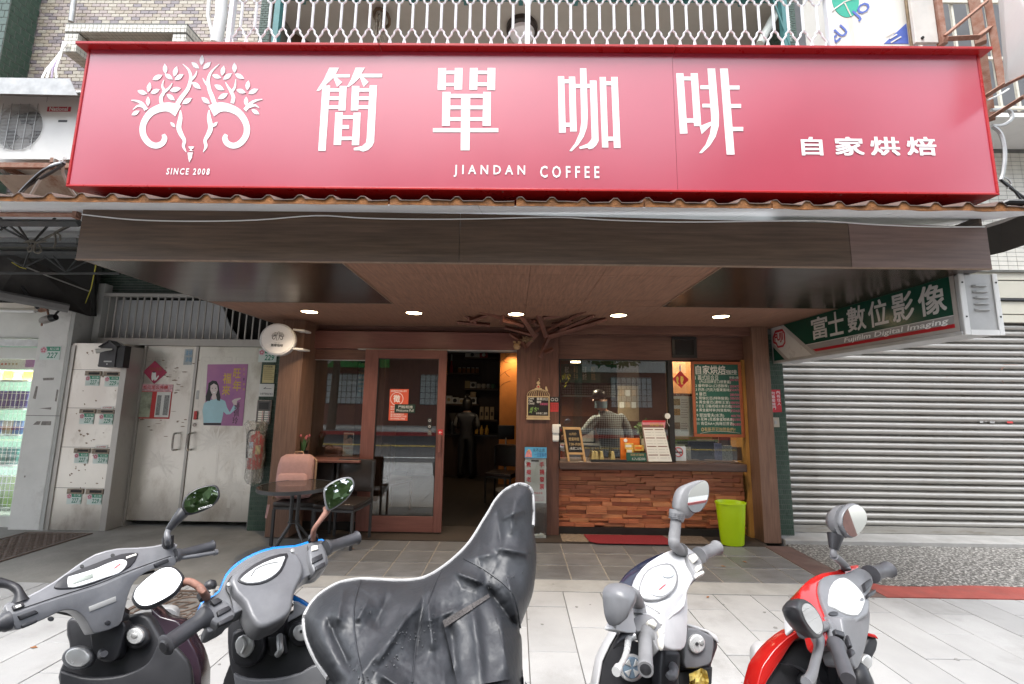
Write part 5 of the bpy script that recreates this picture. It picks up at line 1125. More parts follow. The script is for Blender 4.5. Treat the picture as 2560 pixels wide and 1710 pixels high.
floormat('jute_mat','flat tan mat against the centre post under the red mat',0.53,1.25,5.06,5.335,m_jute,0.008)
floormat('jute_mat','flat brown mat between the red mat and the lime bin',1.26,2.16,5.06,5.335,mat('brown_mat',(0.15,0.115,0.09),0.95,var=0.3,scale=40,bump=0.5,bscale=180),0.007)
rm=ob('red_mat',MB().prism([(0.82,5.05,0.0155),(0.90,4.985,0.0155),(1.68,4.985,0.0155),(1.76,5.03,0.0155),(1.70,5.30,0.0155),(0.80,5.30,0.0155)],(0,0,0.006)),mat('red_carpet',(0.20,0.015,0.02),0.95,var=0.2,scale=60,bump=0.4,bscale=200),bevel=0.002);tag(rm,'dark red floor mat in front of the serving counter','mat')
# ================================================================== INSIDE THE CAFE
rm_=thing('cafe_room','dark brown timber lined cafe interior behind the open door','room',(0,7.5,0))
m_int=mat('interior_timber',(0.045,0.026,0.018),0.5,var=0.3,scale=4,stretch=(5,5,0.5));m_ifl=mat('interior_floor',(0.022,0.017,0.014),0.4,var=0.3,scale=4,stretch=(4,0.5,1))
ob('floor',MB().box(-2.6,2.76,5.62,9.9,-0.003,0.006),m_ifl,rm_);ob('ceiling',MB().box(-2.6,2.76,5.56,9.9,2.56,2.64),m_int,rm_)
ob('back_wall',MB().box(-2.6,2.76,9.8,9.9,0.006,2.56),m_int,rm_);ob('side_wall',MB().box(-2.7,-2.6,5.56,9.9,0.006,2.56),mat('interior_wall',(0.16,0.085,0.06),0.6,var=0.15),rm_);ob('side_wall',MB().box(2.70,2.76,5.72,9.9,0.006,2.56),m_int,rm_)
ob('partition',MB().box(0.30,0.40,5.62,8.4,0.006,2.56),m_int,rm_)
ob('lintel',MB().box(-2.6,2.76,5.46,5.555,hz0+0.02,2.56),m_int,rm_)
# back counter
bcn=thing('back_counter','dark counter along the back wall of the cafe','counter',(-0.9,9.4,0));BKY=9.25
cz_=Z_(1180,1087,BKY)
ob('body',MB().box(-2.2,-0.1,BKY+0.03,9.79,0.006,cz_-0.04),m_int,bcn);ob('top',MB().box(-2.22,-0.08,BKY,9.79,cz_-0.04,cz_),mat('counter_top_dark',(0.03,0.025,0.022),0.3),bcn)
# shelves and goods
SHY=9.45;goods=random.Random(4)
m_jar=mat('jar_amber',(0.28,0.11,0.03),0.3,var=0.3,scale=30);m_bx=mat('carton_white',(0.62,0.60,0.56),0.5,var=0.1,scale=20);m_kr=mat('kraft',(0.42,0.30,0.17),0.6,var=0.2,scale=20);m_mug=mat('mug_cream',(0.55,0.50,0.42),0.3)
def shelf(x0,x1,y,lab):
    a,b=X_(x0,y,SHY),X_(x1,y,SHY);z=Z_(x0,y,SHY);o=ob('wall_shelf',MB().box(a,b,SHY,9.79,z-0.03,z),mat('shelf_timber',(0.09,0.055,0.035),0.45,var=0.2));tag(o,lab,'shelf');return z
z1_=shelf(1161,1244,893,'topmost dark wall shelf carrying a red box at the back of the cafe');z2_=shelf(1117,1199,931,'dark wall shelf carrying five amber jars');z3_=shelf(1160,1244,970,'dark wall shelf carrying mugs and cartons');z4_=shelf(1115,1196,1009,'dark wall shelf carrying white cartons above the back counter');z5_=shelf(1196,1242,1049,'short wall shelf carrying kraft coffee bags')
def carton(x0,y0,x1,y1,z,m,lab,face=None,nm='carton',grp='cartons on the cafe shelves'):
    a,b=X_(x0,y1,SHY+0.05),X_(x1,y1,SHY+0.05);h=Z_(x0,y0,SHY+0.05)-Z_(x0,y1,SHY+0.05)
    t=thing(nm,lab,'box',((a+b)/2,SHY+0.1,z),grp);ob('box',MB().box(a,b,SHY+0.05,SHY+0.2,z+0.001,z+h),m,t,bevel=0.003)
    if face:ob('printed_face',MB().disc(((a+b)/2,SHY+0.048,z+h/2),(1,0,0),(0,0,1),min(b-a,h)*0.32,(0,0.0015,0),16),face,t)
carton(1163,878,1198,892,z1_,m_bx,'white carton with black kettle picture on the topmost shelf',m_ink);carton(1199,878,1219,892,z1_,mat('box_red',(0.35,0.02,0.03),0.4),'red box on the topmost shelf',m_bx)
carton(1162,951,1174,969,z3_,mat('box_gold',(0.40,0.30,0.12),0.4),'tall gold carton beside the mugs');carton(1175,953,1190,969,z3_,m_bx,'white carton with dark round print beside the mugs',m_ink)
for k,(x0,y0,x1,y1)in enumerate(((1115,988,1128,1008),(1129,992,1145,1008),(1146,994,1161,1008),(1162,987,1174,1008),(1175,991,1191,1008),(1176,978,1189,990.5))):
    carton(x0,y0,x1,y1,z4_+(0.16 if k==5 else 0),m_bx,['white carton with brown print at the end of the white carton shelf','white carton with a dark jug print','low white carton with small print','tall white carton in mid shelf','white carton under a brown carton','brown carton on top of a white carton'][k],(m_kr,m_ink,m_kr,None,m_ink,None)[k])if k<5 else carton(x0,y0,x1,y1,z4_+0.149,m_kr,'brown carton on top of a white carton')
for k in range(5):
    x=X_(1149+k*11,925,SHY+0.1);t=thing('amber_jar','amber filled glass jar on the dark shelf','jar',(x,SHY+0.1,z2_),'jars on the dark shelf');ob('glass',MB().lathe([(0,0.001),(0.038,0.001),(0.04,0.085),(0.03,0.1),(0,0.1)],14,(x,SHY+0.1,z2_)),m_jar,t,smooth=True);ob('lid',MB().lathe([(0,0.1),(0.034,0.1),(0.034,0.122),(0,0.122)],14,(x,SHY+0.1,z2_)),m_gal,t)
x=X_(1128,925,SHY+0.1);t=thing('siphon_bottle','red and steel bottle at the end of the jar shelf','bottle',(x,SHY+0.1,z2_));ob('body',MB().lathe([(0,0.001),(0.035,0.001),(0.035,0.14),(0.015,0.18),(0.015,0.26),(0,0.26)],14,(x,SHY+0.1,z2_)),MATS['box_red'],t,smooth=True);ob('neck',MB().lathe([(0,0.261),(0.018,0.261),(0.016,0.40),(0,0.41)],12,(x,SHY+0.1,z2_)),m_gal,t,smooth=True)
for k in range(4):
    x=X_(1197+k*12,963,SHY+0.1);t=thing('mug',['striped low mug on the mug shelf','cream mug with handle on the mug shelf','grey mug under bottles on the mug shelf','green mug at the end of the mug shelf'][k],'mug',(x,SHY+0.1,z3_),'mugs on the cafe shelf');m=(m_mug,m_mug,m_gal,mat('mug_green',(0.15,0.28,0.20),0.3))[k]
    ob('cup',MB().lathe([(0,0.001),(0.036,0.001),(0.04,0.10),(0.034,0.10),(0.03,0.02),(0,0.02)],16,(x,SHY+0.1,z3_)),m,t,smooth=True);ob('handle',MB().tube([(x+0.038+0.02*math.sin(a),SHY+0.1,z3_+0.05-0.028*math.cos(a))for a in(0,0.8,1.57,2.35,3.14)],0.006,5),m,t)
for k in range(3):
    x=X_(1204+k*13,1040,SHY+0.1);t=thing('coffee_bag',['kraft coffee bag with dark label nearest the shelf end','kraft coffee bag with folded top in mid shelf','kraft coffee bag beside a white cup'][k],'coffee bag',(x,SHY+0.1,z5_),'kraft bags on the short shelf');ob('bag',MB().hexa([(x-0.045,SHY+0.06,z5_+0.001),(x+0.045,SHY+0.06,z5_+0.001),(x+0.045,SHY+0.14,z5_+0.001),(x-0.045,SHY+0.14,z5_+0.001),(x-0.04,SHY+0.095,z5_+0.27),(x+0.04,SHY+0.095,z5_+0.27),(x+0.04,SHY+0.105,z5_+0.27),(x-0.04,SHY+0.105,z5_+0.27)]),m_kr,t,bevel=0.006);ob('label_panel',MB().prism([(x-0.02,SHY+0.062,z5_+0.08),(x+0.02,SHY+0.062,z5_+0.08),(x+0.02,SHY+0.072,z5_+0.16),(x-0.02,SHY+0.072,z5_+0.16)],(0,-0.004,0)),m_int,t)
for k in range(3):
    x=X_(1191+k*13,1080,BKY+0.2);t=thing('syrup_bottle','golden syrup bottle on the back counter','bottle',(x,BKY+0.2,cz_),'bottles on the back counter');ob('glass',MB().lathe([(0,0.001),(0.04,0.001),(0.042,0.10),(0.016,0.15),(0.016,0.19),(0,0.19)],14,(x,BKY+0.2,cz_)),mat('syrup_gold',(0.45,0.25,0.05),0.25),t,smooth=True)
gx=X_(1131,1050,BKY+0.25);t=thing('coffee_grinder','black coffee grinder with clear hopper on the back counter','grinder',(gx,BKY+0.25,cz_));ob('body',MB().lathe([(0,0.001),(0.08,0.001),(0.08,0.03),(0.05,0.05),(0.055,0.22),(0.03,0.26),(0,0.26)],16,(gx,BKY+0.25,cz_)),m_black,t,smooth=True);ob('hopper',MB().lathe([(0,0.262),(0.035,0.262),(0.085,0.40),(0.085,0.43),(0,0.43)],16,(gx,BKY+0.25,cz_)),mat('hopper_smoke',(0.10,0.09,0.08),0.15),t,smooth=True)
# lit orange wall panel with painted branches
ow=thing('orange_wall_panel','lit orange wall panel painted with thin branches inside the cafe','wall panel',(-0.05,8.3,0));OY=8.42
a=rectY(1247,870,1279,1120,OY);ob('panel',MB().box(a[0],0.29,OY,OY+0.06,0.006,2.56),mat('orange_plaster',(0.52,0.20,0.05),0.6,var=0.15,scale=3),ow)
for pts in([(1248,905),(1258,898),(1268,890),(1278,880)],[(1256,899),(1262,905),(1276,908)],[(1250,940),(1262,930),(1277,922)],[(1262,930),(1268,938),(1274,942)],[(1249,968),(1260,958),(1276,952)],[(1266,893),(1264,884),(1268,878)]):
    ob('painted_branch',MB().tube([PY(x,y,OY-0.001)for x,y in pts],0.004,4),mat('branch_brown',(0.14,0.06,0.02),0.7),ow)
wl=thing('wall_washer','small warm ceiling lamp above the orange wall panel','lamp',(-0.05,8.2,2.5));ob('housing',MB().lathe([(0,0),(0.05,0),(0.05,0.07),(0,0.07)],16,(-0.05,8.2,2.485)),m_black,wl);ob('bulb',MB().disc((-0.05,8.2,2.482),(1,0,0),(0,1,0),0.042,(0,0,0.002),16),MATS['warm_lamp'],wl)
ld=bpy.data.lights.new('washer_lamp','SPOT');ld.energy=11;ld.color=(1,0.68,0.36);ld.spot_size=math.radians(110);ld.spot_blend=0.8;ld.shadow_soft_size=0.05;lo=bpy.data.objects.new('lamp',ld);link(lo,wl);lo.location=(-0.05,8.2,2.47);lo.rotation_euler=(math.radians(18),0,0)
rl2=thing('room_lamp','warm round ceiling lamp inside the cafe room','lamp',(-1.0,7.9,2.5));ob('housing',MB().disc((-1.0,7.9,2.552),(1,0,0),(0,1,0),0.08,(0,0,0.007),20),m_white,rl2);ob('bulb',MB().disc((-1.0,7.9,2.546),(1,0,0),(0,1,0),0.06,(0,0,0.005),20),MATS['warm_lamp'],rl2)
ld=bpy.data.lights.new('room_light','SPOT');ld.energy=9;ld.color=(1,0.82,0.6);ld.spot_size=math.radians(150);ld.spot_blend=0.9;ld.shadow_soft_size=0.08;lo=bpy.data.objects.new('lamp',ld);link(lo,rl2);lo.location=(-1.0,7.9,2.53)
# bar stool
st=thing('bar_stool','black round bar stool standing inside the doorway','stool',(-0.05,7.9,0));sx,sy_=X_(1264,1120,7.9),7.9
ob('seat',MB().lathe([(0,0.70),(0.17,0.70),(0.19,0.73),(0.17,0.77),(0,0.775)],22,(sx,sy_,0)),m_black,st,smooth=True);ob('column',MB().tube([(sx,sy_,0.02),(sx,sy_,0.70)],0.025,10),m_gal,st);ob('base',MB().lathe([(0,0.007),(0.2,0.007),(0.19,0.02),(0,0.03)],20,(sx,sy_,0)),m_gal,st);ob('backrest',MB().box(sx-0.15,sx+0.15,sy_+0.14,sy_+0.17,0.85,1.10),m_black,st,bevel=0.02,seg=2);ob('back_stay',MB().tube([(sx,sy_+0.1,0.72),(sx,sy_+0.16,0.9)],0.015,6),m_gal,st)

def chair(cx_,cy_,rot,label,m_seat,m_leg,back=True,seat_h=0.45,w=0.42,group=None,back_h=0.83):
    t=thing('dining_chair' if back else 'stool',label,'chair' if back else 'stool',(cx_,cy_,0),group);M=Matrix.Translation((cx_,cy_,0))@Matrix.Rotation(rot,4,'Z');h=w/2
    ob('seat',MB().box(-h,h,-h,h,seat_h-0.05,seat_h),m_seat,t,bevel=0.012,seg=2,M=M,smooth=True)
    ob('seat_frame',MB().box(-h+0.005,h-0.005,-h+0.005,h-0.005,seat_h-0.075,seat_h-0.051),m_leg,t,M=M)
    for sx_ in(-1,1):
        for sy2 in(-1,1):
            top=back_h-0.02 if(back and sy2==1)else seat_h-0.0755
            ob('leg',MB().box(sx_*(h-0.013)-0.0125,sx_*(h-0.013)+0.0125,sy2*(h-0.013)-0.0125+(0.03 if back and sy2==1 else 0),sy2*(h-0.013)+0.0125+(0.03 if back and sy2==1 else 0),0.005,top),m_leg,t,M=M)
    if back:ob('backrest',MB().hexa([(-h,h+0.0,seat_h+0.05),(h,h+0.0,seat_h+0.05),(h,h+0.045,seat_h+0.05),(-h,h+0.045,seat_h+0.05),(-h,h+0.03,back_h),(h,h+0.03,back_h),(h,h+0.07,back_h),(-h,h+0.07,back_h)]),m_seat,t,bevel=0.012,seg=2,M=M,smooth=True)
    return t
m_seatb=mat('dark_brown_leather',(0.03,0.018,0.015),0.35,var=0.2,scale=9);m_legd=mat('dark_steel_leg',(0.05,0.05,0.052),0.4,metal=0.3,var=0.15)
chair(X_(1255,1190,7.0),7.0,-0.3,'dark chair standing inside the open doorway',m_seatb,m_legd)
chair(-1.72,6.3,2.6,'brown timber chair behind the sliding door glass',mat('chair_timber',(0.09,0.045,0.03),0.45,var=0.25,scale=8),mat('chair_leg_timber',(0.09,0.045,0.03),0.45),back_h=0.95)
tb2=thing('inner_table','brown timber table behind the left window','table',(-2.1,6.2,0));ob('top',MB().box(-2.5,-1.75,5.9,6.5,0.70,0.74),MATS['chair_timber'],tb2,bevel=0.005)
for x in(-2.46,-1.79):
    for y in(5.94,6.46):ob('leg',MB().box(x-0.02,x+0.02,y-0.02,y+0.02,0.006,0.699),MATS['chair_leg_timber'],tb2)
t=thing('wall_chalkboard','dark chalk menu board on the inner wall seen through the left window','chalkboard',PY(903,940,6.8));plateY('board',m_cb,t,893,900,917,990,6.8,0.02);ob('hanger',MB().box(X_(893,900,6.8),X_(917,900,6.8),6.821,6.9,0.006,2.5),m_int,t)
for k in range(7):textY('chalk_line','美式拿鐵可可紅茶'[k:k+3],MATS['chalk_ochre'],t,896,908+k*11,914,914+k*11,6.8)

# ================================================================== KITCHEN BEHIND THE SERVING WINDOW
kt=thing('kitchen_wall','kitchen back wall with a white tile band and warm timber panel behind the serving window','wall',(1.6,7.6,0));KBY=7.6
ob('wall',MB().box(0.41,2.69,KBY,KBY+0.1,0.006,2.55),mat('kitchen_brown',(0.16,0.075,0.045),0.6,var=0.2,scale=3),kt)
a=rectY(1404,958,1540,986,KBY);ob('tile_backing',MB().box(a[0],a[1],KBY-0.012,KBY-0.001,a[2],a[3]),m_ink,kt);ob('tile_band',clad(MB(),(a[0],KBY-0.012,a[2]),(1,0,0),(0,0,1),(0,-1,0),a[1]-a[0],a[3]-a[2],0.042,0.042,stagger=0,gap=0.006),m_wtile,kt,kind='stuff')
a=rectY(1404,992,1508,1040,KBY);ob('timber_panel',MB().box(a[0],a[1],KBY-0.014,KBY-0.001,a[2],a[3]),mat('warm_panel',(0.42,0.15,0.06),0.5,var=0.12),kt)
a=rectY(1404,984,1530,992,KBY);lsf=ob('lit_shelf',MB().box(a[0],a[1],KBY-0.25,KBY-0.015,a[2],a[2]+0.03),m_white,kt)
t=thing('kitchen_menu_board','dark green hanging menu board lit from above behind the serving window','menu board',PY(1480,935,6.9));plateY('board',m_cb,t,1403,912,1545,956,6.9,0.02)
for k,s in enumerate(('義式\n咖啡','單品\n手沖','元寶\n食府','鮮奶\n茶飲')):textY('chalk_column',s,MATS['chalk_ochre']if k%2 else m_chalkw,t,1412+22*k,916,1422+22*k,950,6.9)
ob('hanger',MB().box(X_(1420,912,6.9),X_(1422,912,6.9),6.905,6.915,Z_(1420,912,6.9),2.56).box(X_(1530,912,6.9),X_(1532,912,6.9),6.905,6.915,Z_(1420,912,6.9),2.56),m_blk,t)
bmb=MB();r_=random.Random(8)
for k in range(14):
    p=PY(1414+r_.gauss(0,7),938+r_.gauss(0,9),6.6);an=r_.uniform(-2.5,-0.5);u=Vector((math.cos(an),0.3,math.sin(an)))*0.06;v=u.orthogonal().normalized()*0.012;bmb.add([p,p+u*0.5+v,p+u,p+u*0.5-v],[(0,1,2,3)])
tag(ob('bamboo_sprig',bmb,mat('bamboo_leaf',(0.40,0.42,0.04),0.5,var=0.2),fixn=False),'yellow green bamboo sprig hanging behind the serving window','plant')
kl=thing('kitchen_downlight','lit oval downlight at the top of the serving window','downlight',(0.75,6.2,2.5));kx=X_(1439,906,6.15);kz=Z_(1439,906,6.15)
ob('stem',MB().tube([(kx,6.15,kz+0.01),(kx,6.15,2.56)],0.012,6),m_blk,kl);ob('lens',MB().lathe([(0,0),(0.07,0),(0.07,0.012),(0,0.012)],24,(kx,6.15,kz)),MATS['warm_lamp'],kl)
ld=bpy.data.lights.new('kitchen_lamp','SPOT');ld.energy=48;ld.color=(1,0.82,0.58);ld.spot_size=math.radians(140);ld.spot_blend=0.8;ld.shadow_soft_size=0.06;lo=bpy.data.objects.new('lamp',ld);link(lo,kl);lo.location=(kx,6.15,kz-0.01)
kl2=thing('kitchen_lamp','warm ceiling lamp just inside the serving window','lamp',(2.15,5.68,2.5));ob('bulb',MB().disc((2.15,5.68,2.545),(1,0,0),(0,1,0),0.07,(0,0,0.01),20),MATS['warm_lamp'],kl2)  # added fill lamp, placed to light the glass tiles and menu sheet
ld=bpy.data.lights.new('kitchen_fill_light','SPOT');ld.energy=48;ld.color=(1,0.8,0.58);ld.spot_size=math.radians(150);ld.spot_blend=0.8;ld.shadow_soft_size=0.08;lo=bpy.data.objects.new('lamp',ld);link(lo,kl2);lo.location=(2.15,5.68,2.52)
# worktop with appliances
wk=thing('kitchen_worktop','steel kitchen worktop with dark front behind the serving window','worktop',(1.5,7.2,0));ob('body',MB().box(0.45,2.65,7.02,7.58,0.006,0.86),m_int,wk);ob('top',MB().box(0.43,2.66,7.0,7.585,0.861,0.89),m_gal,wk)
for k,(px,w,h,lab)in enumerate(((1425,0.26,0.24,'dark toaster on the kitchen worktop beside the post'),(1462,0.3,0.2,'low dark appliance in mid kitchen worktop'),(1570,0.34,0.34,'espresso machine with steel front on the kitchen worktop'))):
    x=X_(px,1060,7.2);t=thing('appliance',lab,'appliance',(x,7.25,0.89));ob('body',MB().box(x-w/2,x+w/2,7.1,7.4,0.891,0.891+h),m_black,t,bevel=0.015,seg=2);ob('front_plate',MB().box(x-w*0.4,x+w*0.4,7.093,7.099,0.91,0.88+h),m_gal,t)
t=flat('kraft_notice','brown paper notice with pasted cards behind the serving window','notice',1545,965,1596,1052,6.6,mat('kraft_sheet',(0.30,0.24,0.16),0.7,var=0.12));ob('board',MB().box(X_(1543,960,6.6),X_(1598,960,6.6),6.604,6.63,0.006,2.5),m_int,t)
for k in range(6):plateY('card',m_paper if k%2 else m_kr,t,1549+15*(k%3),975+30*(k//3),1560+15*(k%3),990+30*(k//3),6.597,0.002)
for k,(px,py,h)in enumerate(((1612,1040,0.22),(1635,1036,0.2))):
    p=PY(px,py,6.2);t=thing('counter_plant',('leafy green plant behind the menu stand','plant with pale yellow blooms behind the menu stand')[k],'plant',(p.x,6.2,sy));ob('pot',MB().lathe([(0,0.0),(0.05,0.0),(0.06,0.14),(0,0.14)],14,(p.x,6.2,0.9)),m_mug,t,smooth=True)
    mb=MB();leaf_crown(mb,(p.x,6.2,1.16),0.13,0.1,0.13,160,0.035,r_);ob('foliage',mb,m_leaf,t,fixn=False)
    if k:
        for j in range(5):ob('bloom',MB().lathe([(0,-0.02),(0.03,-0.008),(0.03,0.01),(0,0.022)],10,(p.x-0.1+0.05*j,6.1,1.12+0.03*(j%2))),mat('bloom_yellow',(0.60,0.50,0.22),0.5),t,smooth=True)
pst=thing('plant_stand','dark inner counter carrying the plants behind the serving window','counter',(1.9,6.2,0));ob('body',MB().box(1.55,2.3,6.0,6.4,0.006,0.899),m_int,pst)
# green glass tile strip at the right
gs=thing('glass_tile_wall','wall strip of staggered green glass tiles behind the right pane','wall',PY(1775,1110,5.75));a=rectY(1684,1091,1866,1125,5.78)
ob('backing',MB().box(a[0],2.62,5.79,5.83,0.006,a[3]+0.02),m_white,gs);cols=[mat('glass_tile_%d'%k,c,0.15,var=0.1)for k,c in enumerate(((0.30,0.48,0.34),(0.16,0.28,0.06),(0.45,0.58,0.45),(0.06,0.09,0.04)))]
zz=a[2]-0.1;j=0
while zz<a[3]:
    x=a[0]-0.1*(j%2)
    while x<2.6:
        w=r_.choice((0.15,0.22,0.3));ob('glass_tile',MB().box(max(x,a[0])+0.002,min(x+w,2.61)-0.002,5.782,5.7899,zz+0.002,zz+0.033),r_.choice(cols),gs)if min(x+w,2.61)-max(x,a[0])>0.02 else None
        x+=w
    zz+=0.035;j+=1
wpn=thing('tan_side_wall','tan wall panel behind the charm and menu sheet','wall panel',(2.2,6.0,1.2));ob('panel',MB().box(a[0],2.68,5.95,5.99,Z_(1700,1060,5.95),2.3),mat('tan_plaster',(0.40,0.19,0.08),0.6,var=0.12),wpn);ob('stud',MB().box(2.64,2.685,5.991,6.05,0.006,2.3),m_int,wpn)

# ================================================================== PEOPLE
def person(name,label,base,rotz,joints,edges,radii,zones,mats_,loc_root):
    t=thing(name,label,'person',loc_root)
    me=bpy.data.meshes.new('body');ks=list(joints);ix={k:i for i,k in enumerate(ks)}
    me.from_pydata([joints[k]for k in ks],[(ix[a],ix[b])for a,b in edges],[])
    o=bpy.data.objects.new('body',me);COL.objects.link(o);md=o.modifiers.new('s','SKIN');md.use_smooth_shade=True;md.branch_smoothing=0.6
    for k in ks:me.skin_vertices[0].data[ix[k]].radius=radii[k]if isinstance(radii[k],tuple)else(radii[k],radii[k])
    for v in me.skin_vertices[0].data:v.use_root=False
    me.skin_vertices[0].data[0].use_root=True
    sb=o.modifiers.new('u','SUBSURF');sb.levels=2;sb.render_levels=2
    dg=bpy.context.evaluated_depsgraph_get();nm=bpy.data.meshes.new_from_object(o.evaluated_get(dg));bpy.data.objects.remove(o)
    nm.name='body';nm.materials.clear()
    for m in mats_:nm.materials.append(m)
    for p in nm.polygons:p.material_index=zones(p.center);p.use_smooth=True
    M=Matrix.Translation(base)@Matrix.Rotation(rotz,4,'Z');nm.transform(M)
    b=link(bpy.data.objects.new('body',nm),t);return t,M
m_skin=mat('skin',(0.48,0.28,0.20),0.5,var=0.06);m_hair=mat('black_hair',(0.012,0.010,0.010),0.4,var=0.2,scale=60,stretch=(1,1,0.1))
m_vest=mat('black_quilted_vest',(0.018,0.018,0.022),0.45,var=0.2,scale=10,stretch=(0.2,0.2,6),bump=0.5,bscale=8);m_trou=mat('black_trousers',(0.012,0.013,0.017),0.7,var=0.2);m_slv=mat('grey_sleeve',(0.20,0.19,0.17),0.7,var=0.1);m_shoe=mat('dark_shoe',(0.02,0.02,0.02),0.5)
# woman seen from behind at the back counter (faces +Y)
J={'pelvis':(0,0,0.84),'waist':(0,0.01,0.98),'chest':(0,0.02,1.16),'neck':(0,0.03,1.32),'head0':(0,0.05,1.40),'head1':(0,0.06,1.50)}
E_=[('pelvis','waist'),('waist','chest'),('chest','neck'),('neck','head0'),('head0','head1')]
R_={'pelvis':(0.15,0.11),'waist':(0.135,0.10),'chest':(0.15,0.11),'neck':(0.055,0.055),'head0':(0.075,0.085),'head1':(0.075,0.085)}
for s,n_ in((-1,'l'),(1,'r')):
    J.update({'sh'+n_:(s*0.165,0.02,1.25),'el'+n_:(s*0.235,0.06,1.02),'wr'+n_:(s*0.17,0.24,0.96),'ha'+n_:(s*0.14,0.30,0.96),'hp'+n_:(s*0.085,0,0.78),'kn'+n_:(s*0.10,0.01,0.44),'an'+n_:(s*0.11,-0.01,0.09),'to'+n_:(s*0.125,0.13,0.045)})
    E_+=[('chest','sh'+n_),('sh'+n_,'el'+n_),('el'+n_,'wr'+n_),('wr'+n_,'ha'+n_),('pelvis','hp'+n_),('hp'+n_,'kn'+n_),('kn'+n_,'an'+n_),('an'+n_,'to'+n_)]
    R_.update({'sh'+n_:0.065,'el'+n_:0.046,'wr'+n_:0.03,'ha'+n_:(0.035,0.02),'hp'+n_:0.095,'kn'+n_:0.068,'an'+n_:0.045,'to'+n_:0.042})
def zw(c):
    if c.z<0.10:return 4
    if c.z<0.86:return 3
    if c.z>1.30:return 0
    if abs(c.x)>0.19 or(c.y>0.13 and c.z<1.1):return 0 if c.y>0.26 else 2
    return 1
pbx=X_(1166,1100,9.0)
tw1,Mw=person('person','person in black quilted vest standing with back turned at the back counter',(pbx,8.95,0.008),0.0,J,E_,R_,zw,[m_skin,m_vest,m_slv,m_trou,m_shoe],(pbx,8.95,0.006))
ob('hair',MB().loft([[(r*math.cos(a*math.pi/8),0.045+r*1.1*math.sin(a*math.pi/8),z)for a in range(16)]for r,z in((0.085,1.335),(0.098,1.38),(0.104,1.45),(0.098,1.52),(0.07,1.575),(0.02,1.60))]),m_hair,tw1,smooth='all',M=Mw)
ob('hair_bun',MB().lathe([(0,-0.035),(0.03,-0.02),(0.036,0.0),(0.028,0.025),(0,0.036)],12,(0.0,-0.01,1.63)),m_hair,tw1,smooth='all',M=Mw)
# man at the serving window, leaning to his right, plaid shirt, mask
def mat_plaid(name):
    m=bpy.data.materials.new(name);m.use_nodes=True;n=m.node_tree.nodes;L=m.node_tree.links;b=n['Principled BSDF'];b.inputs['Roughness'].default_value=0.8
    tc=n.new('ShaderNodeTexCoord');col_in=None;outs=[]
    for d in('X','Z'):
        wv=n.new('ShaderNodeTexWave');wv.wave_type='BANDS';wv.bands_direction=d;wv.inputs['Scale'].default_value=11.0;wv.inputs['Distortion'].default_value=0.6;wv.inputs['Detail'].default_value=1
        L.new(tc.outputs['Object'],wv.inputs['Vector']);r=n.new('ShaderNodeValToRGB');r.color_ramp.elements[0].position=0.5;r.color_ramp.elements[1].position=0.6;L.new(wv.outputs['Fac'],r.inputs[0]);outs.append(r)
    ad=n.new('ShaderNodeMix');ad.data_type='RGBA';ad.blend_type='ADD';ad.inputs['Factor'].default_value=1;L.new(outs[0].outputs[0],ad.inputs['A']);L.new(outs[1].outputs[0],ad.inputs['B'])
    sc2=n.new('ShaderNodeMapRange');sc2.inputs['From Max'].default_value=2.0;L.new(ad.outputs['Result'],sc2.inputs['Value'])
    r=n.new('ShaderNodeValToRGB');r.color_ramp.elements[0].color=(0.24,0.27,0.28,1);r.color_ramp.elements[1].color=(0.015,0.018,0.022,1);L.new(sc2.outputs[0],r.inputs[0]);L.new(r.outputs[0],b.inputs['Base Color']);return m
m_plaid=mat_plaid('plaid_shirt')
J={'pelvis':(0.02,0,0.90),'waist':(0.0,-0.02,1.03),'chest':(-0.06,-0.06,1.24),'neck':(-0.13,-0.11,1.40),'head0':(-0.16,-0.14,1.47),'head1':(-0.18,-0.15,1.575),
     'shl':(0.13,-0.05,1.33),'ell':(0.24,-0.03,1.06),'wrl':(0.22,-0.14,0.84),'hal':(0.21,-0.16,0.77),'shr':(-0.24,-0.10,1.30),'elr':(-0.38,-0.15,1.13),'wrr':(-0.57,-0.17,1.08),'har':(-0.63,-0.18,1.07)}
E_=[('pelvis','waist'),('waist','chest'),('chest','neck'),('neck','head0'),('head0','head1'),('chest','shl'),('shl','ell'),('ell','wrl'),('wrl','hal'),('chest','shr'),('shr','elr'),('elr','wrr'),('wrr','har')]
R_={'pelvis':(0.175,0.12),'waist':(0.17,0.12),'chest':(0.185,0.125),'neck':0.06,'head0':(0.075,0.09),'head1':(0.08,0.092),'shl':0.085,'ell':0.058,'wrl':0.038,'hal':(0.042,0.026),'shr':0.085,'elr':0.058,'wrr':0.038,'har':(0.04,0.026)}
for s,n_ in((-1,'l'),(1,'r')):
    J.update({'hp'+n_:(0.02+s*0.10,0,0.84),'kn'+n_:(0.02+s*0.11,0.0,0.47),'an'+n_:(0.02+s*0.12,0.02,0.09),'to'+n_:(0.02+s*0.13,-0.14,0.045)})
    E_+=[('pelvis','hp'+n_),('hp'+n_,'kn'+n_),('kn'+n_,'an'+n_),('an'+n_,'to'+n_)];R_.update({'hp'+n_:0.105,'kn'+n_:0.075,'an'+n_:0.05,'to'+n_:0.045})
def zm(c):
    if c.z<0.1:return 3
    if(c.x>0.13 and c.z<0.86 and c.y<-0.05)or c.x<-0.575:return 0
    if c.z<0.86:return 2
    if c.z>1.405:return 0
    return 1
pmx=X_(1525,1100,6.05)
tm1,Mm=person('person','person in dark plaid shirt and face mask leaning behind the serving window',(pmx+0.02,6.05,0.008),0.0,J,E_,R_,zm,[m_skin,m_plaid,m_trou,m_shoe],(pmx,6.05,0.006))
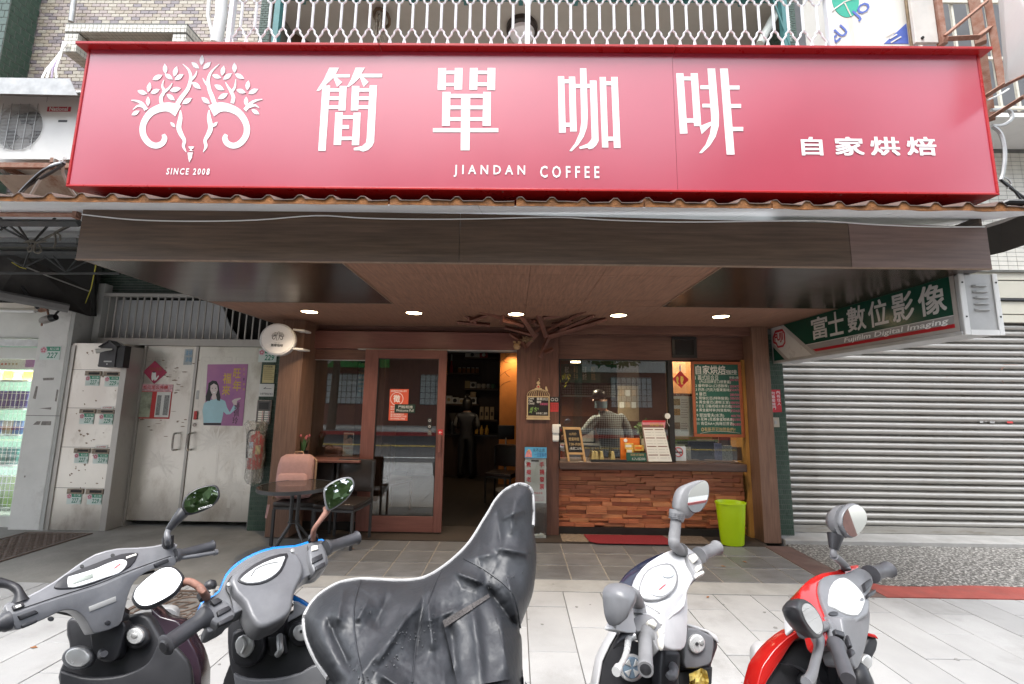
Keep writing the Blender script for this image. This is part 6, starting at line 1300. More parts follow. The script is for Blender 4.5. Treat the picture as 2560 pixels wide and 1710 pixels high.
ob('hair',MB().loft([[(-0.18+r*math.cos(a*math.pi/8),-0.135+r*1.1*math.sin(a*math.pi/8)+(0.02 if z<1.57 else 0),z)for a in range(16)]for r,z in((0.083,1.565),(0.094,1.59),(0.094,1.63),(0.072,1.67),(0.02,1.688))]),m_hair,tm1,smooth='all',M=Mm)
ob('face_mask',MB().loft([[(-0.165+0.083*math.cos(a),-0.145-0.098*math.sin(a),z)for a in[math.pi*k/8 for k in range(9)]]for z in(1.44,1.50,1.53)],closed_u=False),mat('mask_navy',(0.14,0.22,0.27),0.8),tm1,smooth='all',M=Mm)
ob('brow',MB().box(-0.225,-0.190,-0.2365,-0.232,1.566,1.571).box(-0.170,-0.135,-0.2365,-0.232,1.566,1.571),m_hair,tm1,M=Mm);ob('nose',MB().tube([(-0.18,-0.225,1.553),(-0.178,-0.248,1.53)],[0.007,0.012],8),m_skin,tm1,smooth=True,M=Mm)
for s in(-1,1):ob('ear',MB().lathe([(0,-0.028),(0.012,-0.015),(0.013,0.01),(0,0.024)],8,(-0.175+s*0.085,-0.135,1.535)),m_skin,tm1,smooth=True,M=Mm)
for s in(-1,1):ob('eye',MB().lathe([(0,-0.006),(0.008,0),(0,0.006)],8,(-0.18+s*0.032,-0.236,1.553)),m_ink,tm1,M=Mm)
for hx_,hz_,hy_,side in((0.21,0.77,-0.16,1),(-0.63,1.07,-0.18,-1)):
    fm=MB()
    for k in range(4):
        b0=Vector((hx_+(k-1.5)*0.018*(1 if side==1 else 0.2),hy_,hz_+(0 if side==1 else(k-1.5)*0.016)));d=Vector((0.01,-0.02,-0.07))if side==1 else Vector((-0.07,-0.02,-0.02));fm.tube([b0,b0+d*0.6,b0+d+Vector((0,0.01,-0.01))],[0.009,0.0085,0.007],6)
    fm.tube([(hx_-0.03*side,hy_,hz_+0.02),(hx_-0.045*side,hy_-0.02,hz_-0.02)],[0.011,0.009],6);ob('fingers',fm,m_skin,tm1,smooth=True,M=Mm)
# ================================================================== LEFT: white pillar, mail boxes, steel gate
m_wpl=mat('dirty_white_paint',(0.66,0.65,0.62),0.6,var=0.08,scale=3,stain=0.5,stain_col=(0.27,0.25,0.22),stain_scale=2.2,bump=0.05,bscale=30)
m_wpl2=mat('dirty_grey_paint',(0.42,0.42,0.40),0.6,var=0.1,scale=3,stain=0.6,stain_col=(0.20,0.19,0.17),stain_scale=2.6)
m_ss=mat('stainless_worn',(0.70,0.67,0.61),0.34,metal=0.85,var=0.07,scale=1.6,stretch=(1.2,1.2,0.7),stain=0.6,stain_col=(0.29,0.235,0.175),stain_scale=2.2,rvar=0.14)
m_ss2=mat('stainless_jamb',(0.44,0.42,0.39),0.4,metal=0.5,var=0.08,scale=3,stretch=(1,1,0.5),stain=0.35,stain_col=(0.12,0.09,0.07))
wp=thing('white_pillar','dirty white painted pillar with scuffs and a house number plate','pillar',(-5.5,5.3,0))
ob('shaft',MB().box(-5.735,-5.375,5.18,5.60,-0.002,2.56),m_wpl,wp,bevel=0.006)
ob('side_panel',MB().box(-5.374,-5.33,5.182,5.6,-0.002,2.60),m_wpl2,wp)
ob('joint_line',MB().box(-5.736,-5.329,5.179,5.1795,Z_(120,1040,5.18),Z_(120,1040,5.18)+0.006),m_joint,wp)
for pts in([(107,945),(135,944),(134,950),(108,951)],[(82,1062),(92,1053),(102,1053),(98,1062)],[(102,1063),(105,1053),(128,1053),(127,1063)],[(82,996),(90,965),(95,966),(89,998)],[(137,1003),(142,973),(146,975),(141,1004)],[(60,1190),(63,1188),(64,1193),(60,1194)],[(97,1021),(128,1018),(127,1024)]):ob('scuff',polyY(MB(),pts,5.1788,0.0008),mat('scuff_grey',(0.24,0.22,0.2),0.8,var=0.3,scale=30),wp)
def house_plate(x0,y0,x1,y1,Y,num,parent,extra=''):
    plateY('number_plate',mat('plate_mint',(0.60,0.68,0.64),0.35,var=0.03),parent,x0,y0,x1,y1,Y,0.005,bevel=0.001)
    w,h=x1-x0,y1-y0
    plateY('plate_band',mat('plate_green',(0.03,0.26,0.15),0.4),parent,x0+w*0.3,y0+h*0.03,x1-w*0.03,y0+h*0.34,Y-0.0012,0.001)
    c=PY(x0+w*0.2,y0+h*0.27,Y-0.002);r=(PY(x0+w*0.36,y0,Y)-PY(x0+w*0.2,y0,Y)).x
    ob('plum_blossom',MB().disc(c,(1,0,0),(0,0,1),r,(0,0.0012,0),16),mat('plum_pale',(0.62,0.50,0.52),0.4),parent)
    for k in range(5):ob('petal',MB().disc(c+Vector((r*0.5*math.cos(k*1.257+0.3),-0.001,r*0.5*math.sin(k*1.257+0.3))),(1,0,0),(0,0,1),r*0.30,(0,0.0008,0),8),mat('plum_red',(0.50,0.16,0.20),0.4),parent)if w>30 else None
    textY('number',num,m_inkg,parent,x0+w*0.33,y0+h*0.46,x0+w*(0.80 if extra else 0.86),y0+h*0.88,Y,bold=0.015,shear=0.12)
    textY('street_name','松江路' if w>30 else '松江路',m_wht,parent,x0+w*0.48,y0+h*0.09,x0+w*0.92,y0+h*0.28,Y-0.001)
    if extra:textY('floor',extra,m_inkg,parent,x0+w*0.82,y0+h*0.6,x0+w*0.95,y0+h*0.85,Y)
np1=thing('house_number_plate','green and mint 227 house number plate on the white pillar','number plate',PY(125,882,5.17));house_plate(98,866,153,899,5.174,'227',np1)
# --- mail box column
mbx=thing('mailbox_column','worn stainless panel with four rows of letter slots beside the gate','mailbox',(-4.98,5.25,0))
mx0,mx1=-5.33,-4.70;MY=5.20
ob('panel',MB().box(mx0,mx1,MY,MY+0.3,-0.001,Z_(250,858,MY)),m_ss,mbx,bevel=0.003)
ob('frame_stile',MB().box(mx1+0.001,mx1+0.075,MY-0.012,MY+0.30,-0.001,Z_(320,866,MY)),m_ss2,mbx,bevel=0.003);ob('frame_stile',MB().box(mx0-0.001,mx0+0.05,MY-0.010,MY-0.0005,-0.001,Z_(230,864,MY)),m_ss2,mbx)
m_slot=mat('slot_dark',(0.02,0.017,0.015),0.7)
slots=[((212,928,258,939),(258,929,305,940)),((198,1023,243,1033),(243,1024,291,1034)),((184,1121,229,1132),(229,1122,277,1134)),((167,1222,213,1234),(214,1223,263,1235))]
plates=[((212,939,250,964),(260,941,299,966)),((197,1033,236,1060),(246,1035,284,1061)),((184,1132,222,1158),(231,1135,271,1159)),((165,1233,205,1260),(216,1235,256,1261))]
for r in range(4):
    for c in range(2):
        s=slots[r][c];p=plates[r][c]
        dr=ob('letter_slot',MB().box(*[v for v in(rectY(s[0]+2,s[1],s[2]-2,s[3],MY)[0],rectY(s[0]+2,s[1],s[2]-2,s[3],MY)[1],MY-0.012,MY-0.001,rectY(*s,MY)[2],rectY(*s,MY)[3])]),mat('slot_frame',(0.26,0.21,0.16),0.6,metal=0.3,var=0.4,scale=30),mbx)
        plateY('opening',m_slot,dr,s[0]+9,s[1]+3,s[2]-9,s[3]-3,MY-0.0135,0.002)
        house_plate(p[0],p[1],p[2],p[3],MY-0.006,'227' if c==0 else '229',mbx,('4','3','2','2')[r]+'樓')
    if r in(1,2):plateY('name_strip',m_paper,mbx,plates[r][1][0]+6,slots[r][1][1]-9,plates[r][1][0]+38,slots[r][1][1]-1,MY-0.004,0.003);textY('name_text','229號',m_inkr,mbx,plates[r][1][0]+10,slots[r][1][1]-7,plates[r][1][0]+34,slots[r][1][1]-3,MY-0.004)
for y in(925,1021,1119,1221):ob('door_gap',MB().box(mx0+0.05,mx1,MY-0.0012,MY-0.0004,Z_(240,y,MY),Z_(240,y,MY)+0.004),m_slot,mbx)
mb1=thing('black_letter_box','charcoal house shaped letter box with rolled paper in its slot','mailbox',PY(275,885,5.1))
a=rectY(244,868,292,917,5.10);zt2=Z_(270,854,5.10)
ob('body',MB().prism([(a[0],5.10,a[2]),(a[1],5.10,a[2]),(a[1],5.10,a[3]),((a[0]+a[1])/2,5.10,zt2),(a[0],5.10,a[3])],(0,0.095,0)),mat('charcoal_enamel',(0.05,0.048,0.052),0.45,var=0.1),mb1,bevel=0.003)
ob('roof',MB().prism([(a[0]-0.012,5.085,a[3]-0.006),((a[0]+a[1])/2,5.085,zt2+0.004),(a[1]+0.012,5.085,a[3]-0.006),(a[1]+0.012,5.085,a[3]+0.006),((a[0]+a[1])/2,5.085,zt2+0.016),(a[0]-0.012,5.085,a[3]+0.006)],(0,0.11,0)),MATS['charcoal_enamel'],mb1)
plateY('slot',m_slot,mb1,252,872,284,878,5.098,0.002);plateY('name_window',m_gal,mb1,259,902,279,905,5.097,0.003);ob('lock',MB().disc(PY(267,910,5.096),(1,0,0),(0,0,1),0.008,(0,0.004,0),10),m_gal,mb1)
ob('side_box',MB().box(a[1]+0.002,a[1]+0.09,5.11,5.195,a[2]-0.005,a[3]+0.02),m_black,mb1)
pr=thing('rolled_paper','white rolled paper sticking out of the black letter box','paper',PY(262,874,5.08));ob('roll',MB().tube([PY(240,878,5.02),PY(262,874,5.06),PY(283,873,5.11)],[0.03,0.018,0.008],10),m_paper,pr,smooth=True)
# --- steel gate
gt=thing('steel_gate','worn stainless double gate with etched palms and posters','gate',(-3.95,5.45,0))
GY=5.42
gx0,gx1,gz0_,gz1_=-4.60,-3.14,0.06,Z_(500,866,GY)
gm=X_(478,1050,GY);ob('light_stop_wall',MB().box(-5.3,-2.76,5.80,5.85,-0.002,2.75),m_dark,gt)  # unseen dark wall added to block shop lamp light under the gate
for a,b in((gx0,gm-0.004),(gm+0.004,gx1)):ob('leaf',MB().box(a,b,GY,GY+0.045,gz0_,gz1_),m_ss,gt,bevel=0.003)
ob('meeting_strip',MB().box(gm-0.03,gm+0.003,GY-0.010,GY-0.001,gz0_,gz1_-0.002),m_ss2,gt)
ob('lintel',MB().box(-5.25,-3.05,GY-0.03,GY+0.08,gz1_+0.002,Z_(500,848,GY)),m_ss2,gt,bevel=0.003)
ob('jamb',MB().box(-4.624,gx0-0.002,GY-0.02,GY+0.1,-0.001,gz1_),m_ss2,gt);ob('jamb',MB().box(gx1+0.002,gx1+0.055,GY-0.03,GY+0.1,-0.001,gz1_+0.001),m_ss2,gt)
m_pull=mat('chrome_worn',(0.5,0.49,0.46),0.2,metal=0.9,var=0.1)
for px in(445,481):
    hd2=MB();x=X_(px,1100,GY);zt3,zb3=Z_(px,1083,GY),Z_(px,1124,GY);hd2.tube(smooth2([(x,GY,zt3),(x,GY-0.05,zt3),(x-0.012,GY-0.062,zt3-0.02),(x-0.012,GY-0.062,zb3+0.02),(x,GY-0.05,zb3),(x,GY,zb3)],3),0.011,8);ob('pull_handle',hd2,m_pull,gt,smooth=True)
ob('lock_cylinder',MB().disc(PY(486,1062,GY-0.008),(1,0,0),(0,0,1),0.024,(0,0.007,0),18),m_pull,gt);plateY('latch_plate',m_gal,gt,489,976,498,998,GY-0.004,0.003)
plateY('red_sticker',m_red,gt,483,1028,493,1049,GY-0.014,0.002)
# etched decoration: meander border and palm fronds, standing a hair proud
m_etch=mat('etched_steel',(0.655,0.625,0.57),0.40,metal=0.8,var=0.08)
def etch(pts,w,parent=gt):
    mb=MB()
    for i in range(len(pts)-1):
        L2,R2=ribbon([pts[i],pts[i+1]],w);polyY(mb,L2+R2[::-1],GY-0.0006-0.00005*(i%5),0.0005)
    ob('etched_line',mb,m_etch,parent)
for x0 in(360,385,412):etch([(x0+3,907),(x0+3,893),(x0+22,893),(x0+22,904),(x0+9,904),(x0+9,899)],2.6)
for x0 in(505,530,560,590,615):etch([(x0,907),(x0,893),(x0+20,893),(x0+20,904),(x0+7,904),(x0+7,899)],2.6)
etch([(506,908),(500,970),(495,1020)],2.4);etch([(628,908),(612,1090),(603,1280)],2.4);etch([(512,912),(508,960)],2.0)
def palm(cx_,cy_,L0,n,a0,a1):
    mb=MB()
    for k in range(n):
        a=math.radians(a0+(a1-a0)*k/(n-1));l=L0*(0.8+0.3*((k*7)%5)/5);pts=[(cx_,cy_),(cx_+l*0.5*math.cos(a),cy_-l*0.5*math.sin(a)),(cx_+l*math.cos(a),cy_-l*math.sin(a)+l*0.12)]
        L2,R2=ribbon(pts,[2,6,0.5]);polyY(mb,L2+R2[::-1],GY-0.0007-0.00006*k,0.0005)
    ob('etched_frond',mb,m_etch,gt)
palm(540,1110,55,11,0,200);palm(580,1135,50,13,-40,230);palm(400,1160,45,11,-60,200);palm(540,1230,40,9,0,180);palm(590,1225,35,9,0,180)
etch([(582,1140),(578,1190),(570,1270)],8);etch([(545,1115),(540,1190),(548,1250)],6)
# pasted things
t=thing('diamond_couplet','pink red diamond new year print with white figure on the gate','poster',PY(387,930,GY));ob('sheet',polyY(MB(),[(387,902),(417,931),(385,960),(358,929)],GY-0.004,0.003),mat('couplet_red',(0.42,0.055,0.11),0.5,var=0.1),t)
ob('white_figure',polyY(MB(),[(380,931),(383,929),(388,930),(390,932),(390,945),(396,938),(397,941),(391,950),(386,952),(386,949),(383,949),(382,952),(379,950),(378,942)],GY-0.0052,0.001),m_wht,t);ob('figure_cap',MB().disc(PY(385,930,GY-0.006),(1,0,0),(0,0,1),0.022,(0,0.0006,0),14,0.008),m_ink,t);textY('gold_line','花好月圓',mat('ink_dark_gold',(0.30,0.17,0.05),0.5),t,373,919,404,926,GY-0.004)
t=thing('notice_board','clear pocket notice board with pink blossom header on the gate','notice board',PY(383,1002,GY));plateY('header',mat('blossom_pink',(0.62,0.36,0.38),0.5,var=0.35,scale=40),t,341,961,433,978,GY-0.005,0.004);textY('header_text','松江里公佈欄',m_inkr,t,358,964,420,972,GY-0.005,bold=0.01)
plateY('red_backing',m_red,t,332,979,431,1046,GY-0.003,0.002);plateY('sheet',mat('notice_photo',(0.33,0.36,0.27),0.35,var=0.5,scale=9),t,334,980,381,1043,GY-0.0055,0.002);plateY('sheet',m_paper,t,385,980,428,1043,GY-0.0055,0.002);plateY('article',mat('newsprint',(0.25,0.25,0.24),0.6,var=0.5,scale=70),t,388,988,404,1038,GY-0.007,0.001);plateY('article',MATS['newsprint'],t,406,988,424,1038,GY-0.007,0.001)
t=thing('campaign_poster','purple poster with gold characters and a figure in pale blue shirt on the gate','poster',PY(565,988,GY))
def qp(u,v): # poster corners
    A,B,C_,D_=(519,911),(620,910),(606,1065),(510,1063);return((A[0]*(1-u)+B[0]*u)*(1-v)+(D_[0]*(1-u)+C_[0]*u)*v,(A[1]*(1-u)+B[1]*u)*(1-v)+(D_[1]*(1-u)+C_[1]*u)*v)
ob('sheet',polyY(MB(),[qp(0,0),qp(1,0),qp(1,1),qp(0,1)],GY-0.004,0.003),mat('poster_purple',(0.36,0.15,0.34),0.4,var=0.15,scale=6,col2=(0.46,0.20,0.36)),t)
pz=lambda x,y:(140+x/3.016,840+y/3.016)
def pf(nm,pts,m,d):ob(nm,polyY(MB(),[pz(*p)for p in pts],GY-0.0042-d,0.0008),m,t)
m_pcy=mat('poster_cyan',(0.42,0.66,0.72),0.5,var=0.08);m_pgold=mat('poster_gold',(0.62,0.42,0.08),0.4,var=0.15,scale=30);m_pskin=mat('poster_skin',(0.66,0.56,0.54),0.5)
pf('figure_shirt',[(1112,655),(1105,560),(1115,510),(1150,485),(1185,478),(1230,470),(1275,490),(1290,540),(1310,575),(1340,520),(1362,545),(1312,590),(1285,592),(1262,570),(1258,600),(1245,655)],m_pcy,0.001)
pf('figure_hand',[(1340,520),(1325,490),(1345,475),(1390,465),(1395,472),(1365,490),(1362,520)],m_pskin,0.0018);pf('figure_trousers',[(1110,656),(1245,656),(1243,672),(1112,672)],m_ink,0.002)
pf('figure_hair',[(1130,490),(1128,455),(1145,400),(1150,355),(1180,335),(1210,340),(1225,370),(1232,420),(1240,460),(1235,490),(1215,485),(1205,440),(1170,455),(1160,490)],m_ink,0.0024);pf('figure_face',[(1165,375),(1190,358),(1215,372),(1220,405),(1208,438),(1190,448),(1172,432),(1163,405)],m_pskin,0.0034);pf('figure_neck',[(1178,440),(1205,438),(1212,470),(1190,482),(1172,472)],m_pskin,0.0031)
for ex in(1178,1203):pf('figure_eye',[(ex-5,394),(ex,391),(ex+5,394),(ex,397)],m_ink,0.0042)
pf('figure_smile',[(1180,418),(1192,423),(1206,416),(1196,430),(1186,429)],m_wht,0.004)
for ch,x,y,s in(('旺',1335,245,62),('年',1330,335,70),('福',1255,280,70),('來',1250,370,68)):p0_=pz(x,y);p1_=pz(x+s,y+s*1.15);textY('gold_character',ch,m_pgold,t,p0_[0],p0_[1],p1_[0],p1_[1],GY-0.0045,bold=0.02)
for ch,x,y,s in(('鍾',1342,500,46),('佩',1338,555,46),('玲',1328,612,46)):p0_=pz(x,y);p1_=pz(x+s,y+s*1.15);textY('name_character',ch,m_ink,t,p0_[0],p0_[1],p1_[0],p1_[1],GY-0.0045)
for k,ch in enumerate('祝大家快樂'):p0_=pz(1408,240+38*k);p1_=pz(1426,260+38*k);textY('small_character',ch,m_ink if k==2 else m_pgold,t,p0_[0],p0_[1],p1_[0],p1_[1],GY-0.0045)
t=flat('blue_sticker','faded blue and white sticker at the top of the gate','sticker',458,873,483,912,GY-0.004,mat('sticker_grey',(0.42,0.46,0.46),0.5,var=0.15));textY('sticker_text','清掃',mat('ink_sky',(0.10,0.30,0.50),0.5),t,463,876,481,889,GY-0.004);textY('sticker_text','消毒',MATS['ink_sky'],t,463,893,481,905,GY-0.004)
m_res=mat('tape_residue',(0.22,0.16,0.11),0.8,var=0.4,scale=40);rz=random.Random(31)
for(x,y,n)in((355,1055,9),(430,930,14),(395,1070,4),(450,1045,6),(440,970,8),(470,905,4)):
    for _ in range(n):
        w,h=rz.uniform(4,16),rz.uniform(0.8,2.2);cx_,cy_=x+rz.gauss(0,14),y+rz.gauss(0,12);ob('residue_mark',polyY(MB(),[(cx_,cy_),(cx_+w*0.5,cy_-h*rz.random()),(cx_+w,cy_+h*0.3),(cx_+w*0.6,cy_+h),(cx_+w*0.1,cy_+h*0.8)],GY-0.0009,0.0006),m_res,gt)
for _ in range(46):
    r_i=rz.randrange(4);cx_,cy_=262-r_i*15+rz.uniform(-48,42),(912,985,1085,1190)[r_i]+rz.gauss(0,26);w,h=rz.uniform(2,9),rz.uniform(1,5);ob('residue_mark',polyY(MB(),[(cx_,cy_),(cx_+w*0.5,cy_-h*0.3),(cx_+w,cy_+h*0.4),(cx_+w*0.4,cy_+h)],MY-0.0009,0.0006),m_res,mbx)
# --- transom with bars above
tg=thing('transom_grille','steel transom grille of thin upright bars above the gate','grille',(-4.3,5.43,2.2));TY=5.40
tz0,tz1=Z_(400,846,TY),Z_(400,742,TY)
ob('top_rail',MB().box(-5.26,-2.95,TY-0.01,TY+0.05,tz1,tz1+0.04),m_ss2,tg);ob('end_post',MB().box(-5.30,-5.22,TY-0.012,TY+0.3,tz0-0.06,tz1+0.16),m_wpl2,tg)
barm=mesh('bar',MB().box(-0.007,0.007,-0.007,0.007,tz0+0.001,tz1-0.001));barm.materials.append(m_ss2)
for k in range(25):inst('bar',barm,(-5.15+k*0.088,TY+0.01,0),tg)
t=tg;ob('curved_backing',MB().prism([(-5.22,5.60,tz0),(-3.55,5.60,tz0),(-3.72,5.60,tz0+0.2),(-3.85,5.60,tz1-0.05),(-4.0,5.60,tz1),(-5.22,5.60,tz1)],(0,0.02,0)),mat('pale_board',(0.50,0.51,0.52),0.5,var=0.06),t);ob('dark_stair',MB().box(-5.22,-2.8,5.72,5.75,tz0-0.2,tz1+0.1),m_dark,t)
t=thing('green_tile_lintel','dark green tiled lintel above the transom grille','wall',(-4,5.5,2.85));ob('core',MB().box(-9.0,-2.72,5.50,5.9,tz1+0.042,3.9),m_gmort,t);ob('tile_cladding',clad(MB(),(-5.40,5.50,tz1+0.045),(1,0,0),(0,0,1),(0,-1,0),2.66,0.65,0.11,0.035),mat('dark_green_tile',(0.03,0.05,0.038),0.35,var=0.3),t,kind='stuff')
# --- green tiled strip by the left post with intercom, notices, extinguisher
gts=thing('green_tile_pier','green mosaic tile pier between the gate and the brown post','pier',(-2.95,5.3,0));ob('core',MB().box(-3.08,-2.746,5.30,5.6,-0.001,2.20),m_gmort,gts);ob('tile_cladding',clad(MB(),(-3.08,5.30,0.0),(1,0,0),(0,0,1),(0,-1,0),0.334,2.2,0.022,0.055,stagger=0.5,gap=0.004,dep=0.003),m_gtile,gts,kind='stuff')
np2=thing('house_number_plate','green and mint 229 house number plate half hidden by the round sign','number plate',PY(670,890,5.28));house_plate(645,872,693,905,5.285,'229',np2)
t=flat('yellow_notice','yellowed printed notice on the green tile pier','notice',655,913,688,957,5.285,mat('yellow_paper',(0.55,0.48,0.24),0.6,var=0.1));textY('notice_title','門牌證書',m_ink,t,661,915,682,919,5.285)
for k in range(6):plateY('print_line',mat('ink_brown',(0.32,0.25,0.12),0.6),t,659,922+5*k,684-3*(k%2),923.5+5*k,5.284,0.0008)
t=flat('arrow_notice','white notice with a left arrow above the intercom','notice',646,960,686,991,5.284,m_paper);textY('arrow','⟵',m_ink,t,658,968,679,975,5.284,bold=0.01);textY('notice_text','往後門請由此進入',m_ink,t,650,982,683,987,5.284)
ic=thing('intercom_panel','stainless framed intercom with call buttons on the green tile pier','intercom',PY(655,1029,5.27));a=rectY(638,1000,680,1059,5.27)
ob('housing',MB().box(a[0],a[1],5.268,5.299,a[2],a[3]),m_pull,ic,bevel=0.004);ob('face',MB().box(a[0]+0.012,a[1]-0.012,5.264,5.2675,a[2]+0.012,a[3]-0.012),mat('intercom_dark',(0.10,0.095,0.09),0.4),ic);ob('speaker',MB().box(a[0]+0.03,a[1]-0.03,5.262,5.2638,a[3]-0.11,a[3]-0.03),m_ink,ic)
for r in range(5):
    for c in range(2):b0=(a[0]+0.03+c*0.075,a[2]+0.025+r*0.026);bt=ob('call_button',MB().box(b0[0],b0[0]+0.06,5.2605,5.2638,b0[1],b0[1]+0.019),m_paper,ic);ob('button_dot',MB().box(b0[0]+0.046,b0[0]+0.056,5.2592,5.2604,b0[1]+0.005,b0[1]+0.014),m_inkr,bt)
fx=thing('fire_extinguisher','red fire extinguisher with blue and white label wrapped in cloudy plastic','fire extinguisher',PY(636,1130,5.2));c0_=Vector((X_(640,1130,5.20),5.20,Z_(640,1172,5.20)))
m_exr=mat('extinguisher_red',(0.42,0.02,0.025),0.3,var=0.06)
ob('cylinder',MB().lathe([(0,0),(0.07,0.0),(0.078,0.015),(0.078,0.34),(0.065,0.375),(0.025,0.40),(0.022,0.43),(0,0.43)],24,c0_),m_exr,fx,smooth=40);ob('valve',MB().box(c0_.x-0.02,c0_.x+0.02,c0_.y-0.02,c0_.y+0.02,c0_.z+0.431,c0_.z+0.47),m_black,fx,bevel=0.004);ob('lever',MB().tube([c0_+Vector((0,0,0.46)),c0_+Vector((0.06,-0.04,0.50))],0.008,6),m_black,fx);ob('hose',MB().tube(smooth2([tuple(c0_+Vector(v))for v in((-0.02,0,0.44),(-0.09,-0.02,0.42),(-0.10,-0.02,0.28),(-0.09,-0.02,0.12))],4),0.011,8),m_black,fx,smooth=True)
def cyl_label(z0,z1,a0,a1,m,r=0.0788):ob('label_panel',MB().loft([[c0_+Vector((r*math.sin(a0+(a1-a0)*k/6),-r*math.cos(a0+(a1-a0)*k/6),z))for k in range(7)]for z in(z0,z1)],closed_u=False),m,fx,smooth='all')
cyl_label(0.24,0.31,-0.8,0.05,mat('label_blue_white',(0.45,0.55,0.68),0.4,var=0.3,scale=60));cyl_label(0.13,0.235,-0.8,0.05,m_paper);cyl_label(0.17,0.27,0.4,1.1,MATS['yellow_paper'])
pbm=bpy.data.materials.new('cloudy_plastic');pbm.use_nodes=True;n_=pbm.node_tree.nodes;L_=pbm.node_tree.links;n_.clear();o_=n_.new('ShaderNodeOutputMaterial');tr_=n_.new('ShaderNodeBsdfTransparent');pr_=n_.new('ShaderNodeBsdfPrincipled');mx_=n_.new('ShaderNodeMixShader');pr_.inputs['Base Color'].default_value=(0.42,0.40,0.36,1);pr_.inputs['Roughness'].default_value=0.25;nz_=n_.new('ShaderNodeTexNoise');nz_.inputs['Scale'].default_value=14;nz_.inputs['Detail'].default_value=6;rr_=n_.new('ShaderNodeMapRange');rr_.inputs['From Min'].default_value=0.35;rr_.inputs['From Max'].default_value=0.75;rr_.inputs['To Min'].default_value=0.12;rr_.inputs['To Max'].default_value=0.75
L_.new(nz_.outputs['Fac'],rr_.inputs['Value']);L_.new(rr_.outputs[0],mx_.inputs[0]);L_.new(tr_.outputs[0],mx_.inputs[1]);L_.new(pr_.outputs[0],mx_.inputs[2]);L_.new(mx_.outputs[0],o_.inputs['Surface'])
rgb=random.Random(6);rings=[]
for i,(z,r,dx)in enumerate(((-0.17,0.075,0.01),(-0.10,0.10,0.005),(0.0,0.095,0),(0.12,0.105,0),(0.26,0.10,-0.01),(0.40,0.11,-0.02),(0.50,0.125,-0.02),(0.545,0.10,-0.02))):rings.append([c0_+Vector((dx+r*(1+rgb.uniform(-0.13,0.13))*math.cos(k*2*math.pi/18),r*0.9*(1+rgb.uniform(-0.13,0.1))*math.sin(k*2*math.pi/18),z+rgb.uniform(-0.01,0.01)))for k in range(18)])
ob('plastic_bag',MB().loft(rings,cap=False),pbm,fx,smooth='all');ob('wall_hook',MB().box(c0_.x-0.01,c0_.x+0.01,5.2,5.30,c0_.z+0.40,c0_.z+0.42),m_gal,fx)
# --- neighbour shop at the far left
ns=thing('neighbour_shop','brightly lit shop with pale shutter box left of the white pillar','shopfront',(-7.3,5.5,0))
m_lit=mat('shop_cream',(0.62,0.62,0.58),0.5,var=0.05)
ob('shutter_box',MB().box(-8.8,-5.74,5.30,5.60,2.20,2.75),m_lit,ns,bevel=0.01);ob('shutter_rail',MB().box(-8.8,-5.74,5.26,5.299,2.10,2.19),m_gal,ns);ob('header_strip',MB().box(-8.8,-5.74,5.31,5.4,1.95,2.095),m_lit,ns)
ob('back_wall',MB().box(-8.9,-5.74,7.4,7.5,0,3),mat('shop_mint',(0.40,0.62,0.52),0.5,var=0.06),ns);ob('ceiling',MB().box(-8.9,-5.74,5.6,7.4,2.6,2.7),m_lit,ns);ob('sill',MB().box(-8.8,-5.74,5.28,5.5,-0.001,0.12),m_lit,ns);ob('side_wall',MB().box(-8.95,-8.85,5.3,7.5,0,2.75),m_lit,ns)
ob('side_wall',MB().box(-5.72,-5.68,5.61,7.5,0,2.75),m_lit,ns)  # this unseen wall is added to stop the tube light leaking behind the gate
ob('window_pane',MB().box(-8.8,-5.74,5.33,5.336,0.121,1.949),m_glass,ns)
tl=thing('shop_tube_light','white tube light under the neighbour shop ceiling','lamp',(-6.6,6.2,2.55));ob('tube',MB().tube([(-7.4,6.2,2.56),(-6.0,6.2,2.56)],0.02,10),mat_emit('cool_tube',(0.95,1.0,0.95),12.0),tl);ob('batten',MB().box(-7.45,-5.95,6.17,6.23,2.581,2.6),m_white,tl)
ld=bpy.data.lights.new('tube_lamp','AREA');ld.shape='RECTANGLE';ld.size=1.4;ld.size_y=0.04;ld.energy=70;ld.color=(0.94,1.0,0.96);lo=bpy.data.objects.new('lamp',ld);link(lo,tl);lo.location=(-6.7,5.7,2.53)
tl2=thing('shutter_tube_light','white tube light hanging below the dark awning left of the pillar','lamp',PY(30,779,5.2));ob('tube',MB().tube([PY(-60,776,5.1),PY(88,779,5.1)],0.016,10),m_white,tl2);ob('batten',MB().box(PY(-60,776,5.1).x,PY(90,760,5.1).x,5.08,5.25,Z_(30,770,5.1),Z_(30,758,5.1)),mat('rust_cream',(0.58,0.53,0.46),0.6,stain=0.6,stain_col=(0.4,0.2,0.08),stain_scale=3),tl2)
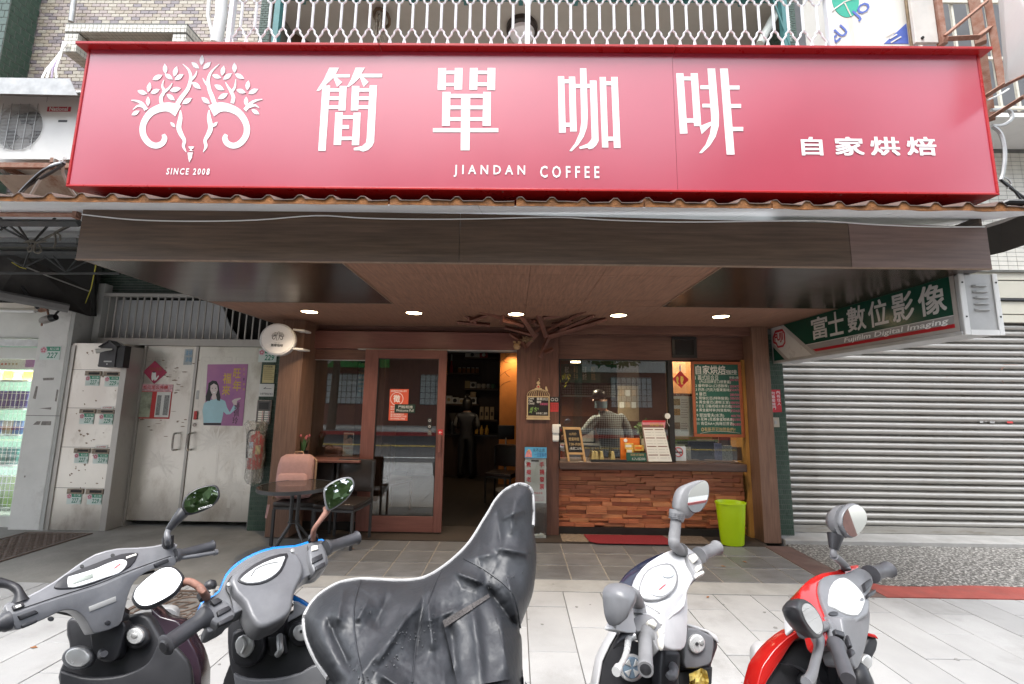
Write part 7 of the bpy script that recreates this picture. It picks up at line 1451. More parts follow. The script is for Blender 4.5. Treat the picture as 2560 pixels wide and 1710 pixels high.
# display: banner, goods
t=thing('promo_banner','white and mint printed banner inside the neighbour shop window','banner',PY(40,905,5.6));plateY('sheet',m_paper,t,-60,885,92,922,5.6,0.004);plateY('green_band',mat('mint_band',(0.30,0.62,0.46),0.5),t,-60,865,96,884,5.6,0.004);plateY('purple_block',mat('promo_purple',(0.26,0.12,0.32),0.5),t,62,898,88,918,5.596,0.003);textY('print_line','5日新品健康優惠',m_inkg,t,0,890,56,900,5.6)
for k in range(5):ob('dot',MB().disc(PY(5+k*9,910,5.597),(1,0,0),(0,0,1),0.014,(0,0.002,0),10),(m_org,m_red,m_kr,m_kr,m_kr)[k],t)
shelfY=5.75
for j,y in enumerate((950,1020,1085,1160,1265)):
    o=ob('display_shelf',MB().box(-8.6,X_(92-j*13,y,shelfY),shelfY-0.1,shelfY+0.25,Z_(40,y,shelfY)-0.02,Z_(40,y,shelfY)),m_white);tag(o,['upper white display shelf under the banner in the neighbour shop','white display shelf of red and blue tins','white display shelf of mixed packs','white display shelf with teal packs','lowest white display shelf with lime boxes'][j],'shelf')
    zs=Z_(40,y,shelfY)
    cl=[((0.62,0.45,0.15),(0.55,0.5,0.4)),((0.50,0.06,0.10),(0.06,0.07,0.28),(0.06,0.07,0.28)),((0.05,0.15,0.4),(0.35,0.28,0.15)),((0.08,0.30,0.28),(0.1,0.35,0.3)),((0.28,0.50,0.05),(0.24,0.46,0.04))][j]
    for k in range(9):
        c=cl[(k*(1 if j!=1 else 1))%len(cl)]if j!=1 else(cl[0]if k>=4 and k<6 else cl[1]);x1_=X_(88-j*13,y,shelfY)-k*0.13;h=(0.12,0.22,0.17,0.20,0.36)[j]
        s=thing('shop_pack',('amber pack on the shelf under the banner','red or blue tin pack on the second shelf','mixed blue or tan pack on the middle shelf','teal pack on the fourth shelf','lime green box on the lowest shelf')[j]+' of the neighbour shop','product',(x1_-0.06,shelfY,zs),'packs on the neighbour shop shelves');ob('pack',MB().box(x1_-0.118,x1_,shelfY-0.05,shelfY+0.1,zs+0.001,zs+h),mat('pack_%d_%d_%d'%tuple(int(v*100)for v in c),c,0.4,var=0.2,scale=12),s,bevel=0.004)
wg=thing('wire_display_grid','white wire grid in front of the neighbour shop shelves','wire rack',PY(50,1100,5.5));gy=5.52
for k in range(18):x=X_(82,1000,gy)-k*0.055;ob('wire',MB().tube([(x+0.0,gy,Z_(40,1280,gy)),(x,gy,Z_(40,950,gy))],0.003,5),m_white,wg)
for k in range(20):z=Z_(40,1280,gy)+k*(Z_(40,950,gy)-Z_(40,1280,gy))/19;ob('wire',MB().tube([(X_(82,1000,gy)-0.95,gy-0.006,z),(X_(82,1000,gy),gy-0.006,z)],0.003,5),m_white,wg)
ob('foot',MB().box(X_(82,1000,gy)-0.95,X_(82,1000,gy),gy-0.01,gy+0.01,0.0,Z_(40,1280,gy)),m_white,wg)
# --- dark folded awning, roof truss and beams left of the canopy
da=thing('dark_folded_awning','dark grubby canvas awning folded under the roof at the far left','awning',PY(100,720,4.6));m_canv=mat('grubby_canvas',(0.035,0.032,0.030),0.8,var=0.4,scale=4,stain=0.3,stain_col=(0.09,0.08,0.07))
A=[PY(-140,640,4.3),PY(60,640,4.5),PY(222,725,5.15),PY(222,790,5.18),PY(172,775,4.9),PY(0,732,4.5),PY(-140,705,4.3)]
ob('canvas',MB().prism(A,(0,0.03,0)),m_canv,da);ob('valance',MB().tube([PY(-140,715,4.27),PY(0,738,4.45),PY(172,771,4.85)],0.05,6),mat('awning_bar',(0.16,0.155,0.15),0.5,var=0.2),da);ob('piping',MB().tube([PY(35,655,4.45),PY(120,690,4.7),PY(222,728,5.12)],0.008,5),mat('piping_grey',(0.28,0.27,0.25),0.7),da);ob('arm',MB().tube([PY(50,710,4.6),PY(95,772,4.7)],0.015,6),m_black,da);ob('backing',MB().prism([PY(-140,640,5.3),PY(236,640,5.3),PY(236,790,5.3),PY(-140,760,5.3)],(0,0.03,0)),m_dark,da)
tr=thing('roof_truss','dark steel roof truss and purlins under the awning left of the canopy','truss',PY(90,590,3.6));m_trs=mat('truss_steel',(0.035,0.037,0.037),0.55,metal=0.3,var=0.35,scale=15,stain=0.3,stain_col=(0.14,0.06,0.03))
for y,Y,r,m in((537,2.95,0.018,m_rust),(558,3.15,0.03,m_trs),(612,4.0,0.022,m_trs),(631,4.35,0.028,m_trs),(640,4.5,0.03,m_trs)):ob('purlin',MB().tube([PY(-160,y-2,Y),PY(200-(y-535)*0.05,y,Y)],r,4),m,tr)
TYy=3.3
for a,b in(((-50,540),(75,605)),((0,545),(75,605)),((45,563),(72,603)),((85,602),(140,542)),((90,606),(185,560)),((0,575),(22,562)),((185,542),(200,552)),((82,606),(60,668)),((20,645),(62,668)),((110,640),(165,680)),((133,640),(165,680)),((165,680),(195,645)),((60,668),(110,645)),((165,680),(215,655))):ob('web_member',MB().tube([PY(*a,TYy if a[1]<620 else 3.9),PY(*b,TYy if a[1]<620 else 3.9)],0.008,5),m_trs,tr)
ob('bottom_chord',MB().tube([PY(-150,682,3.9),PY(300,684,3.9)],0.012,5),m_trs,tr);ob('gusset',MB().box(PY(188,530,2.95).x,PY(198,530,2.95).x,2.93,2.97,Z_(190,546,2.95),Z_(190,530,2.95)),m_rust,tr)
ob('grey_lintel',MB().prism([PY(-150,594,4.3),PY(190,594,4.3),PY(190,609,4.3),PY(-150,609,4.3)],(0,0.04,0)),mat('speckled_lintel',(0.16,0.165,0.165),0.7,var=0.3,scale=60),tr)
rp=thing('tied_cords','grey cords knotted round the roof truss','cord',PY(85,612,TYy));m_cord=mat('old_cord',(0.13,0.12,0.10),0.9,var=0.3,scale=30)
for pts in([(60,606),(82,600),(88,612),(78,618),(70,605),(92,606),(115,603)],[(80,612),(70,620),(72,629),(80,625),(83,612)],[(88,612),(86,628),(95,633),(103,626),(98,612)],[(92,608),(125,590),(160,568),(185,560)],[(138,584),(139,605),(134,621)],[(140,582),(150,588),(150,602)]):ob('cord',MB().tube([PY(x,y,TYy-0.03)for x,y in smooth2(pts,4)],0.007,5),m_cord,rp)
yc=ob('yellow_rope',MB().tube([PY(240,662,4.2),PY(228,720,4.7),PY(213,760,5.15)],0.005,5).tube([PY(30,656,4.4),PY(50,668,4.5),PY(65,672,4.5)],0.005,5),mat('cord_yellow',(0.45,0.40,0.05),0.7));tag(yc,'thin yellow cord hanging from the canopy corner to the pillar','cord')
cc_=thing('security_camera','small grey dome ended security camera hanging from a bracket on the white pillar','camera',PY(118,795,5.05));ob('housing',MB().tube([PY(100,803,5.0),PY(108,801,5.0),PY(125,796,5.0),PY(138,794,5.0)],[0.02,0.042,0.045,0.03],12),mat('camera_grey',(0.26,0.24,0.22),0.5,var=0.25,scale=20),cc_,smooth=True);ob('lens_end',MB().tube([PY(128,795,4.985),PY(140,793,4.985)],[0.046,0.034],12),m_black,cc_,smooth=True);ob('bracket',MB().tube([PY(122,790,5.0),PY(118,775,5.05),PY(108,770,5.16)],0.010,6).tube([PY(106,800,5.02),PY(104,815,5.02)],0.009,6),m_rust,cc_);ob('sun_visor',MB().tube([PY(136,790,5.0),PY(142,782,5.0),PY(148,776,5.05)],0.012,6),m_black,cc_);ob('wall_plate',MB().prism([PY(90,765,5.15),PY(112,764,5.15),PY(116,776,5.15),PY(96,780,5.15)],(0,0.03,0)),m_rust,cc_)
# ================================================================== RIGHT: roller shutter, projecting box sign
sh=thing('roller_shutter','closed galvanised roller shutter with curved slats right of the cafe','shutter',(5,5.45,0))
m_slat=mat('shutter_steel',(0.40,0.388,0.36),0.36,metal=0.6,var=0.14,scale=2.5,stretch=(0.6,1,5),stain=0.8,stain_col=(0.22,0.185,0.14),stain_scale=3.5,rvar=0.1)
SHX0,SHX1=3.26,9.4;shz0,shz1=0.13,2.95;sh_h=0.081
pf_=[(5.455,0.0),(5.436,0.004),(5.422,0.016),(5.415,0.032),(5.417,0.046),(5.427,0.058),(5.446,0.064),(5.450,0.068),(5.440,0.072),(5.446,0.0765),(5.457,0.0805)]
mb=MB();n=len(pf_)
mb.loft([[(SHX0,y,z)for y,z in pf_],[(SHX1,y,z)for y,z in pf_]],cap=False,closed_u=False)
sm_=mesh('slat',mb,smooth=50,fixn=False);sm_.materials.append(m_slat)
k=0
while shz0+k*sh_h<shz1:
    inst('slat',sm_,(0,random.uniform(-0.003,0.003),shz0+k*sh_h),sh);k+=1
ob('bottom_bar',MB().box(SHX0,SHX1,5.43,5.46,0.047,shz0-0.001),m_slat,sh,bevel=0.004)
ob('guide_channel',MB().box(SHX0-0.055,SHX0+0.002,5.40,5.50,0.046,2.75),mat('channel_grey',(0.36,0.35,0.32),0.6,var=0.2,scale=14),sh,bevel=0.003)
ob('backing',MB().box(SHX0-0.05,SHX1,5.47,5.5,0.046,3.2),m_dark,sh)
hdz=Z_(2300,790,5.40)
for k,(ya,yb,dy)in enumerate(((665,700,0.0),(702,745,0.008),(747,752,-0.02),(754,785,0.004),(787,806,0.01))):a,b=Z_(2540,yb,5.38),Z_(2540,ya,5.38);ob('header_siding',MB().box(3.3,9.4,5.38+dy,5.42,a+0.002,b),mat('cream_siding',(0.50,0.48,0.40),0.55,var=0.05,scale=4)if k!=2 else m_black,sh)
ob('header_siding',MB().box(3.3,9.4,5.384,5.43,Z_(2540,663,5.38),3.19),MATS['cream_siding'],sh)
for x,y,w,h in((2450,1053,8,4),(2475,1053,12,5),(2518,1052,14,6),(2463,1053,4,2)):plateY('sticker_scrap',m_red if w==14 else m_gal,sh,x,y,x+w,y+h,5.421,0.001)
for pts in([(2502,917),(2508,912),(2548,913)],[(2503,926),(2506,920),(2515,916)],[(2360,950),(2368,942)],[(2505,950),(2509,958)]):ob('rust_mark',MB().tube([PY(x,y,5.4215)for x,y in pts],0.004,4),m_rust,sh)
# green tile strip, red notice, switch
gp=thing('green_tile_strip','narrow green tile strip between the brown post and the shutter','pier',(3.05,5.35,0));ob('core',MB().box(2.957,3.204,5.30,5.55,0.0,2.43),m_gmort,gp);ob('tile_cladding',clad(MB(),(2.957,5.30,0.0),(1,0,0),(0,0,1),(0,-1,0),0.247,2.40,0.022,0.055,gap=0.004,dep=0.003),m_gtile,gp,kind='stuff')
t=thing('red_notice','red notice with two columns of white characters beside the shutter','notice',PY(1941,1003,5.28));ob('sheet',polyY(MB(),[(1928,974),(1950,974),(1955,1030),(1931,1031)],5.288,0.003),m_inkr,t)
for j,ch in enumerate('內有住人'):textY('character',ch,m_wht,t,1941+j*0.9,977+j*9.5,1949+j*0.9,985+j*9.5,5.288)
for j,ch in enumerate('勿靠壓鐵門'):textY('character',ch,m_wht,t,1928.5+j*0.7,979+j*9.2,1936.5+j*0.7,986.5+j*9.2,5.288)
t=thing('wall_switch','small beige switch box below the red notice','switch',PY(1940,1056,5.28));plateY('box',mat('switch_beige',(0.42,0.38,0.30),0.5,var=0.1),t,1932,1044,1948,1068,5.275,0.024,bevel=0.004);plateY('rocker',m_gal,t,1937,1052,1942,1060,5.271,0.0035)
# projecting box sign: face towards -X
bs=thing('projecting_box_sign','green and white projecting box sign with red hexagon emblem and vented steel end','sign',(3.15,4.1,2.2));FX=3.055
m_case=mat('sign_case_steel',(0.48,0.48,0.47),0.45,metal=0.3,var=0.1,scale=6)
fy0,fy1=2.99,5.22;fz0,fz1=2.005,2.425
ob('case',MB().box(FX+0.004,FX+0.25,fy0,fy1,fz0,fz1),m_case,bs,bevel=0.004)
FXP=lambda x,y:PX(x,y,FX)
def polyX(mb,pts,d,th=0.0012):return mb.prism([FXP(x,y)+Vector((-d,0,0))for x,y in pts],(th,0,0))
def yz(mb,y0,y1,z0,z1,d,th=0.0015):return mb.box(FX-d,FX-d+th,y0,y1,z0,z1)
m_fg=mat('sign_dark_green',(0.008,0.060,0.038),0.22,var=0.06);m_fgr=mat('sign_grey',(0.30,0.29,0.28),0.3,var=0.04);m_frd=mat('sign_crimson',(0.40,0.01,0.02),0.3);m_ftan=mat('sign_warm_grey',(0.36,0.33,0.30),0.35,var=0.05);m_fwh=mat('sign_offwhite',(0.58,0.57,0.55),0.3,var=0.04)
zb1=PX(2380,815,FX).z
ob('face',yz(MB(),fy0+0.02,fy1-0.02,fz0+0.025,fz1,0.004,0.006),m_ftan,bs)
ob('bottom_rail',MB().box(FX-0.010,FX+0.003,fy0,fy1,fz0-0.004,fz0+0.0245),m_case,bs,bevel=0.003);ob('end_rail',MB().box(FX-0.010,FX+0.003,fy1-0.019,fy1,fz0+0.025,fz1),m_case,bs)
ye=4.78   # the white lozenge zone ends here
yb0,yb1=3.04,4.66
ob('green_field',MB().prism([(FX-0.0062,yb0,fz1),(FX-0.0062,4.98,fz1),(FX-0.0062,4.62,fz0+0.145),(FX-0.0062,yb0,fz0+0.145)],(0.0018,0,0)),m_fg,bs)
ob('white_rule',MB().prism([(FX-0.0066,yb0,fz0+0.144),(FX-0.0066,4.62,fz0+0.144),(FX-0.0066,4.61,fz0+0.138),(FX-0.0066,yb0,fz0+0.138)],(0.0020,0,0)),m_fwh,bs)
ob('grey_band',MB().prism([(FX-0.0062,yb0,fz0+0.137),(FX-0.0062,4.60,fz0+0.137),(FX-0.0062,4.52,fz0+0.083),(FX-0.0062,yb0,fz0+0.083)],(0.0018,0,0)),m_fgr,bs)
ob('red_stripe',MB().prism([(FX-0.0062,yb0,fz0+0.082),(FX-0.0062,4.515,fz0+0.082),(FX-0.0062,4.47,fz0+0.055),(FX-0.0062,yb0,fz0+0.055)],(0.0018,0,0)),m_frd,bs)
ob('white_lozenge',MB().prism([(FX-0.0064,5.20,fz1-0.0),(FX-0.0064,5.04,fz1-0.0),(FX-0.0064,4.53,fz0+0.026),(FX-0.0064,4.93,fz0+0.026),(FX-0.0064,5.20,fz0+0.24)],(0.0020,0,0)),m_fwh,bs)
ob('green_corner',MB().prism([(FX-0.0064,5.20,fz0+0.19),(FX-0.0064,5.20,fz0+0.026),(FX-0.0064,5.0,fz0+0.026)],(0.0020,0,0)),m_fg,bs)
for k in range(4):ob('hairline',MB().prism([(FX-0.0068,5.03-0.016*k,fz1),(FX-0.0068,5.024-0.016*k,fz1),(FX-0.0068,4.514-0.016*k,fz0+0.026),(FX-0.0068,4.52-0.016*k,fz0+0.026)],(0.0022,0,0)),m_fwh,bs)
def tX(nm,s,y_right,y_left,z0,z1,m,**k):text(nm,s,m,bs,(FX-0.0075,y_left,z0),(0,-1,0),(0,0,1),w=y_left-y_right,h=z1-z0,n=(-1,0,0),th=0.0008,**k)
zch0,zch1=fz0+0.175,fz0+0.40
chs='富士數位影像';ymarks=[(2029,2068),(2072,2109),(2120,2165),(2174,2222),(2235,2289),(2303,2372)]
for ch,(xa,xb)in zip(chs,ymarks):
    ya,yb=PX(xa,800,FX).y,PX(xb,780,FX).y;tX('character',ch,yb,ya,zch0,zch1,m_fwh,bold=0.02,res=3)
tX('lettering','Fujifilm Digital Imaging',PX(2377,820,FX).y,PX(2112,850,FX).y,fz0+0.078,fz0+0.134,m_swh,bold=0.016,shear=0.15)
# emblem: red hexagon outline with block letters
hc_y,hc_z=5.075,fz0+0.275
def hexp(pts,m,nm,d=0.0076):ob(nm,MB().prism([(FX-d,hc_y-u*0.118,hc_z+v*0.105)for u,v in pts],(0.001,0,0)),m,bs)
hexp([(-1,0.35),(-0.55,1),(0.65,1),(1,0.5),(1,-0.6),(0.6,-1),(-0.3,-1),(-0.55,-0.55),(-1,-0.35)],m_frd,'emblem_hexagon')
hexp([(-0.8,0.25),(-0.45,0.72),(0.6,0.72),(0.82,0.42),(0.82,-0.5),(0.5,-0.78),(-0.2,-0.78),(-0.4,-0.35),(-0.8,-0.2)],m_fwh,'emblem_ground',0.0080)
text('emblem_letters','FUJI',m_frd,bs,(FX-0.0086,hc_y+0.085,hc_z-0.05),(0,-1,0),(0,0.0,1),w=0.165,h=0.115,n=(-1,0,0),bold=0.045,th=0.0002)
# vented steel end towards the street
ob('end_plate',MB().box(FX-0.006,FX+0.256,fy0-0.012,fy0-0.001,fz0-0.004,fz1+0.0),m_case,bs,bevel=0.003)
for a,b,c,d in((FX-0.008,FX+0.03,fz0-0.006,fz1+0.003),(FX+0.222,FX+0.258,fz0-0.006,fz1+0.003)):ob('corner_angle',MB().box(a,b,fy0-0.022,fy0-0.013,c,d),m_white,bs,bevel=0.003)
ob('corner_angle',MB().box(FX+0.031,FX+0.221,fy0-0.021,fy0-0.013,fz0-0.006,fz0+0.03),m_white,bs)
lm=MB()
for k in range(5):z=fz0+0.17+k*0.042;ob('louvre',MB().tube([(FX+0.085,fy0-0.013,z),(FX+0.095,fy0-0.022,z),(FX+0.165,fy0-0.022,z),(FX+0.175,fy0-0.013,z)],0.008,6),m_gal,bs)
for x,z in((FX+0.01,fz0+0.12),(FX+0.01,fz1-0.06),(FX+0.24,fz0+0.12),(FX+0.24,fz1-0.06)):ob('rivet',MB().disc((x,fy0-0.025,z),(1,0,0),(0,0,1),0.006,(0,0.003,0),8),m_ink,bs)
# clutter above the canopy's right end
rj=thing('timber_rafter','rough brown rafter and boards beyond the right end of the canopy','rafter',PY(2520,610,3.2));m_raft=mat('rough_timber',(0.16,0.09,0.045),0.8,var=0.4,scale=8,stretch=(3,0.6,3))
ob('rafter',MB().tube([PY(2472,622,3.6),PY(2600,580,2.9)],0.045,4),m_raft,rj);ob('rafter',MB().tube([PY(2472,592,3.4),PY(2600,560,2.8)],0.03,4),m_trs,rj);ob('board',MB().prism([PY(2468,560,3.2),PY(2600,520,2.7),PY(2600,600,2.9),PY(2468,632,3.5)],(0.02,0.25,0)),mat('dark_board',(0.03,0.025,0.02),0.8,var=0.3),rj)
t=ob('black_gutter',MB().tube([PY(2503,512,2.62),PY(2520,505,2.6),PY(2600,508,2.55)],0.02,8),m_black,smooth=True);tag(t,'black gutter end above the right end of the awning','gutter')
# ================================================================== TABLE, CHAIRS, BACKPACK
m_dst=mat('charcoal_steel',(0.06,0.06,0.062),0.4,metal=0.4,var=0.12)
tx,ty,tz=PY(742,1206,4.55).x,4.55,PY(742,1213,4.55).z+0.0
tbl=thing('bistro_table','round glass topped bistro table with dark steel legs beside the door','table',(tx,ty,0));TR=0.355
ob('rim',MB().loft([[(tx+r*math.cos(k*math.pi/24),ty+r*math.sin(k*math.pi/24),z)for k in range(48)]for r,z in((TR-0.012,tz-0.035),(TR,tz-0.033),(TR,tz),(TR-0.012,tz+0.001),(TR-0.012,tz-0.035))],cap=False),m_dst,tbl,smooth=40)
ob('glass_top',MB().lathe([(0,tz-0.008),(TR-0.013,tz-0.008),(TR-0.013,tz-0.001),(0,tz-0.001)],48,(tx,ty,0)),mat('smoked_glass',(0.035,0.033,0.03),0.06,var=0.1,spec=0.8),tbl)
for k in range(4):
    a=math.pi/4+k*math.pi/2+0.25;c,s=math.cos(a),math.sin(a)
    ob('leg',MB().tube([(tx+0.045*c,ty+0.045*s,tz-0.036),(tx+0.04*c,ty+0.04*s,0.30),(tx+0.05*c,ty+0.05*s,0.27),(tx+0.26*c,ty+0.26*s,0.012)],0.0125,8),m_dst,tbl,smooth=True)
ob('leg_ring',MB().tube([(tx+0.052*math.cos(k*0.524),ty+0.052*math.sin(k*0.524),0.30)for k in range(12)],0.006,6,closed=True),m_dst,tbl);ob('top_plate',MB().box(tx-0.09,tx+0.09,ty-0.09,ty+0.09,tz-0.018,tz-0.009),m_dst,tbl)
m_vinyl=mat('black_vinyl',(0.028,0.022,0.020),0.3,var=0.15,scale=8)
chair(-2.30,4.98,0.0,'dark vinyl chair carrying the pink backpack behind the bistro table',m_vinyl,m_dst,seat_h=0.44,w=0.44,back_h=0.82)
chair(-1.83,4.90,-0.10,'empty dark vinyl chair between bistro table and sliding door',m_vinyl,m_dst,seat_h=0.44,w=0.44,back_h=0.84)
# backpack
bp=thing('pink_backpack','dusty pink canvas backpack standing on the chair','backpack',(-2.42,4.98,0.44));m_pk2=mat('pink_canvas',(0.46,0.27,0.25),0.85,var=0.07,scale=30,bump=0.15,bscale=220,stain=0.12,stain_col=(0.34,0.19,0.18))
Mb=Matrix.Translation((-2.39,4.93,0.442))@Matrix.Rotation(0.12,4,'Z')@Matrix.Rotation(-0.10,4,'X')
def rrect(w,d,n=28,p=4):return[(w*(abs(math.cos(t))**(2/p))*(1 if math.cos(t)>=0 else-1),d*(abs(math.sin(t))**(2/p))*(1 if math.sin(t)>=0 else-1))for t in[2*math.pi*k/n for k in range(n)]]
ob('body',MB().loft([[(x,y,z)for x,y in rrect(w,d)]for w,d,z in((0.10,0.04,0.0),(0.165,0.085,0.012),(0.185,0.10,0.06),(0.188,0.105,0.22),(0.182,0.10,0.36),(0.165,0.085,0.435),(0.12,0.05,0.465),(0.02,0.01,0.47))]),m_pk2,bp,smooth='all',M=Mb)
ob('front_pocket',MB().loft([[(x,y-0.10,z)for x,y in rrect(w,d)]for w,d,z in((0.12,0.005,0.02),(0.155,0.03,0.035),(0.158,0.035,0.16),(0.15,0.03,0.25),(0.12,0.004,0.268))]),m_pk2,bp,smooth='all',M=Mb)
m_lea=mat('tan_strap',(0.34,0.22,0.14),0.6,var=0.15)
ob('handle',MB().tube([(-0.05,0.02,0.465),(-0.04,0.02,0.49),(0.04,0.02,0.49),(0.05,0.02,0.465)],0.009,6),m_lea,bp,M=Mb);ob('zip',MB().tube([(-0.186,-0.04,0.10),(-0.184,-0.04,0.33),(-0.15,-0.04,0.43),(0.0,-0.04,0.467),(0.15,-0.04,0.43),(0.184,-0.04,0.33),(0.186,-0.04,0.10)],0.004,5),m_lea,bp,M=Mb)
ob('shoulder_strap',MB().tube([(0.12,0.06,0.45),(0.20,0.0,0.40),(0.21,-0.02,0.25),(0.19,0.03,0.05)],0.012,6),m_lea,bp,M=Mb,smooth=True);ob('shoulder_strap',MB().tube([(-0.16,0.05,0.10),(-0.21,0.02,0.05),(-0.225,0.03,-0.01+0.012),(-0.18,0.05,0.012)],0.010,6),m_lea,bp,M=Mb,smooth=True)
ob('webbing_tail',MB().prism([(-0.165,-0.245,-0.03),(-0.14,-0.245,-0.03),(-0.15,-0.25,-0.16),(-0.17,-0.25,-0.16)],(0,0.004,0)),m_pk2,bp,M=Mb)
# fallen leaves
for k,(x,y)in enumerate(((84,1619),(590,1408),(1808,1416),(1770,1493),(1862,1405),(880,1372))):
    p=PZ(x,y,0.003);o=ob('fallen_leaf',MB().prism([(-0.022,0,0),(0,0.010,0.004),(0.024,0,0.001),(0,-0.011,0.003)],(0,0,0.002)),mat('dry_leaf',(0.28,0.12,0.05),0.8,var=0.3),M=Matrix.Translation(p)@Matrix.Rotation(k*1.3,4,'Z'));tag(o,['dry brown leaf on the pavers left of the black scooter','dry leaf on the concrete near the bistro table','dry leaf on slate tiles near the lime bin','dry leaf on the cement strip','dry leaf on the tiles beside the lime bin','dry leaf on slate tiles before the open door'][k],'leaf','fallen leaves')
# ================================================================== PARKED SCOOTERS
m_pg=mat('scooter_grey_plastic',(0.14,0.142,0.15),0.32,var=0.14,scale=14,bump=0.05,bscale=400,stain=0.30,stain_col=(0.22,0.22,0.22),stain_scale=9);m_pd=mat('scooter_black_plastic',(0.026,0.026,0.029),0.38,var=0.15,scale=20,bump=0.04,bscale=400);m_grip=mat('grip_rubber',(0.06,0.06,0.066),0.45,var=0.15,scale=30)
m_tyre=mat('tyre_rubber',(0.02,0.02,0.02),0.8,var=0.2);m_rim=mat('alloy_rim',(0.35,0.35,0.36),0.35,metal=0.8);m_mirror=mat('mirror_glass',(0.80,0.82,0.82),0.015,metal=1.0,var=0.01,rvar=0.0);m_gauge_glare=mat('gauge_glass',(0.62,0.63,0.62),0.12,var=0.04);m_cap=mat('fuel_cap_silver',(0.58,0.58,0.57),0.28,metal=0.35,var=0.06);m_rustarm=mat('rusty_mirror_arm',(0.22,0.11,0.08),0.7,var=0.35,scale=60);m_seatv=mat('seat_vinyl',(0.025,0.025,0.025),0.5);m_btn=mat('ivory_button',(0.66,0.64,0.58),0.4,var=0.05);m_clear=mat('lamp_lens',(0.60,0.60,0.60),0.12,var=0.1);m_amber=mat('amber_lens',(0.75,0.25,0.01),0.2,var=0.1)  # pale gauge_glass base has the bright sky reflection painted in
class Scoot:
    def __init__(s,name,label,C,yaw,lean,byaw,paint,off,sc):
        s.C=Vector(C);y,l=math.radians(yaw),math.radians(lean);r=Vector((math.cos(y),math.sin(y),0));s.f=Vector((-math.sin(y),math.cos(y),0));U=Vector((0,0,1))
        s.r=r*math.cos(l)+U*math.sin(l);s.u=U*math.cos(l)-r*math.sin(l);s.nA=(s.u*0.80-s.f*0.60).normalized();s.nB=(s.u*0.30-s.f*0.95).normalized()
        b=math.radians(byaw);s.fb=Vector((-math.sin(b),math.cos(b),0));s.rb=Vector((math.cos(b),math.sin(b),0));s.nL=(U*0.35-s.fb).normalized();s.O=Vector((C[0],C[1],0))+s.fb*0.06
        s.off,s.sc,s.paint=off,sc,paint;s.t=thing(name,label,'scooter',s.O,'scooters parked facing the cafe');s.k=0
    def px(s,p):return s.off[0]+p[0]/s.sc,s.off[1]+p[1]/s.sc
    def hit(s,p,Q,n):
        d=_ray(*s.px(p));return CAM_P+d*((Q-CAM_P).dot(n)/d.dot(n))
    def plane(s,w,d=0.0):
        n={'A':s.nA,'B':s.nB,'L':s.nL}[w];Q=s.C if w!='L' else s.C+s.fb*0.06-Vector((0,0,0.22));return Q+n*d,n
    def pt(s,p,w='A',d=0.0):Q,n=s.plane(w,d);return s.hit(p,Q,n)
    def slab(s,nm,pts,w,m,th=0.03,d=0.0,bevel=0.006,seg=2,sm=2,label=None):
        """moulded piece: outline on the handlebar (A, B) or leg-shield (L) plane with real thickness and rounded edges"""
        Q,n=s.plane(w,d);s.k+=1;Q=Q+n*(0.00025*(s.k%5))
        P=[tuple(p)for p in pts]
        if sm>1:P=smooth2(P+[P[0]],sm)[:-1]
        return ob(nm,MB().prism([s.hit(p,Q,n)for p in P],-n*th),m,s.t,bevel=bevel,seg=seg,smooth=50,label=label)
    def disc(s,nm,c,rx,ry,w,m,th=0.012,d=0.0,bevel=0.003,n=28):return s.slab(nm,[(c[0]+rx*math.cos(2*math.pi*k/n),c[1]+ry*math.sin(2*math.pi*k/n))for k in range(n)],w,m,th,d,bevel,2,1)
    def tube(s,nm,pts,r,m,w='A',n=12,k=4):
        P=[(p if isinstance(p,Vector)else s.pt(p,w))for p in pts];rr=r
        if k>1 and len(P)>2:
            if isinstance(r,list):q=smooth2([(*p,a)for p,a in zip(P,r)],k);P=[Vector(v[:3])for v in q];rr=[v[3]for v in q]
            else:P=[Vector(v)for v in smooth2([tuple(p)for p in P],k)]
        return ob(nm,MB().tube(P,rr,n),m,s.t,smooth=60)
    def grip(s,a,b,rad,m=None,w='A'):
        A,B=s.pt(a,w),s.pt(b,w);D=(B-A);L=D.length;D.normalize()
        ps=[A,A+D*0.012,A+D*0.02,B-D*0.012,B-D*0.004,B];o=ob('grip',MB().tube(ps,[rad*1.35,rad*1.35,rad,rad*1.02,rad*1.28,rad*1.1],16),m or m_grip,s.t,smooth=50)
        ob('grip_end',MB().tube([B,B+D*0.004],[rad*0.75,rad*0.6],14),m_pd,s.t);return D
    def mirror(s,pts,Q,n,m,th=0.035,inset=0.9,frame_shift=(0,0)):
        n=Vector(n).normalized();P=smooth2([tuple(p)for p in pts]+[tuple(pts[0])],3)[:-1];V=[s.hit(p,Q,n)for p in P];c=sum(V,Vector())/len(V);N=len(V)
        # housing: rounded shell behind the glass
        ob('mirror_housing',MB().loft([[c+(v-c)*k-n*h for v in V]for k,h in((0.93,-0.004),(1.0,0.0),(1.02,0.008),(0.96,th*0.6),(0.7,th),(0.25,th*1.25))]),m,s.t,smooth=60)
        ob('mirror_glass',MB().prism([c+(v-c)*inset+n*0.0055 for v in V],-n*0.002),m_mirror,s.t);return c
    def chassis(s):
        for a,b in((0.16,0.0),(-0.16,0.02),(-0.12,-0.02)):ob('control_cable',MB().tube([Vector(v)for v in smooth2([tuple(q)for q in(s.C+s.r*a+s.f*0.03-s.u*0.03,s.C+s.r*a*0.6+s.f*0.09-s.u*0.06,s.C+s.fb*0.10+s.r*b-Vector((0,0,0.22)),s.C+s.fb*0.12-Vector((0,0,0.40)))],4)],0.005,6),m_pd,s.t)
        M=Matrix.Translation(s.O)@Matrix(((s.rb.x,s.fb.x,0,0),(s.rb.y,s.fb.y,0,0),(0,0,1,0),(0,0,0,1)));p=s.paint;R=0.215
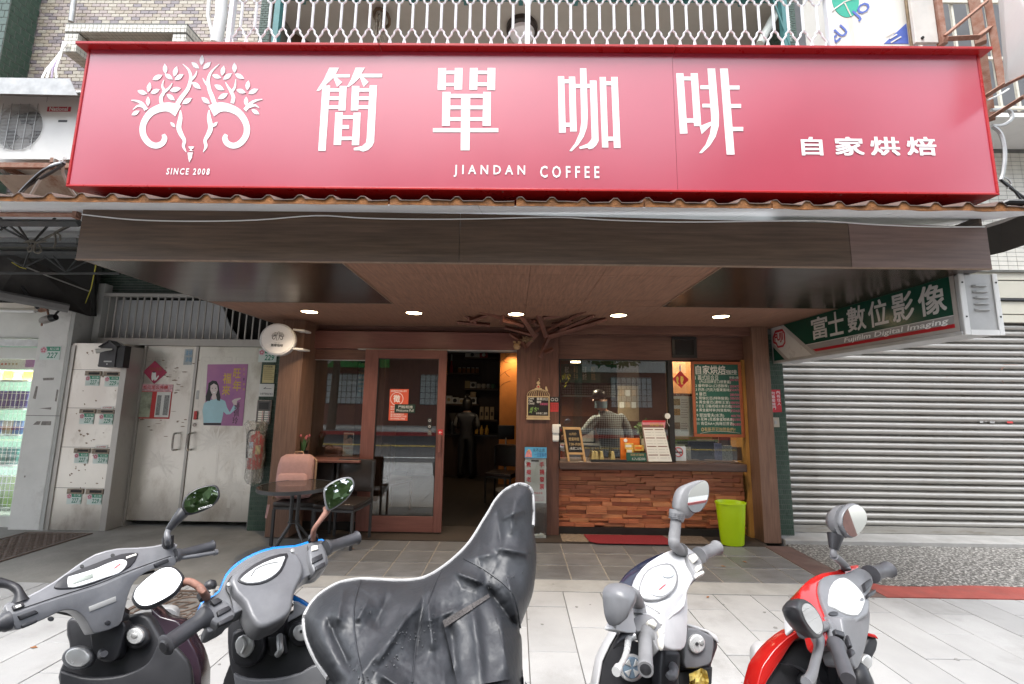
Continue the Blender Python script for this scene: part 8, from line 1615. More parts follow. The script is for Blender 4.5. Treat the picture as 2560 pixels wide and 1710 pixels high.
        def e(w,zc,h,y,n=20,pw=3):return[(w*abs(math.cos(t))**(2/pw)*(1 if math.cos(t)>=0 else-1),y,zc+h*abs(math.sin(t))**(2/pw)*(1 if math.sin(t)>=0 else-1))for t in[2*math.pi*k/n for k in range(n)]]
        for y in(0.30,-0.93):
            ty_=ob('tyre',MB().loft([[(x*0.05,y+rr*math.cos(a),R+rr*math.sin(a))for x,rr in((-1,0.13),(-1,0.17),(-0.7,0.205),(0,0.214),(0.7,0.205),(1,0.17),(1,0.13))]for a in[2*math.pi*k/28 for k in range(29)]],cap=False,closed_u=True),m_tyre,s.t,M=M,smooth=50)
            mb=MB().tube([(-0.04,y,R),(0.04,y,R)],0.05,14)
            for k in range(5):a=k*1.2566;mb.tube([(0,y+0.04*math.cos(a),R+0.04*math.sin(a)),(0,y+0.135*math.cos(a),R+0.135*math.sin(a))],0.016,6)
            ob('rim',mb,m_rim,s.t,M=M)
        for x in(-0.075,0.075):ob('fork_leg',MB().tube([(x,0.30,R),(x*0.8,0.20,0.48)],0.02,8),m_rim,s.t,M=M)
        ob('front_fender',MB().loft([[(x*w,0.30+0.245*math.cos(a),R+0.245*math.sin(a)-0.02*abs(x))for x in(-1,-0.6,0,0.6,1)]for a,w in((0.3,0.03),(0.8,0.07),(1.4,0.08),(2.0,0.08),(2.6,0.07))],closed_u=False),p,s.t,M=M,smooth=60)
        ob('front_fairing',MB().loft([e(w,z,h,y)for y,w,z,h in((0.05,0.15,0.50,0.18),(0.12,0.16,0.50,0.19),(0.22,0.12,0.50,0.17),(0.30,0.07,0.50,0.12),(0.34,0.02,0.50,0.06))]),p,s.t,M=M,smooth=60);ob('headlamp',MB().loft([e(w,0.60,h,y)for y,w,h in((0.27,0.09,0.06),(0.33,0.07,0.05),(0.35,0.02,0.015))]),m_clear,s.t,M=M,smooth=60)
        ob('floorboard',MB().box(-0.17,0.17,-0.52,0.04,0.26,0.34),m_pd,s.t,M=M,bevel=0.02,seg=2)
        ob('rear_body',MB().loft([e(w,z,h,y)for y,w,z,h in((-0.40,0.16,0.50,0.17),(-0.60,0.18,0.54,0.17),(-0.90,0.18,0.58,0.14),(-1.12,0.13,0.64,0.10),(-1.26,0.06,0.70,0.05))]),p,s.t,M=M,smooth=60);ob('seat',MB().loft([e(w,z,h,y)for y,w,z,h in((-0.38,0.11,0.70,0.04),(-0.50,0.145,0.72,0.05),(-0.75,0.15,0.74,0.05),(-1.02,0.14,0.78,0.05),(-1.14,0.08,0.78,0.03))]),m_seatv,s.t,M=M,smooth=60)
        ob('tail_lamp',MB().loft([e(w,0.68,0.04,y)for y,w in((-1.24,0.07),(-1.29,0.05))]),m_inkr,s.t,M=M);ob('engine_case',MB().box(-0.16,-0.06,-1.02,-0.55,0.16,0.34),m_gal,s.t,M=M,bevel=0.03,seg=2);ob('side_stand',MB().tube([(-0.10,-0.35,0.28),(-0.20,-0.38,0.008)],0.012,6),m_pd,s.t,M=M);ob('steering_column',MB().tube([s.C+s.f*0.07-Vector((0,0,0.06)),s.C-s.u*0.14+s.fb*0.07,s.C+s.fb*0.12-Vector((0,0,0.42))],0.035,10),m_pd,s.t)

# ---------- black scooter
m_plum=mat('plum_black_paint',(0.035,0.022,0.032),0.18,var=0.1,coat=0.5)
S=Scoot('parked_scooter','black scooter with wide oval gauge panel and plum front parked before the gate',(-1.373,1.567,0.881),66,4,12,m_pd,(0,1350),2.935);S.chassis()
top=[(35,490),(60,462),(180,430),(400,310),(560,195),(700,110),(860,68),(1000,62),(1130,50),(1270,22),(1290,40),(1280,125),(1145,170),(970,240),(735,345),(440,432),(280,485),(118,545),(60,545)]
S.slab('handlebar_cover',top,'A',m_pg,0.035,0,0.008,3,2)
S.slab('front_cowl',[(x-3,y-9)for x,y in top[:10]]+[(1292,60),(1000,110),(560,240),(180,470),(60,520)],'A',mat('cowl_pearl',(0.30,0.30,0.31),0.2,var=0.05,coat=0.4),0.03,-0.037,0.006)
S.slab('rear_cover',[(52,540),(118,535),(280,476),(440,424),(735,337),(970,232),(1145,162),(1283,118),(1284,186),(1174,200),(1062,242),(985,308),(940,412),(910,545),(872,627),(720,682),(682,676),(640,600),(590,540),(530,514),(450,520),(320,582),(140,656),(105,636)],'B',m_pg,0.06,0.004,0.012,3,2)
S.slab('gauge_surround',[(398,338),(470,262),(690,172),(890,100),(1005,92),(1010,112),(960,192),(800,272),(600,342),(450,357),(405,350)],'A',m_pd,0.01,0.004,0.003);S.slab('gauge_glass',[(500,268),(690,212),(760,182),(840,150),(905,140),(935,160),(918,202),(870,242),(780,272),(600,332),(502,344)],'A',m_gauge_glare,0.008,0.007,0.002)
for c in((602,192),(828,111)):S.disc('bolt_hole',c,15,12,'A',m_ink,0.004,0.0025,0)
for c in((376,578),(792,608)):S.disc('screw_recess',c,22,18,'B',m_pd,0.006,0.006,0.001)
S.slab('data_plate',[(652,490),(850,413),(856,450),(658,528)],'B',mat('data_plate',(0.34,0.34,0.33),0.4),0.004,0.007,0.001,sm=1)
for q in([(1130,175),(1235,135),(1245,160),(1140,205)],[(130,555),(260,512),(290,535),(150,592)],[(155,625),(280,580),(275,605),(165,652)]):S.slab('switch',q,'B',m_pd,0.012,0.009,0.003,sm=1)
S.slab('switch',[(88,478),(168,448),(185,480),(102,512)],'A',m_pd,0.01,0.007,0.002,sm=1);S.slab('switch_cap',[(112,482),(152,468),(160,484),(120,500)],'A',m_btn,0.006,0.010,0.001,sm=1)
for k in range(4):S.slab('button',[(925+18*k,122-6*k),(945+18*k,115-6*k),(950+18*k,128-6*k),(930+18*k,135-6*k)],'A',m_btn,0.004,0.007,0.001,sm=1)
S.tube('panel_seam',[S.pt(p,'A',0.0015)for p in((110,520),(420,415),(720,320),(960,222),(1250,118))],0.0014,m_ink,n=6);S.grip((1285,115),(1566,42),0.019);S.grip((70,590),(-180,690),0.02,w='B');S.tube('brake_lever',[(1290,135),(1420,120),(1580,92)],0.008,m_pg);S.tube('lever_tip',[(1570,93),(1592,88)],0.012,m_pg)
MQ=S.C+S.r*0.30+S.u*0.22
def zm1(l):return[(x/2.959*2.935,(1180+y/2.959-1350)*2.935)for x,y in l]
S.mirror(zm1([(1345,270),(1352,220),(1390,165),(1450,125),(1530,100),(1590,98),(1618,125),(1624,180),(1590,235),(1530,275),(1440,308),(1385,314)]),MQ,(0.52,-0.80,0.30),m_pd)
mt=lambda p,d=0.0:S.hit(zm1([p])[0],MQ,Vector((0.52,-0.80,0.30)).normalized())+S.f*d
S.tube('mirror_boot',[mt((1392,300),0.03),mt((1340,345),0.02),mt((1262,432),0.015)],[0.024,0.020,0.012],m_pd);S.tube('mirror_arm',[mt((1275,420),0.015),mt((1248,455),0.01),mt((1242,505)),S.pt((1232,35))],0.010,m_pg);S.tube('mirror_socket',[S.pt((1230,30))+S.u*0.03,S.pt((1230,40))-S.u*0.01],0.019,m_pd)
S.tube('mirror_arm',[S.pt((150,425))-S.u*0.01,S.pt((142,405))+S.u*0.004,S.pt((118,372))+S.u*0.006,S.pt((60,342))+S.u*0.006,S.pt((-60,322))+S.u*0.006],[0.020,0.011,0.011,0.011,0.016],m_pd)
S.mirror([(-40,320),(-120,250),(-260,230),(-320,290),(-300,400),(-180,420),(-70,380)],S.C-S.r*0.42+S.u*0.10,(0.55,-0.8,0.1),m_pd)
S.slab('leg_shield',[(480,590),(560,560),(660,650),(760,640),(900,590),(1000,540),(1085,560),(1140,640),(1210,760),(1330,900),(1400,1100),(1300,1500),(600,1500),(430,1100),(430,950),(500,800),(478,700)],'L',m_pd,0.05,-0.02,0.012,3)
S.slab('front_panel',[(1098,485),(1180,560),(1290,590),(1335,640),(1400,760),(1450,870),(1470,1100),(1300,1450),(1300,1057),(1215,790),(1140,640)],'L',m_plum,0.09,-0.06,0.02,3);S.slab('headlamp_lens',[(1370,690),(1420,780),(1478,900),(1440,1010),(1420,900),(1390,790)],'L',m_clear,0.05,-0.10,0.008,3);S.slab('turn_signal',[(1300,1070),(1345,1000),(1392,990),(1388,1090),(1330,1110)],'L',m_amber,0.03,0.02,0.006,3)
S.slab('pocket_panel',[(430,950),(600,1002),(740,1010),(900,990),(1045,930),(1110,860),(1195,715),(1330,830),(1400,950),(1390,1200),(1200,1600),(640,1600),(450,1250)],'L',m_pd,0.02,0.055,0.008,3)
S.slab('column_cover',[(655,660),(905,595),(900,700),(860,860),(800,900),(700,870),(665,770)],'L',m_pd,0.05,0.045,0.02,3);S.disc('cap_base',(558,870),112,88,'L',m_pg,0.03,0.05,0.006);S.disc('fuel_cap',(563,862),92,72,'L',m_cap,0.02,0.062,0.005);S.disc('lock_surround',(985,712),100,92,'L',m_pd,0.03,0.02,0.012);S.disc('ignition_lock',(985,706),62,60,'L',m_cap,0.02,0.034,0.004);S.disc('key_hole',(983,702),24,20,'L',m_gal,0.01,0.038,0.002);S.tube('bag_hook',[S.pt((745,820),'L',0.06),S.pt((745,850),'L',0.085),S.pt((765,835),'L',0.10)],0.010,m_pd)

for k in range(9):a=2.7-k*0.27;S.slab('gauge_tick',[(840+62*math.cos(a)-2,200-40*math.sin(a)-3),(840+62*math.cos(a)+3,200-40*math.sin(a)-3),(840+62*math.cos(a)+3,200-40*math.sin(a)+4),(840+62*math.cos(a)-2,200-40*math.sin(a)+4)],'A',m_gal,0.002,0.0085,0,1,1)
S.slab('gauge_needle',[(838,204),(880,172),(883,176),(842,208)],'A',m_inkr,0.002,0.0088,0,1,1);S.slab('lcd_window',[(530,290),(680,245),(684,275),(540,322)],'A',mat('lcd_grey',(0.30,0.33,0.30),0.2),0.002,0.0085,0.0005,1,1)
mg=S.hit(zm1([(1470,282)])[0],MQ+Vector((0.52,-0.80,0.30)).normalized()*0.0066,Vector((0.52,-0.80,0.30)).normalized());text('mirror_brand','KYMCO',m_wht,S.t,mg,(0.85,0.52,0.25),(-0.3,0,0.95),w=0.045,h=0.008,n=(0.52,-0.80,0.30),bold=0.02)
# ---------- blue scooter
m_blue=mat('blue_paint',(0.015,0.20,0.62),0.18,var=0.05,coat=0.5)
S=Scoot('parked_scooter','blue edged scooter with grey dashboard and rusty mirror arms parked beside the covered one',(-0.782,1.51,0.93),64,6,14,m_pd,(380,1180),2.959);S.chassis()
w_=[(365,975),(400,945),(470,905),(520,860),(560,760),(640,680),(760,610),(900,565),(1060,550),(1150,525),(1262,500),(1275,540),(1300,620),(1302,680),(1240,745),(1175,760),(1120,790),(1060,860),(900,960),(700,1010),(610,1050),(560,1115),(480,1160),(415,1185),(400,1130),(425,1090),(412,1040),(365,1015)]
S.slab('handlebar_cover',w_,'A',m_pg,0.05,-0.004,0.010,3,2)
S.slab('front_cowl',[(358,962),(394,934),(463,894),(510,848),(548,748),(630,664),(755,594),(895,549),(1058,536),(1150,508),(1262,488),(1265,530),(1060,590),(760,650),(580,800),(500,930),(380,1010)],'A',m_blue,0.04,-0.058,0.008,3)
S.slab('gauge_pod',[(580,800),(620,735),(760,635),(900,592),(1040,578),(1105,640),(1125,740),(1060,880),(1042,1000),(1000,1060),(900,1118),(800,1142),(730,1060),(690,960),(620,890)],'A',m_pg,0.07,0.022,0.028,4,2);S.slab('steering_shroud',[(690,960),(1042,960),(1035,1010),(1000,1062),(900,1120),(810,1146),(740,1060)],'B',m_pd,0.06,0.02,0.012,3)
S.slab('gauge_rim',[(635,797),(660,753),(760,678),(880,622),(1002,598),(996,650),(960,732),(890,792),(800,828),(700,832),(645,812)],'A',m_pd,0.01,0.026,0.002);S.slab('gauge_glass',[(655,795),(680,765),(770,700),(880,648),(982,620),(975,660),(945,722),(885,775),(800,812),(705,818)],'A',m_gauge_glare,0.008,0.029,0.002);S.tube('gauge_arc',[S.pt((730,770),'A',0.03),S.pt((770,715),'A',0.03),S.pt((850,680),'A',0.03),S.pt((930,665),'A',0.03)],0.002,m_gal)
for c in((570,828),(1043,578)):S.disc('screw',c,16,15,'A',m_gal,0.006,0.026,0.001)
S.slab('switch_pod',[(1160,560),(1262,520),(1296,620),(1296,680),(1200,745),(1170,660)],'A',m_pg,0.05,0.018,0.008,2,1);S.slab('switch_pod',[(400,990),(520,930),(600,985),(625,1060),(500,1140),(430,1100)],'A',m_pg,0.05,0.018,0.008,2,1)
for q,m in(([(1183,545),(1225,538),(1232,570),(1183,582)],m_btn),([(1185,635),(1258,600),(1266,635),(1190,675)],m_pd),([(1210,697),(1280,660),(1286,690),(1215,727)],m_pd),([(428,948),(490,925),(525,950),(460,985)],m_pd),([(480,1027),(568,985),(592,1010),(490,1066)],m_pd),([(487,1112),(570,1064),(600,1052),(606,1086),(500,1136)],m_pd)):S.slab('switch',q,'A',m,0.012,0.024,0.002,sm=1)
S.tube('panel_seam',[S.pt(p,'A',0.001)for p in((600,1040),(580,930),(545,850),(590,770))],0.0014,m_ink,n=6);S.tube('panel_seam',[S.pt(p,'A',0.001)for p in((1150,545),(1160,640),(1180,745))],0.0014,m_ink,n=6);S.grip((1283,566),(1522,484),0.0205);S.grip((405,1065),(92,1288),0.0215)
MQ=S.C+S.r*0.32+S.u*0.24;mn=Vector((0.42,-0.88,0.22)).normalized()
S.mirror([(1270,170),(1276,120),(1330,75),(1400,45),(1460,38),(1493,65),(1493,120),(1460,180),(1400,235),(1330,278),(1300,284),(1281,240)],MQ,mn,m_pg)
S.tube('mirror_arm',[S.hit((1300,268),MQ,mn)-mn*0.03,S.hit((1290,300),MQ,mn)-mn*0.02,S.hit((1242,362),MQ,mn),S.hit((1198,428),MQ,mn),S.pt((1192,500))],[0.016,0.012,0.009,0.009,0.010],m_rustarm);S.tube('mirror_socket',[S.pt((1192,505)),S.pt((1192,478))],0.018,m_pd)
zb=lambda l:[((x/2.935-380)*2.959,(1350+y/2.935-1180)*2.959)for x,y in l]
LQ=S.C-S.r*0.30+S.u*0.13;ln=Vector((0.35,-0.72,0.60)).normalized()
S.mirror(zb([(965,430),(985,370),(1040,310),(1120,245),(1200,200),(1270,195),(1320,225),(1350,270),(1345,310),(1290,390),(1200,450),(1100,495),(1030,500),(985,470)]),LQ,ln,m_pd)
lm_=lambda p:S.hit(zb([p])[0],LQ,ln)
S.tube('mirror_arm',[lm_((1330,295))-ln*0.02,lm_((1390,305)),lm_((1462,345)),lm_((1492,385)),S.pt((405,930))],[0.012,0.009,0.009,0.009,0.010],m_rustarm);S.tube('mirror_socket',[S.pt((400,925)),S.pt((380,890))],0.018,m_pd);S.tube('phone_mount',[S.pt((425,915)),S.pt((430,870),'A',0.01)],0.012,m_btn);bq=S.pt((430,842),'A',0.01);ob('mount_ball',MB().lathe([(0,-0.018),(0.013,-0.012),(0.018,0),(0.013,0.012),(0,0.018)],14,bq),m_pd,S.t,smooth='all')
S.slab('leg_shield',[(560,1110),(610,1085),(760,1080),(850,1130),(1000,1040),(1150,1010),(1250,1200),(1400,1568),(1300,1900),(700,1900),(620,1600),(572,1420),(556,1250)],'L',m_pd,0.05,-0.02,0.012,3);S.slab('inner_trim',[(900,1130),(1042,1040),(1042,955),(1110,985),(1155,1020),(1080,1070),(940,1145)],'L',mat('pale_grey_trim',(0.42,0.42,0.43),0.3),0.04,-0.005,0.008,3);S.slab('blue_edge',[(1035,908),(1100,940),(1165,985),(1140,1005),(1040,950)],'L',m_blue,0.03,-0.03,0.006,3)
S.slab('left_pod',[(590,1180),(700,1150),(800,1190),(830,1290),(790,1400),(700,1450),(600,1420),(575,1300)],'L',m_pd,0.05,0.035,0.012,3);S.slab('glove_cap',[(612,1270),(640,1220),(700,1205),(740,1225),(752,1290),(730,1340),(685,1378),(625,1340)],'L',m_cap,0.015,0.046,0.004,3);S.tube('cap_ridge',[S.pt((665,1220),'L',0.05),S.pt((690,1275),'L',0.052),S.pt((665,1340),'L',0.05)],0.005,m_cap,n=8)
S.disc('lock_surround',(1090,1195),90,95,'L',m_pd,0.03,0.015,0.01);S.disc('ignition_lock',(1100,1192),60,62,'L',m_cap,0.015,0.024,0.004);S.disc('key_hole',(1104,1180),12,12,'L',m_ink,0.008,0.026,0.0)
S.slab('hook_plate',[(845,1220),(985,1205),(1000,1340),(870,1360)],'L',m_pd,0.02,0.012,0.004,sm=1);S.tube('bag_hook',[S.pt((945,1215),'L',0.02),S.pt((945,1270),'L',0.05),S.pt((950,1320),'L',0.06),S.pt((930,1350),'L',0.05)],0.010,m_gal)
S.slab('pocket_panel',[(600,1485),(700,1528),(900,1532),(1100,1485),(1250,1415),(1400,1560),(1350,1900),(700,1900),(615,1600)],'L',m_pg,0.02,0.06,0.008,3)

# ---------- covered scooter
m_cov=mat('scooter_cover_cloth',(0.028,0.030,0.034),0.46,var=0.15,scale=12,bump=0.12,bscale=70,rvar=0.10,spec=0.5);m_pipe=mat('cover_piping',(0.36,0.36,0.36),0.6,var=0.08)
cv=thing('covered_scooter','scooter under a creased dark grey rain cover with pale piping','scooter',(0.0,1.5,0),'scooters parked facing the cafe')
sil=[(1660,90),(1720,110),(1750,170),(1755,300),(1760,420),(1775,560),(1775,700),(1750,900),(1690,1060),(1655,1170),(1670,1250),(1678,1568),(1690,1800),(400,1800),(270,1568),(150,1390),(80,1230),(60,1090),(90,1010),(150,930),(230,870),(330,820),(480,795),(650,802),(780,806),(900,796),(990,765),(1080,710),(1180,630),(1260,550),(1320,470),(1380,370),(1430,290),(1470,220),(1530,150),(1600,105)]
SP=smooth2(sil+[sil[0]],4)[:-1]
def dseg(x,y,a,b):
    dx,dy=b[0]-a[0],b[1]-a[1];t=max(0,min(1,((x-a[0])*dx+(y-a[1])*dy)/(dx*dx+dy*dy+1e-9)));return math.hypot(x-a[0]-t*dx,y-a[1]-t*dy),t
FOLDS=[((1120,700),(430,1560),70,0.030),((960,790),(880,1420),40,-0.024),((1160,735),(1395,825),34,0.034),((1400,840),(1670,1200),38,-0.045),((975,960),(1015,1330),34,0.028),((545,930),(440,1120),40,0.02),((220,1060),(420,1500),55,-0.03),((600,1480),(820,1620),50,0.03),((1300,960),(1380,1600),40,0.024),((1140,1120),(1190,1600),40,-0.03),((1470,560),(1770,610),36,0.022),((1500,350),(1700,270),30,0.022),((1480,260),(1520,560),30,-0.018),((1620,140),(1600,480),34,0.018),((700,900),(560,1160),46,-0.018),((350,840),(300,1150),40,0.018),((1220,650),(1480,600),40,0.018),((1560,760),(1640,1120),34,0.02),((830,1050),(600,1420),30,0.016),((1250,1000),(900,1120),40,0.014),((1500,1000),(1560,1560),44,0.02)]
from mathutils import noise as mnoise
def cov_Y(x,y,side):
    d=min(dseg(x,y,SP[i],SP[(i+1)%len(SP)])[0]for i in range(len(SP)));q=min(d/230.0,1.0);b=0.15*math.sqrt(max(0,1-(1-q)**2));fd=0
    for a,e,w,h in FOLDS:
        dd,t=dseg(x,y,a,e)
        if dd<w*2.6:fd+=h*math.exp(-(dd/w)**1.2)*min(1.0,4*t+0.15,4*(1-t)+0.15)
    fd+=0.006*mnoise.noise(Vector((x/110.0,y/150.0,0.3)))+0.002*mnoise.noise(Vector((x/45.0,y/60.0,4.0)))
    base=1.68-0.46*max(0,min(1,(y-150)/1500.0))-0.10*max(0,(1400-x)/1400.0)
    return base-(b+fd*min(1,d/60.0))if side>0 else base+b*1.3
zc2=lambda x,y:(740+x/2.958,1180+y/2.958)
from mathutils.geometry import delaunay_2d_cdt
rf_=random.Random(17)
for _ in range(70):
    x,y,a,l=rf_.uniform(120,1740),rf_.uniform(150,1600),rf_.gauss(1.9,0.6),rf_.uniform(70,230);FOLDS.append(((x,y),(x+l*math.cos(a),y+l*math.sin(a)),rf_.uniform(7,15),rf_.choice((-1,1))*rf_.uniform(0.002,0.005)))
bd=smooth2(sil+[sil[0]],12)[:-1];nb_=len(bd);inn=[]
def inside(x,y):
    c=False
    for i in range(len(SP)):
        a,b=SP[i],SP[i-1]
        if(a[1]>y)!=(b[1]>y)and x<(b[0]-a[0])*(y-a[1])/(b[1]-a[1])+a[0]:c=not c
    return c
for j in range(135):
    for i in range(135):
        x,y=62+i*12.9+(6 if j%2 else 0),98+j*12.6
        if inside(x,y)and min(dseg(x,y,SP[q],SP[(q+1)%len(SP)])[0]for q in range(len(SP)))>9:inn.append((x,y))
r_v,_,r_f,_,_,_=delaunay_2d_cdt([Vector(p[:2])for p in bd+inn],[(i,(i+1)%nb_)for i in range(nb_)],[],1,1e-4)
mb=MB();fv=[PY(*zc2(p.x,p.y),cov_Y(p.x,p.y,1))for p in r_v];bv=[PY(*zc2(p.x,p.y),cov_Y(p.x,p.y,-1))if i>=nb_ else None for i,p in enumerate(r_v)]
mb.v=fv[:];ix_={}
for i,p in enumerate(bv):
    if p is None:ix_[i]=i
    else:ix_[i]=len(mb.v);mb.v.append(p)
mb.f=[tuple(f)for f in r_f]+[tuple(ix_[i]for i in reversed(f))for f in r_f]
ob('cover',mb,m_cov,cv,smooth='all')
lo_=[p for p in fv[:nb_]if True];low=sorted((i for i in range(nb_)if bd[i][1]>1500),key=lambda i:bd[i][0])
ob('skirt',MB().loft([[(fv[i].x*k,fv[i].y,fv[i].z+0.02 if q==0 else(0.45 if q==1 else 0.10))for i in low]for q,k in((0,1.0),(1,1.02),(2,1.03))],closed_u=False),m_cov,cv,smooth='all',fixn=False)
pp=[p for p in smooth2([(240,1520),(150,1390),(80,1230),(60,1090),(90,1010),(150,930),(230,870),(330,820),(480,795),(650,802),(780,806),(900,796),(990,765),(1080,710),(1180,630),(1260,550),(1320,470),(1380,370),(1430,290),(1470,220),(1530,150),(1600,105),(1660,90),(1720,110),(1750,170),(1755,300),(1752,400)],3)]
ob('piping',MB().tube([PY(*zc2(x,y),cov_Y(x,y,1)-0.004)for x,y in pp],0.0062,6),m_pipe,cv,smooth=True)
def patch(nm,quad,m,lift,nu=14,nv=3):
    g_=[]
    for j in range(nv+1):
        row=[]
        for i in range(nu+1):
            u,v=i/nu,j/nv;x=(quad[0][0]*(1-u)+quad[1][0]*u)*(1-v)+(quad[3][0]*(1-u)+quad[2][0]*u)*v;y=(quad[0][1]*(1-u)+quad[1][1]*u)*(1-v)+(quad[3][1]*(1-u)+quad[2][1]*u)*v
            row.append(PY(*zc2(x,y),cov_Y(x,y,1)-lift))
        g_.append(row)
    ob(nm,MB().loft(g_,closed_u=False),m,cv,smooth='all',fixn=False)
for sm_ in([(1080,720),(1000,900),(900,1200),(860,1560)],[(1240,640),(1420,740),(1600,900),(1660,1150)],[(480,800),(430,1000),(440,1250),(500,1560)]):ob('seam',MB().tube([PY(*zc2(x,y),cov_Y(x,y,1)-0.001)for x,y in smooth2(sm_,8)],0.0025,5),m_cov,cv,smooth=True)
m_velc=mat('velcro_band',(0.075,0.068,0.066),0.95,var=0.3,scale=150,bump=0.4,bscale=300)
patch('pocket',[(1090,1120),(1430,915),(1590,1530),(1200,1600)],m_cov,0.012,20,20);patch('velcro_strip',[(1083,1100),(1296,975),(1310,1010),(1100,1152)],m_velc,0.017);patch('velcro_strip',[(1300,972),(1424,900),(1434,926),(1312,1008)],m_velc,0.017)
dr=MB();rd=random.Random(12)
for cx_,cy_,n_,sp_ in((800,1200,26,55),(700,1370,14,40),(490,1490,18,50),(1010,1130,12,50),(1440,1080,22,70),(1480,820,10,50),(500,1050,3,30),(1590,770,6,30)):
    for _ in range(n_):
        x,y=rd.gauss(cx_,sp_),rd.gauss(cy_,sp_);p=PY(*zc2(x,y),cov_Y(x,y,1)-0.002);r=rd.uniform(0.0010,0.0026);dr.lathe([(0,-r),(r*0.8,-r*0.5),(r,0),(r*0.7,r*0.6),(0,r*0.9)],6,p)
ob('rain_drops',dr,mat('water_drop',(0.30,0.31,0.33),0.05,trans=0.8,var=0.02,ior=1.33),cv,smooth='all',kind='stuff')
for y in(1.78,0.62):ob('tyre',MB().loft([[(0.04+x*0.05,y+rr*math.cos(a),0.215+rr*math.sin(a))for x,rr in((-1,0.13),(-1,0.17),(-0.7,0.205),(0,0.214),(0.7,0.205),(1,0.17),(1,0.13))]for a in[2*math.pi*k/24 for k in range(25)]],cap=False),m_tyre,cv)

# ---------- white scooter
m_wsc=mat('sun_bleached_white',(0.52,0.52,0.525),0.42,var=0.06,scale=8,stain=0.35,stain_col=(0.30,0.30,0.31),stain_scale=5);m_navy=mat('navy_paint',(0.012,0.014,0.03),0.12,var=0.2,coat=0.6);m_bl=mat('bleached_plastic',(0.20,0.20,0.205),0.55,var=0.25,scale=10)
S=Scoot('parked_scooter','sun bleached white scooter with navy front cowl and worn grips',(0.442,1.313,0.983),53,6,10,m_wsc,(1380,1180),2.958);S.chassis()
S.slab('handlebar_cover',[(835,592),(920,560),(975,538),(1010,560),(1050,590),(1110,660),(1075,760),(1040,810),(1000,890),(985,990),(900,1060),(820,1130),(760,1075),(690,1050),(650,1100),(590,1140),(575,1050),(600,900),(612,820),(645,740),(720,662)],'A',m_wsc,0.05,-0.004,0.014,3,2)
S.slab('front_cowl',[(505,815),(540,760),(600,705),(700,645),(835,590),(870,592),(745,662),(660,740),(628,830),(612,900),(560,850)],'A',m_navy,0.06,-0.02,0.014,3);S.slab('rear_cover',[(815,975),(900,930),(1000,880),(1003,1180),(985,1300),(930,1322),(860,1312),(822,1270),(828,1130)],'B',m_wsc,0.07,0.012,0.02,4,2);S.slab('side_panel',[(560,955),(598,985),(608,1100),(622,1190),(500,1176),(472,1150),(520,1060)],'B',m_wsc,0.03,0.0,0.008,3)
S.slab('gauge_surround',[(652,840),(685,750),(745,695),(850,670),(905,695),(936,770),(925,845),(875,908),(800,942),(700,946),(650,900)],'A',m_bl,0.01,0.005,0.003);S.slab('gauge_glass',[(662,838),(694,756),(750,705),(848,682),(896,705),(925,770),(915,838),(868,898),(796,932),(704,935),(662,895)],'A',m_gauge_glare,0.01,0.009,0.004);S.disc('fuel_dial',(858,752),46,28,'A',mat('dial_blue_grey',(0.42,0.45,0.48),0.3),0.004,0.0125,0.001);S.disc('speed_dial',(795,860),82,58,'A',mat('dial_pale',(0.50,0.51,0.53),0.25),0.003,0.0115,0.001);S.slab('dial_needle',[(792,864),(838,828),(842,832),(797,870)],'A',m_inkr,0.002,0.0128,0,1,1)
S.slab('switch_pod',[(1000,612),(1040,598),(1095,640),(1118,715),(1075,778),(1050,730),(1012,665)],'A',m_bl,0.04,0.012,0.008,3);S.slab('switch_pod',[(598,1090),(640,1058),(710,1055),(770,1085),(806,1150),(800,1300),(780,1310),(745,1240),(700,1170),(640,1180),(600,1150)],'A',m_bl,0.04,0.012,0.010,3)
for q in([(1020,612),(1062,598),(1086,640),(1058,662)],[(1068,692),(1104,678),(1112,710),(1084,727)],[(1064,746),(1120,724),(1132,746),(1080,772)],[(708,1095),(745,1080),(782,1120),(770,1145),(720,1120)],[(790,1160),(815,1145),(838,1178),(812,1215)],[(795,1215),(815,1210),(830,1250),(828,1305),(808,1280)]):S.slab('button',q,'A',m_btn,0.014,0.024,0.003,sm=1)
S.tube('panel_seam',[S.pt(p,'A',0.001)for p in((600,1000),(640,960),(760,1020),(820,1060))],0.0012,m_gal,n=6);S.tube('scratch',[S.pt(p,'A',0.0008)for p in((830,985),(850,1010),(858,1000))],0.001,m_pd,n=5);S.grip((1085,618),(1222,558),0.019,m_bl);Lg=S.pt((690,1195));Ld=(-S.r*0.92-S.f*0.2-S.u*0.28).normalized()
Eg=S.hit((692,1462),Lg+Ld*0.13,S.r);ob('grip',MB().tube([Lg,Lg.lerp(Eg,0.12),Lg.lerp(Eg,0.16),Lg.lerp(Eg,0.88),Lg.lerp(Eg,0.9),Eg],[0.021,0.021,0.0155,0.0155,0.0165,0.0165],18),m_bl,S.t,smooth=50);ob('grip_end',MB().tube([Eg,Eg+(Eg-Lg).normalized()*0.003],[0.012,0.004],14),m_pd,S.t)
S.tube('brake_lever',[S.pt((612,1212)),S.pt((568,1232)),S.pt((556,1310),'B',0.04),S.pt((530,1390),'B',0.06),S.pt((492,1450),'B',0.07)],[0.009,0.008,0.0065,0.0055,0.0055],m_cap);S.tube('lever_tip',[S.pt((492,1450),'B',0.07),S.pt((474,1478),'B',0.072)],0.0085,m_cap);S.slab('lever_bracket',[(515,1172),(612,1192),(562,1232),(488,1262),(492,1222)],'A',m_pd,0.03,0.01,0.005,sm=1)
MQ=S.C+S.r*0.26+S.u*0.26;mn=Vector((0.41,-0.89,0.112)).normalized()
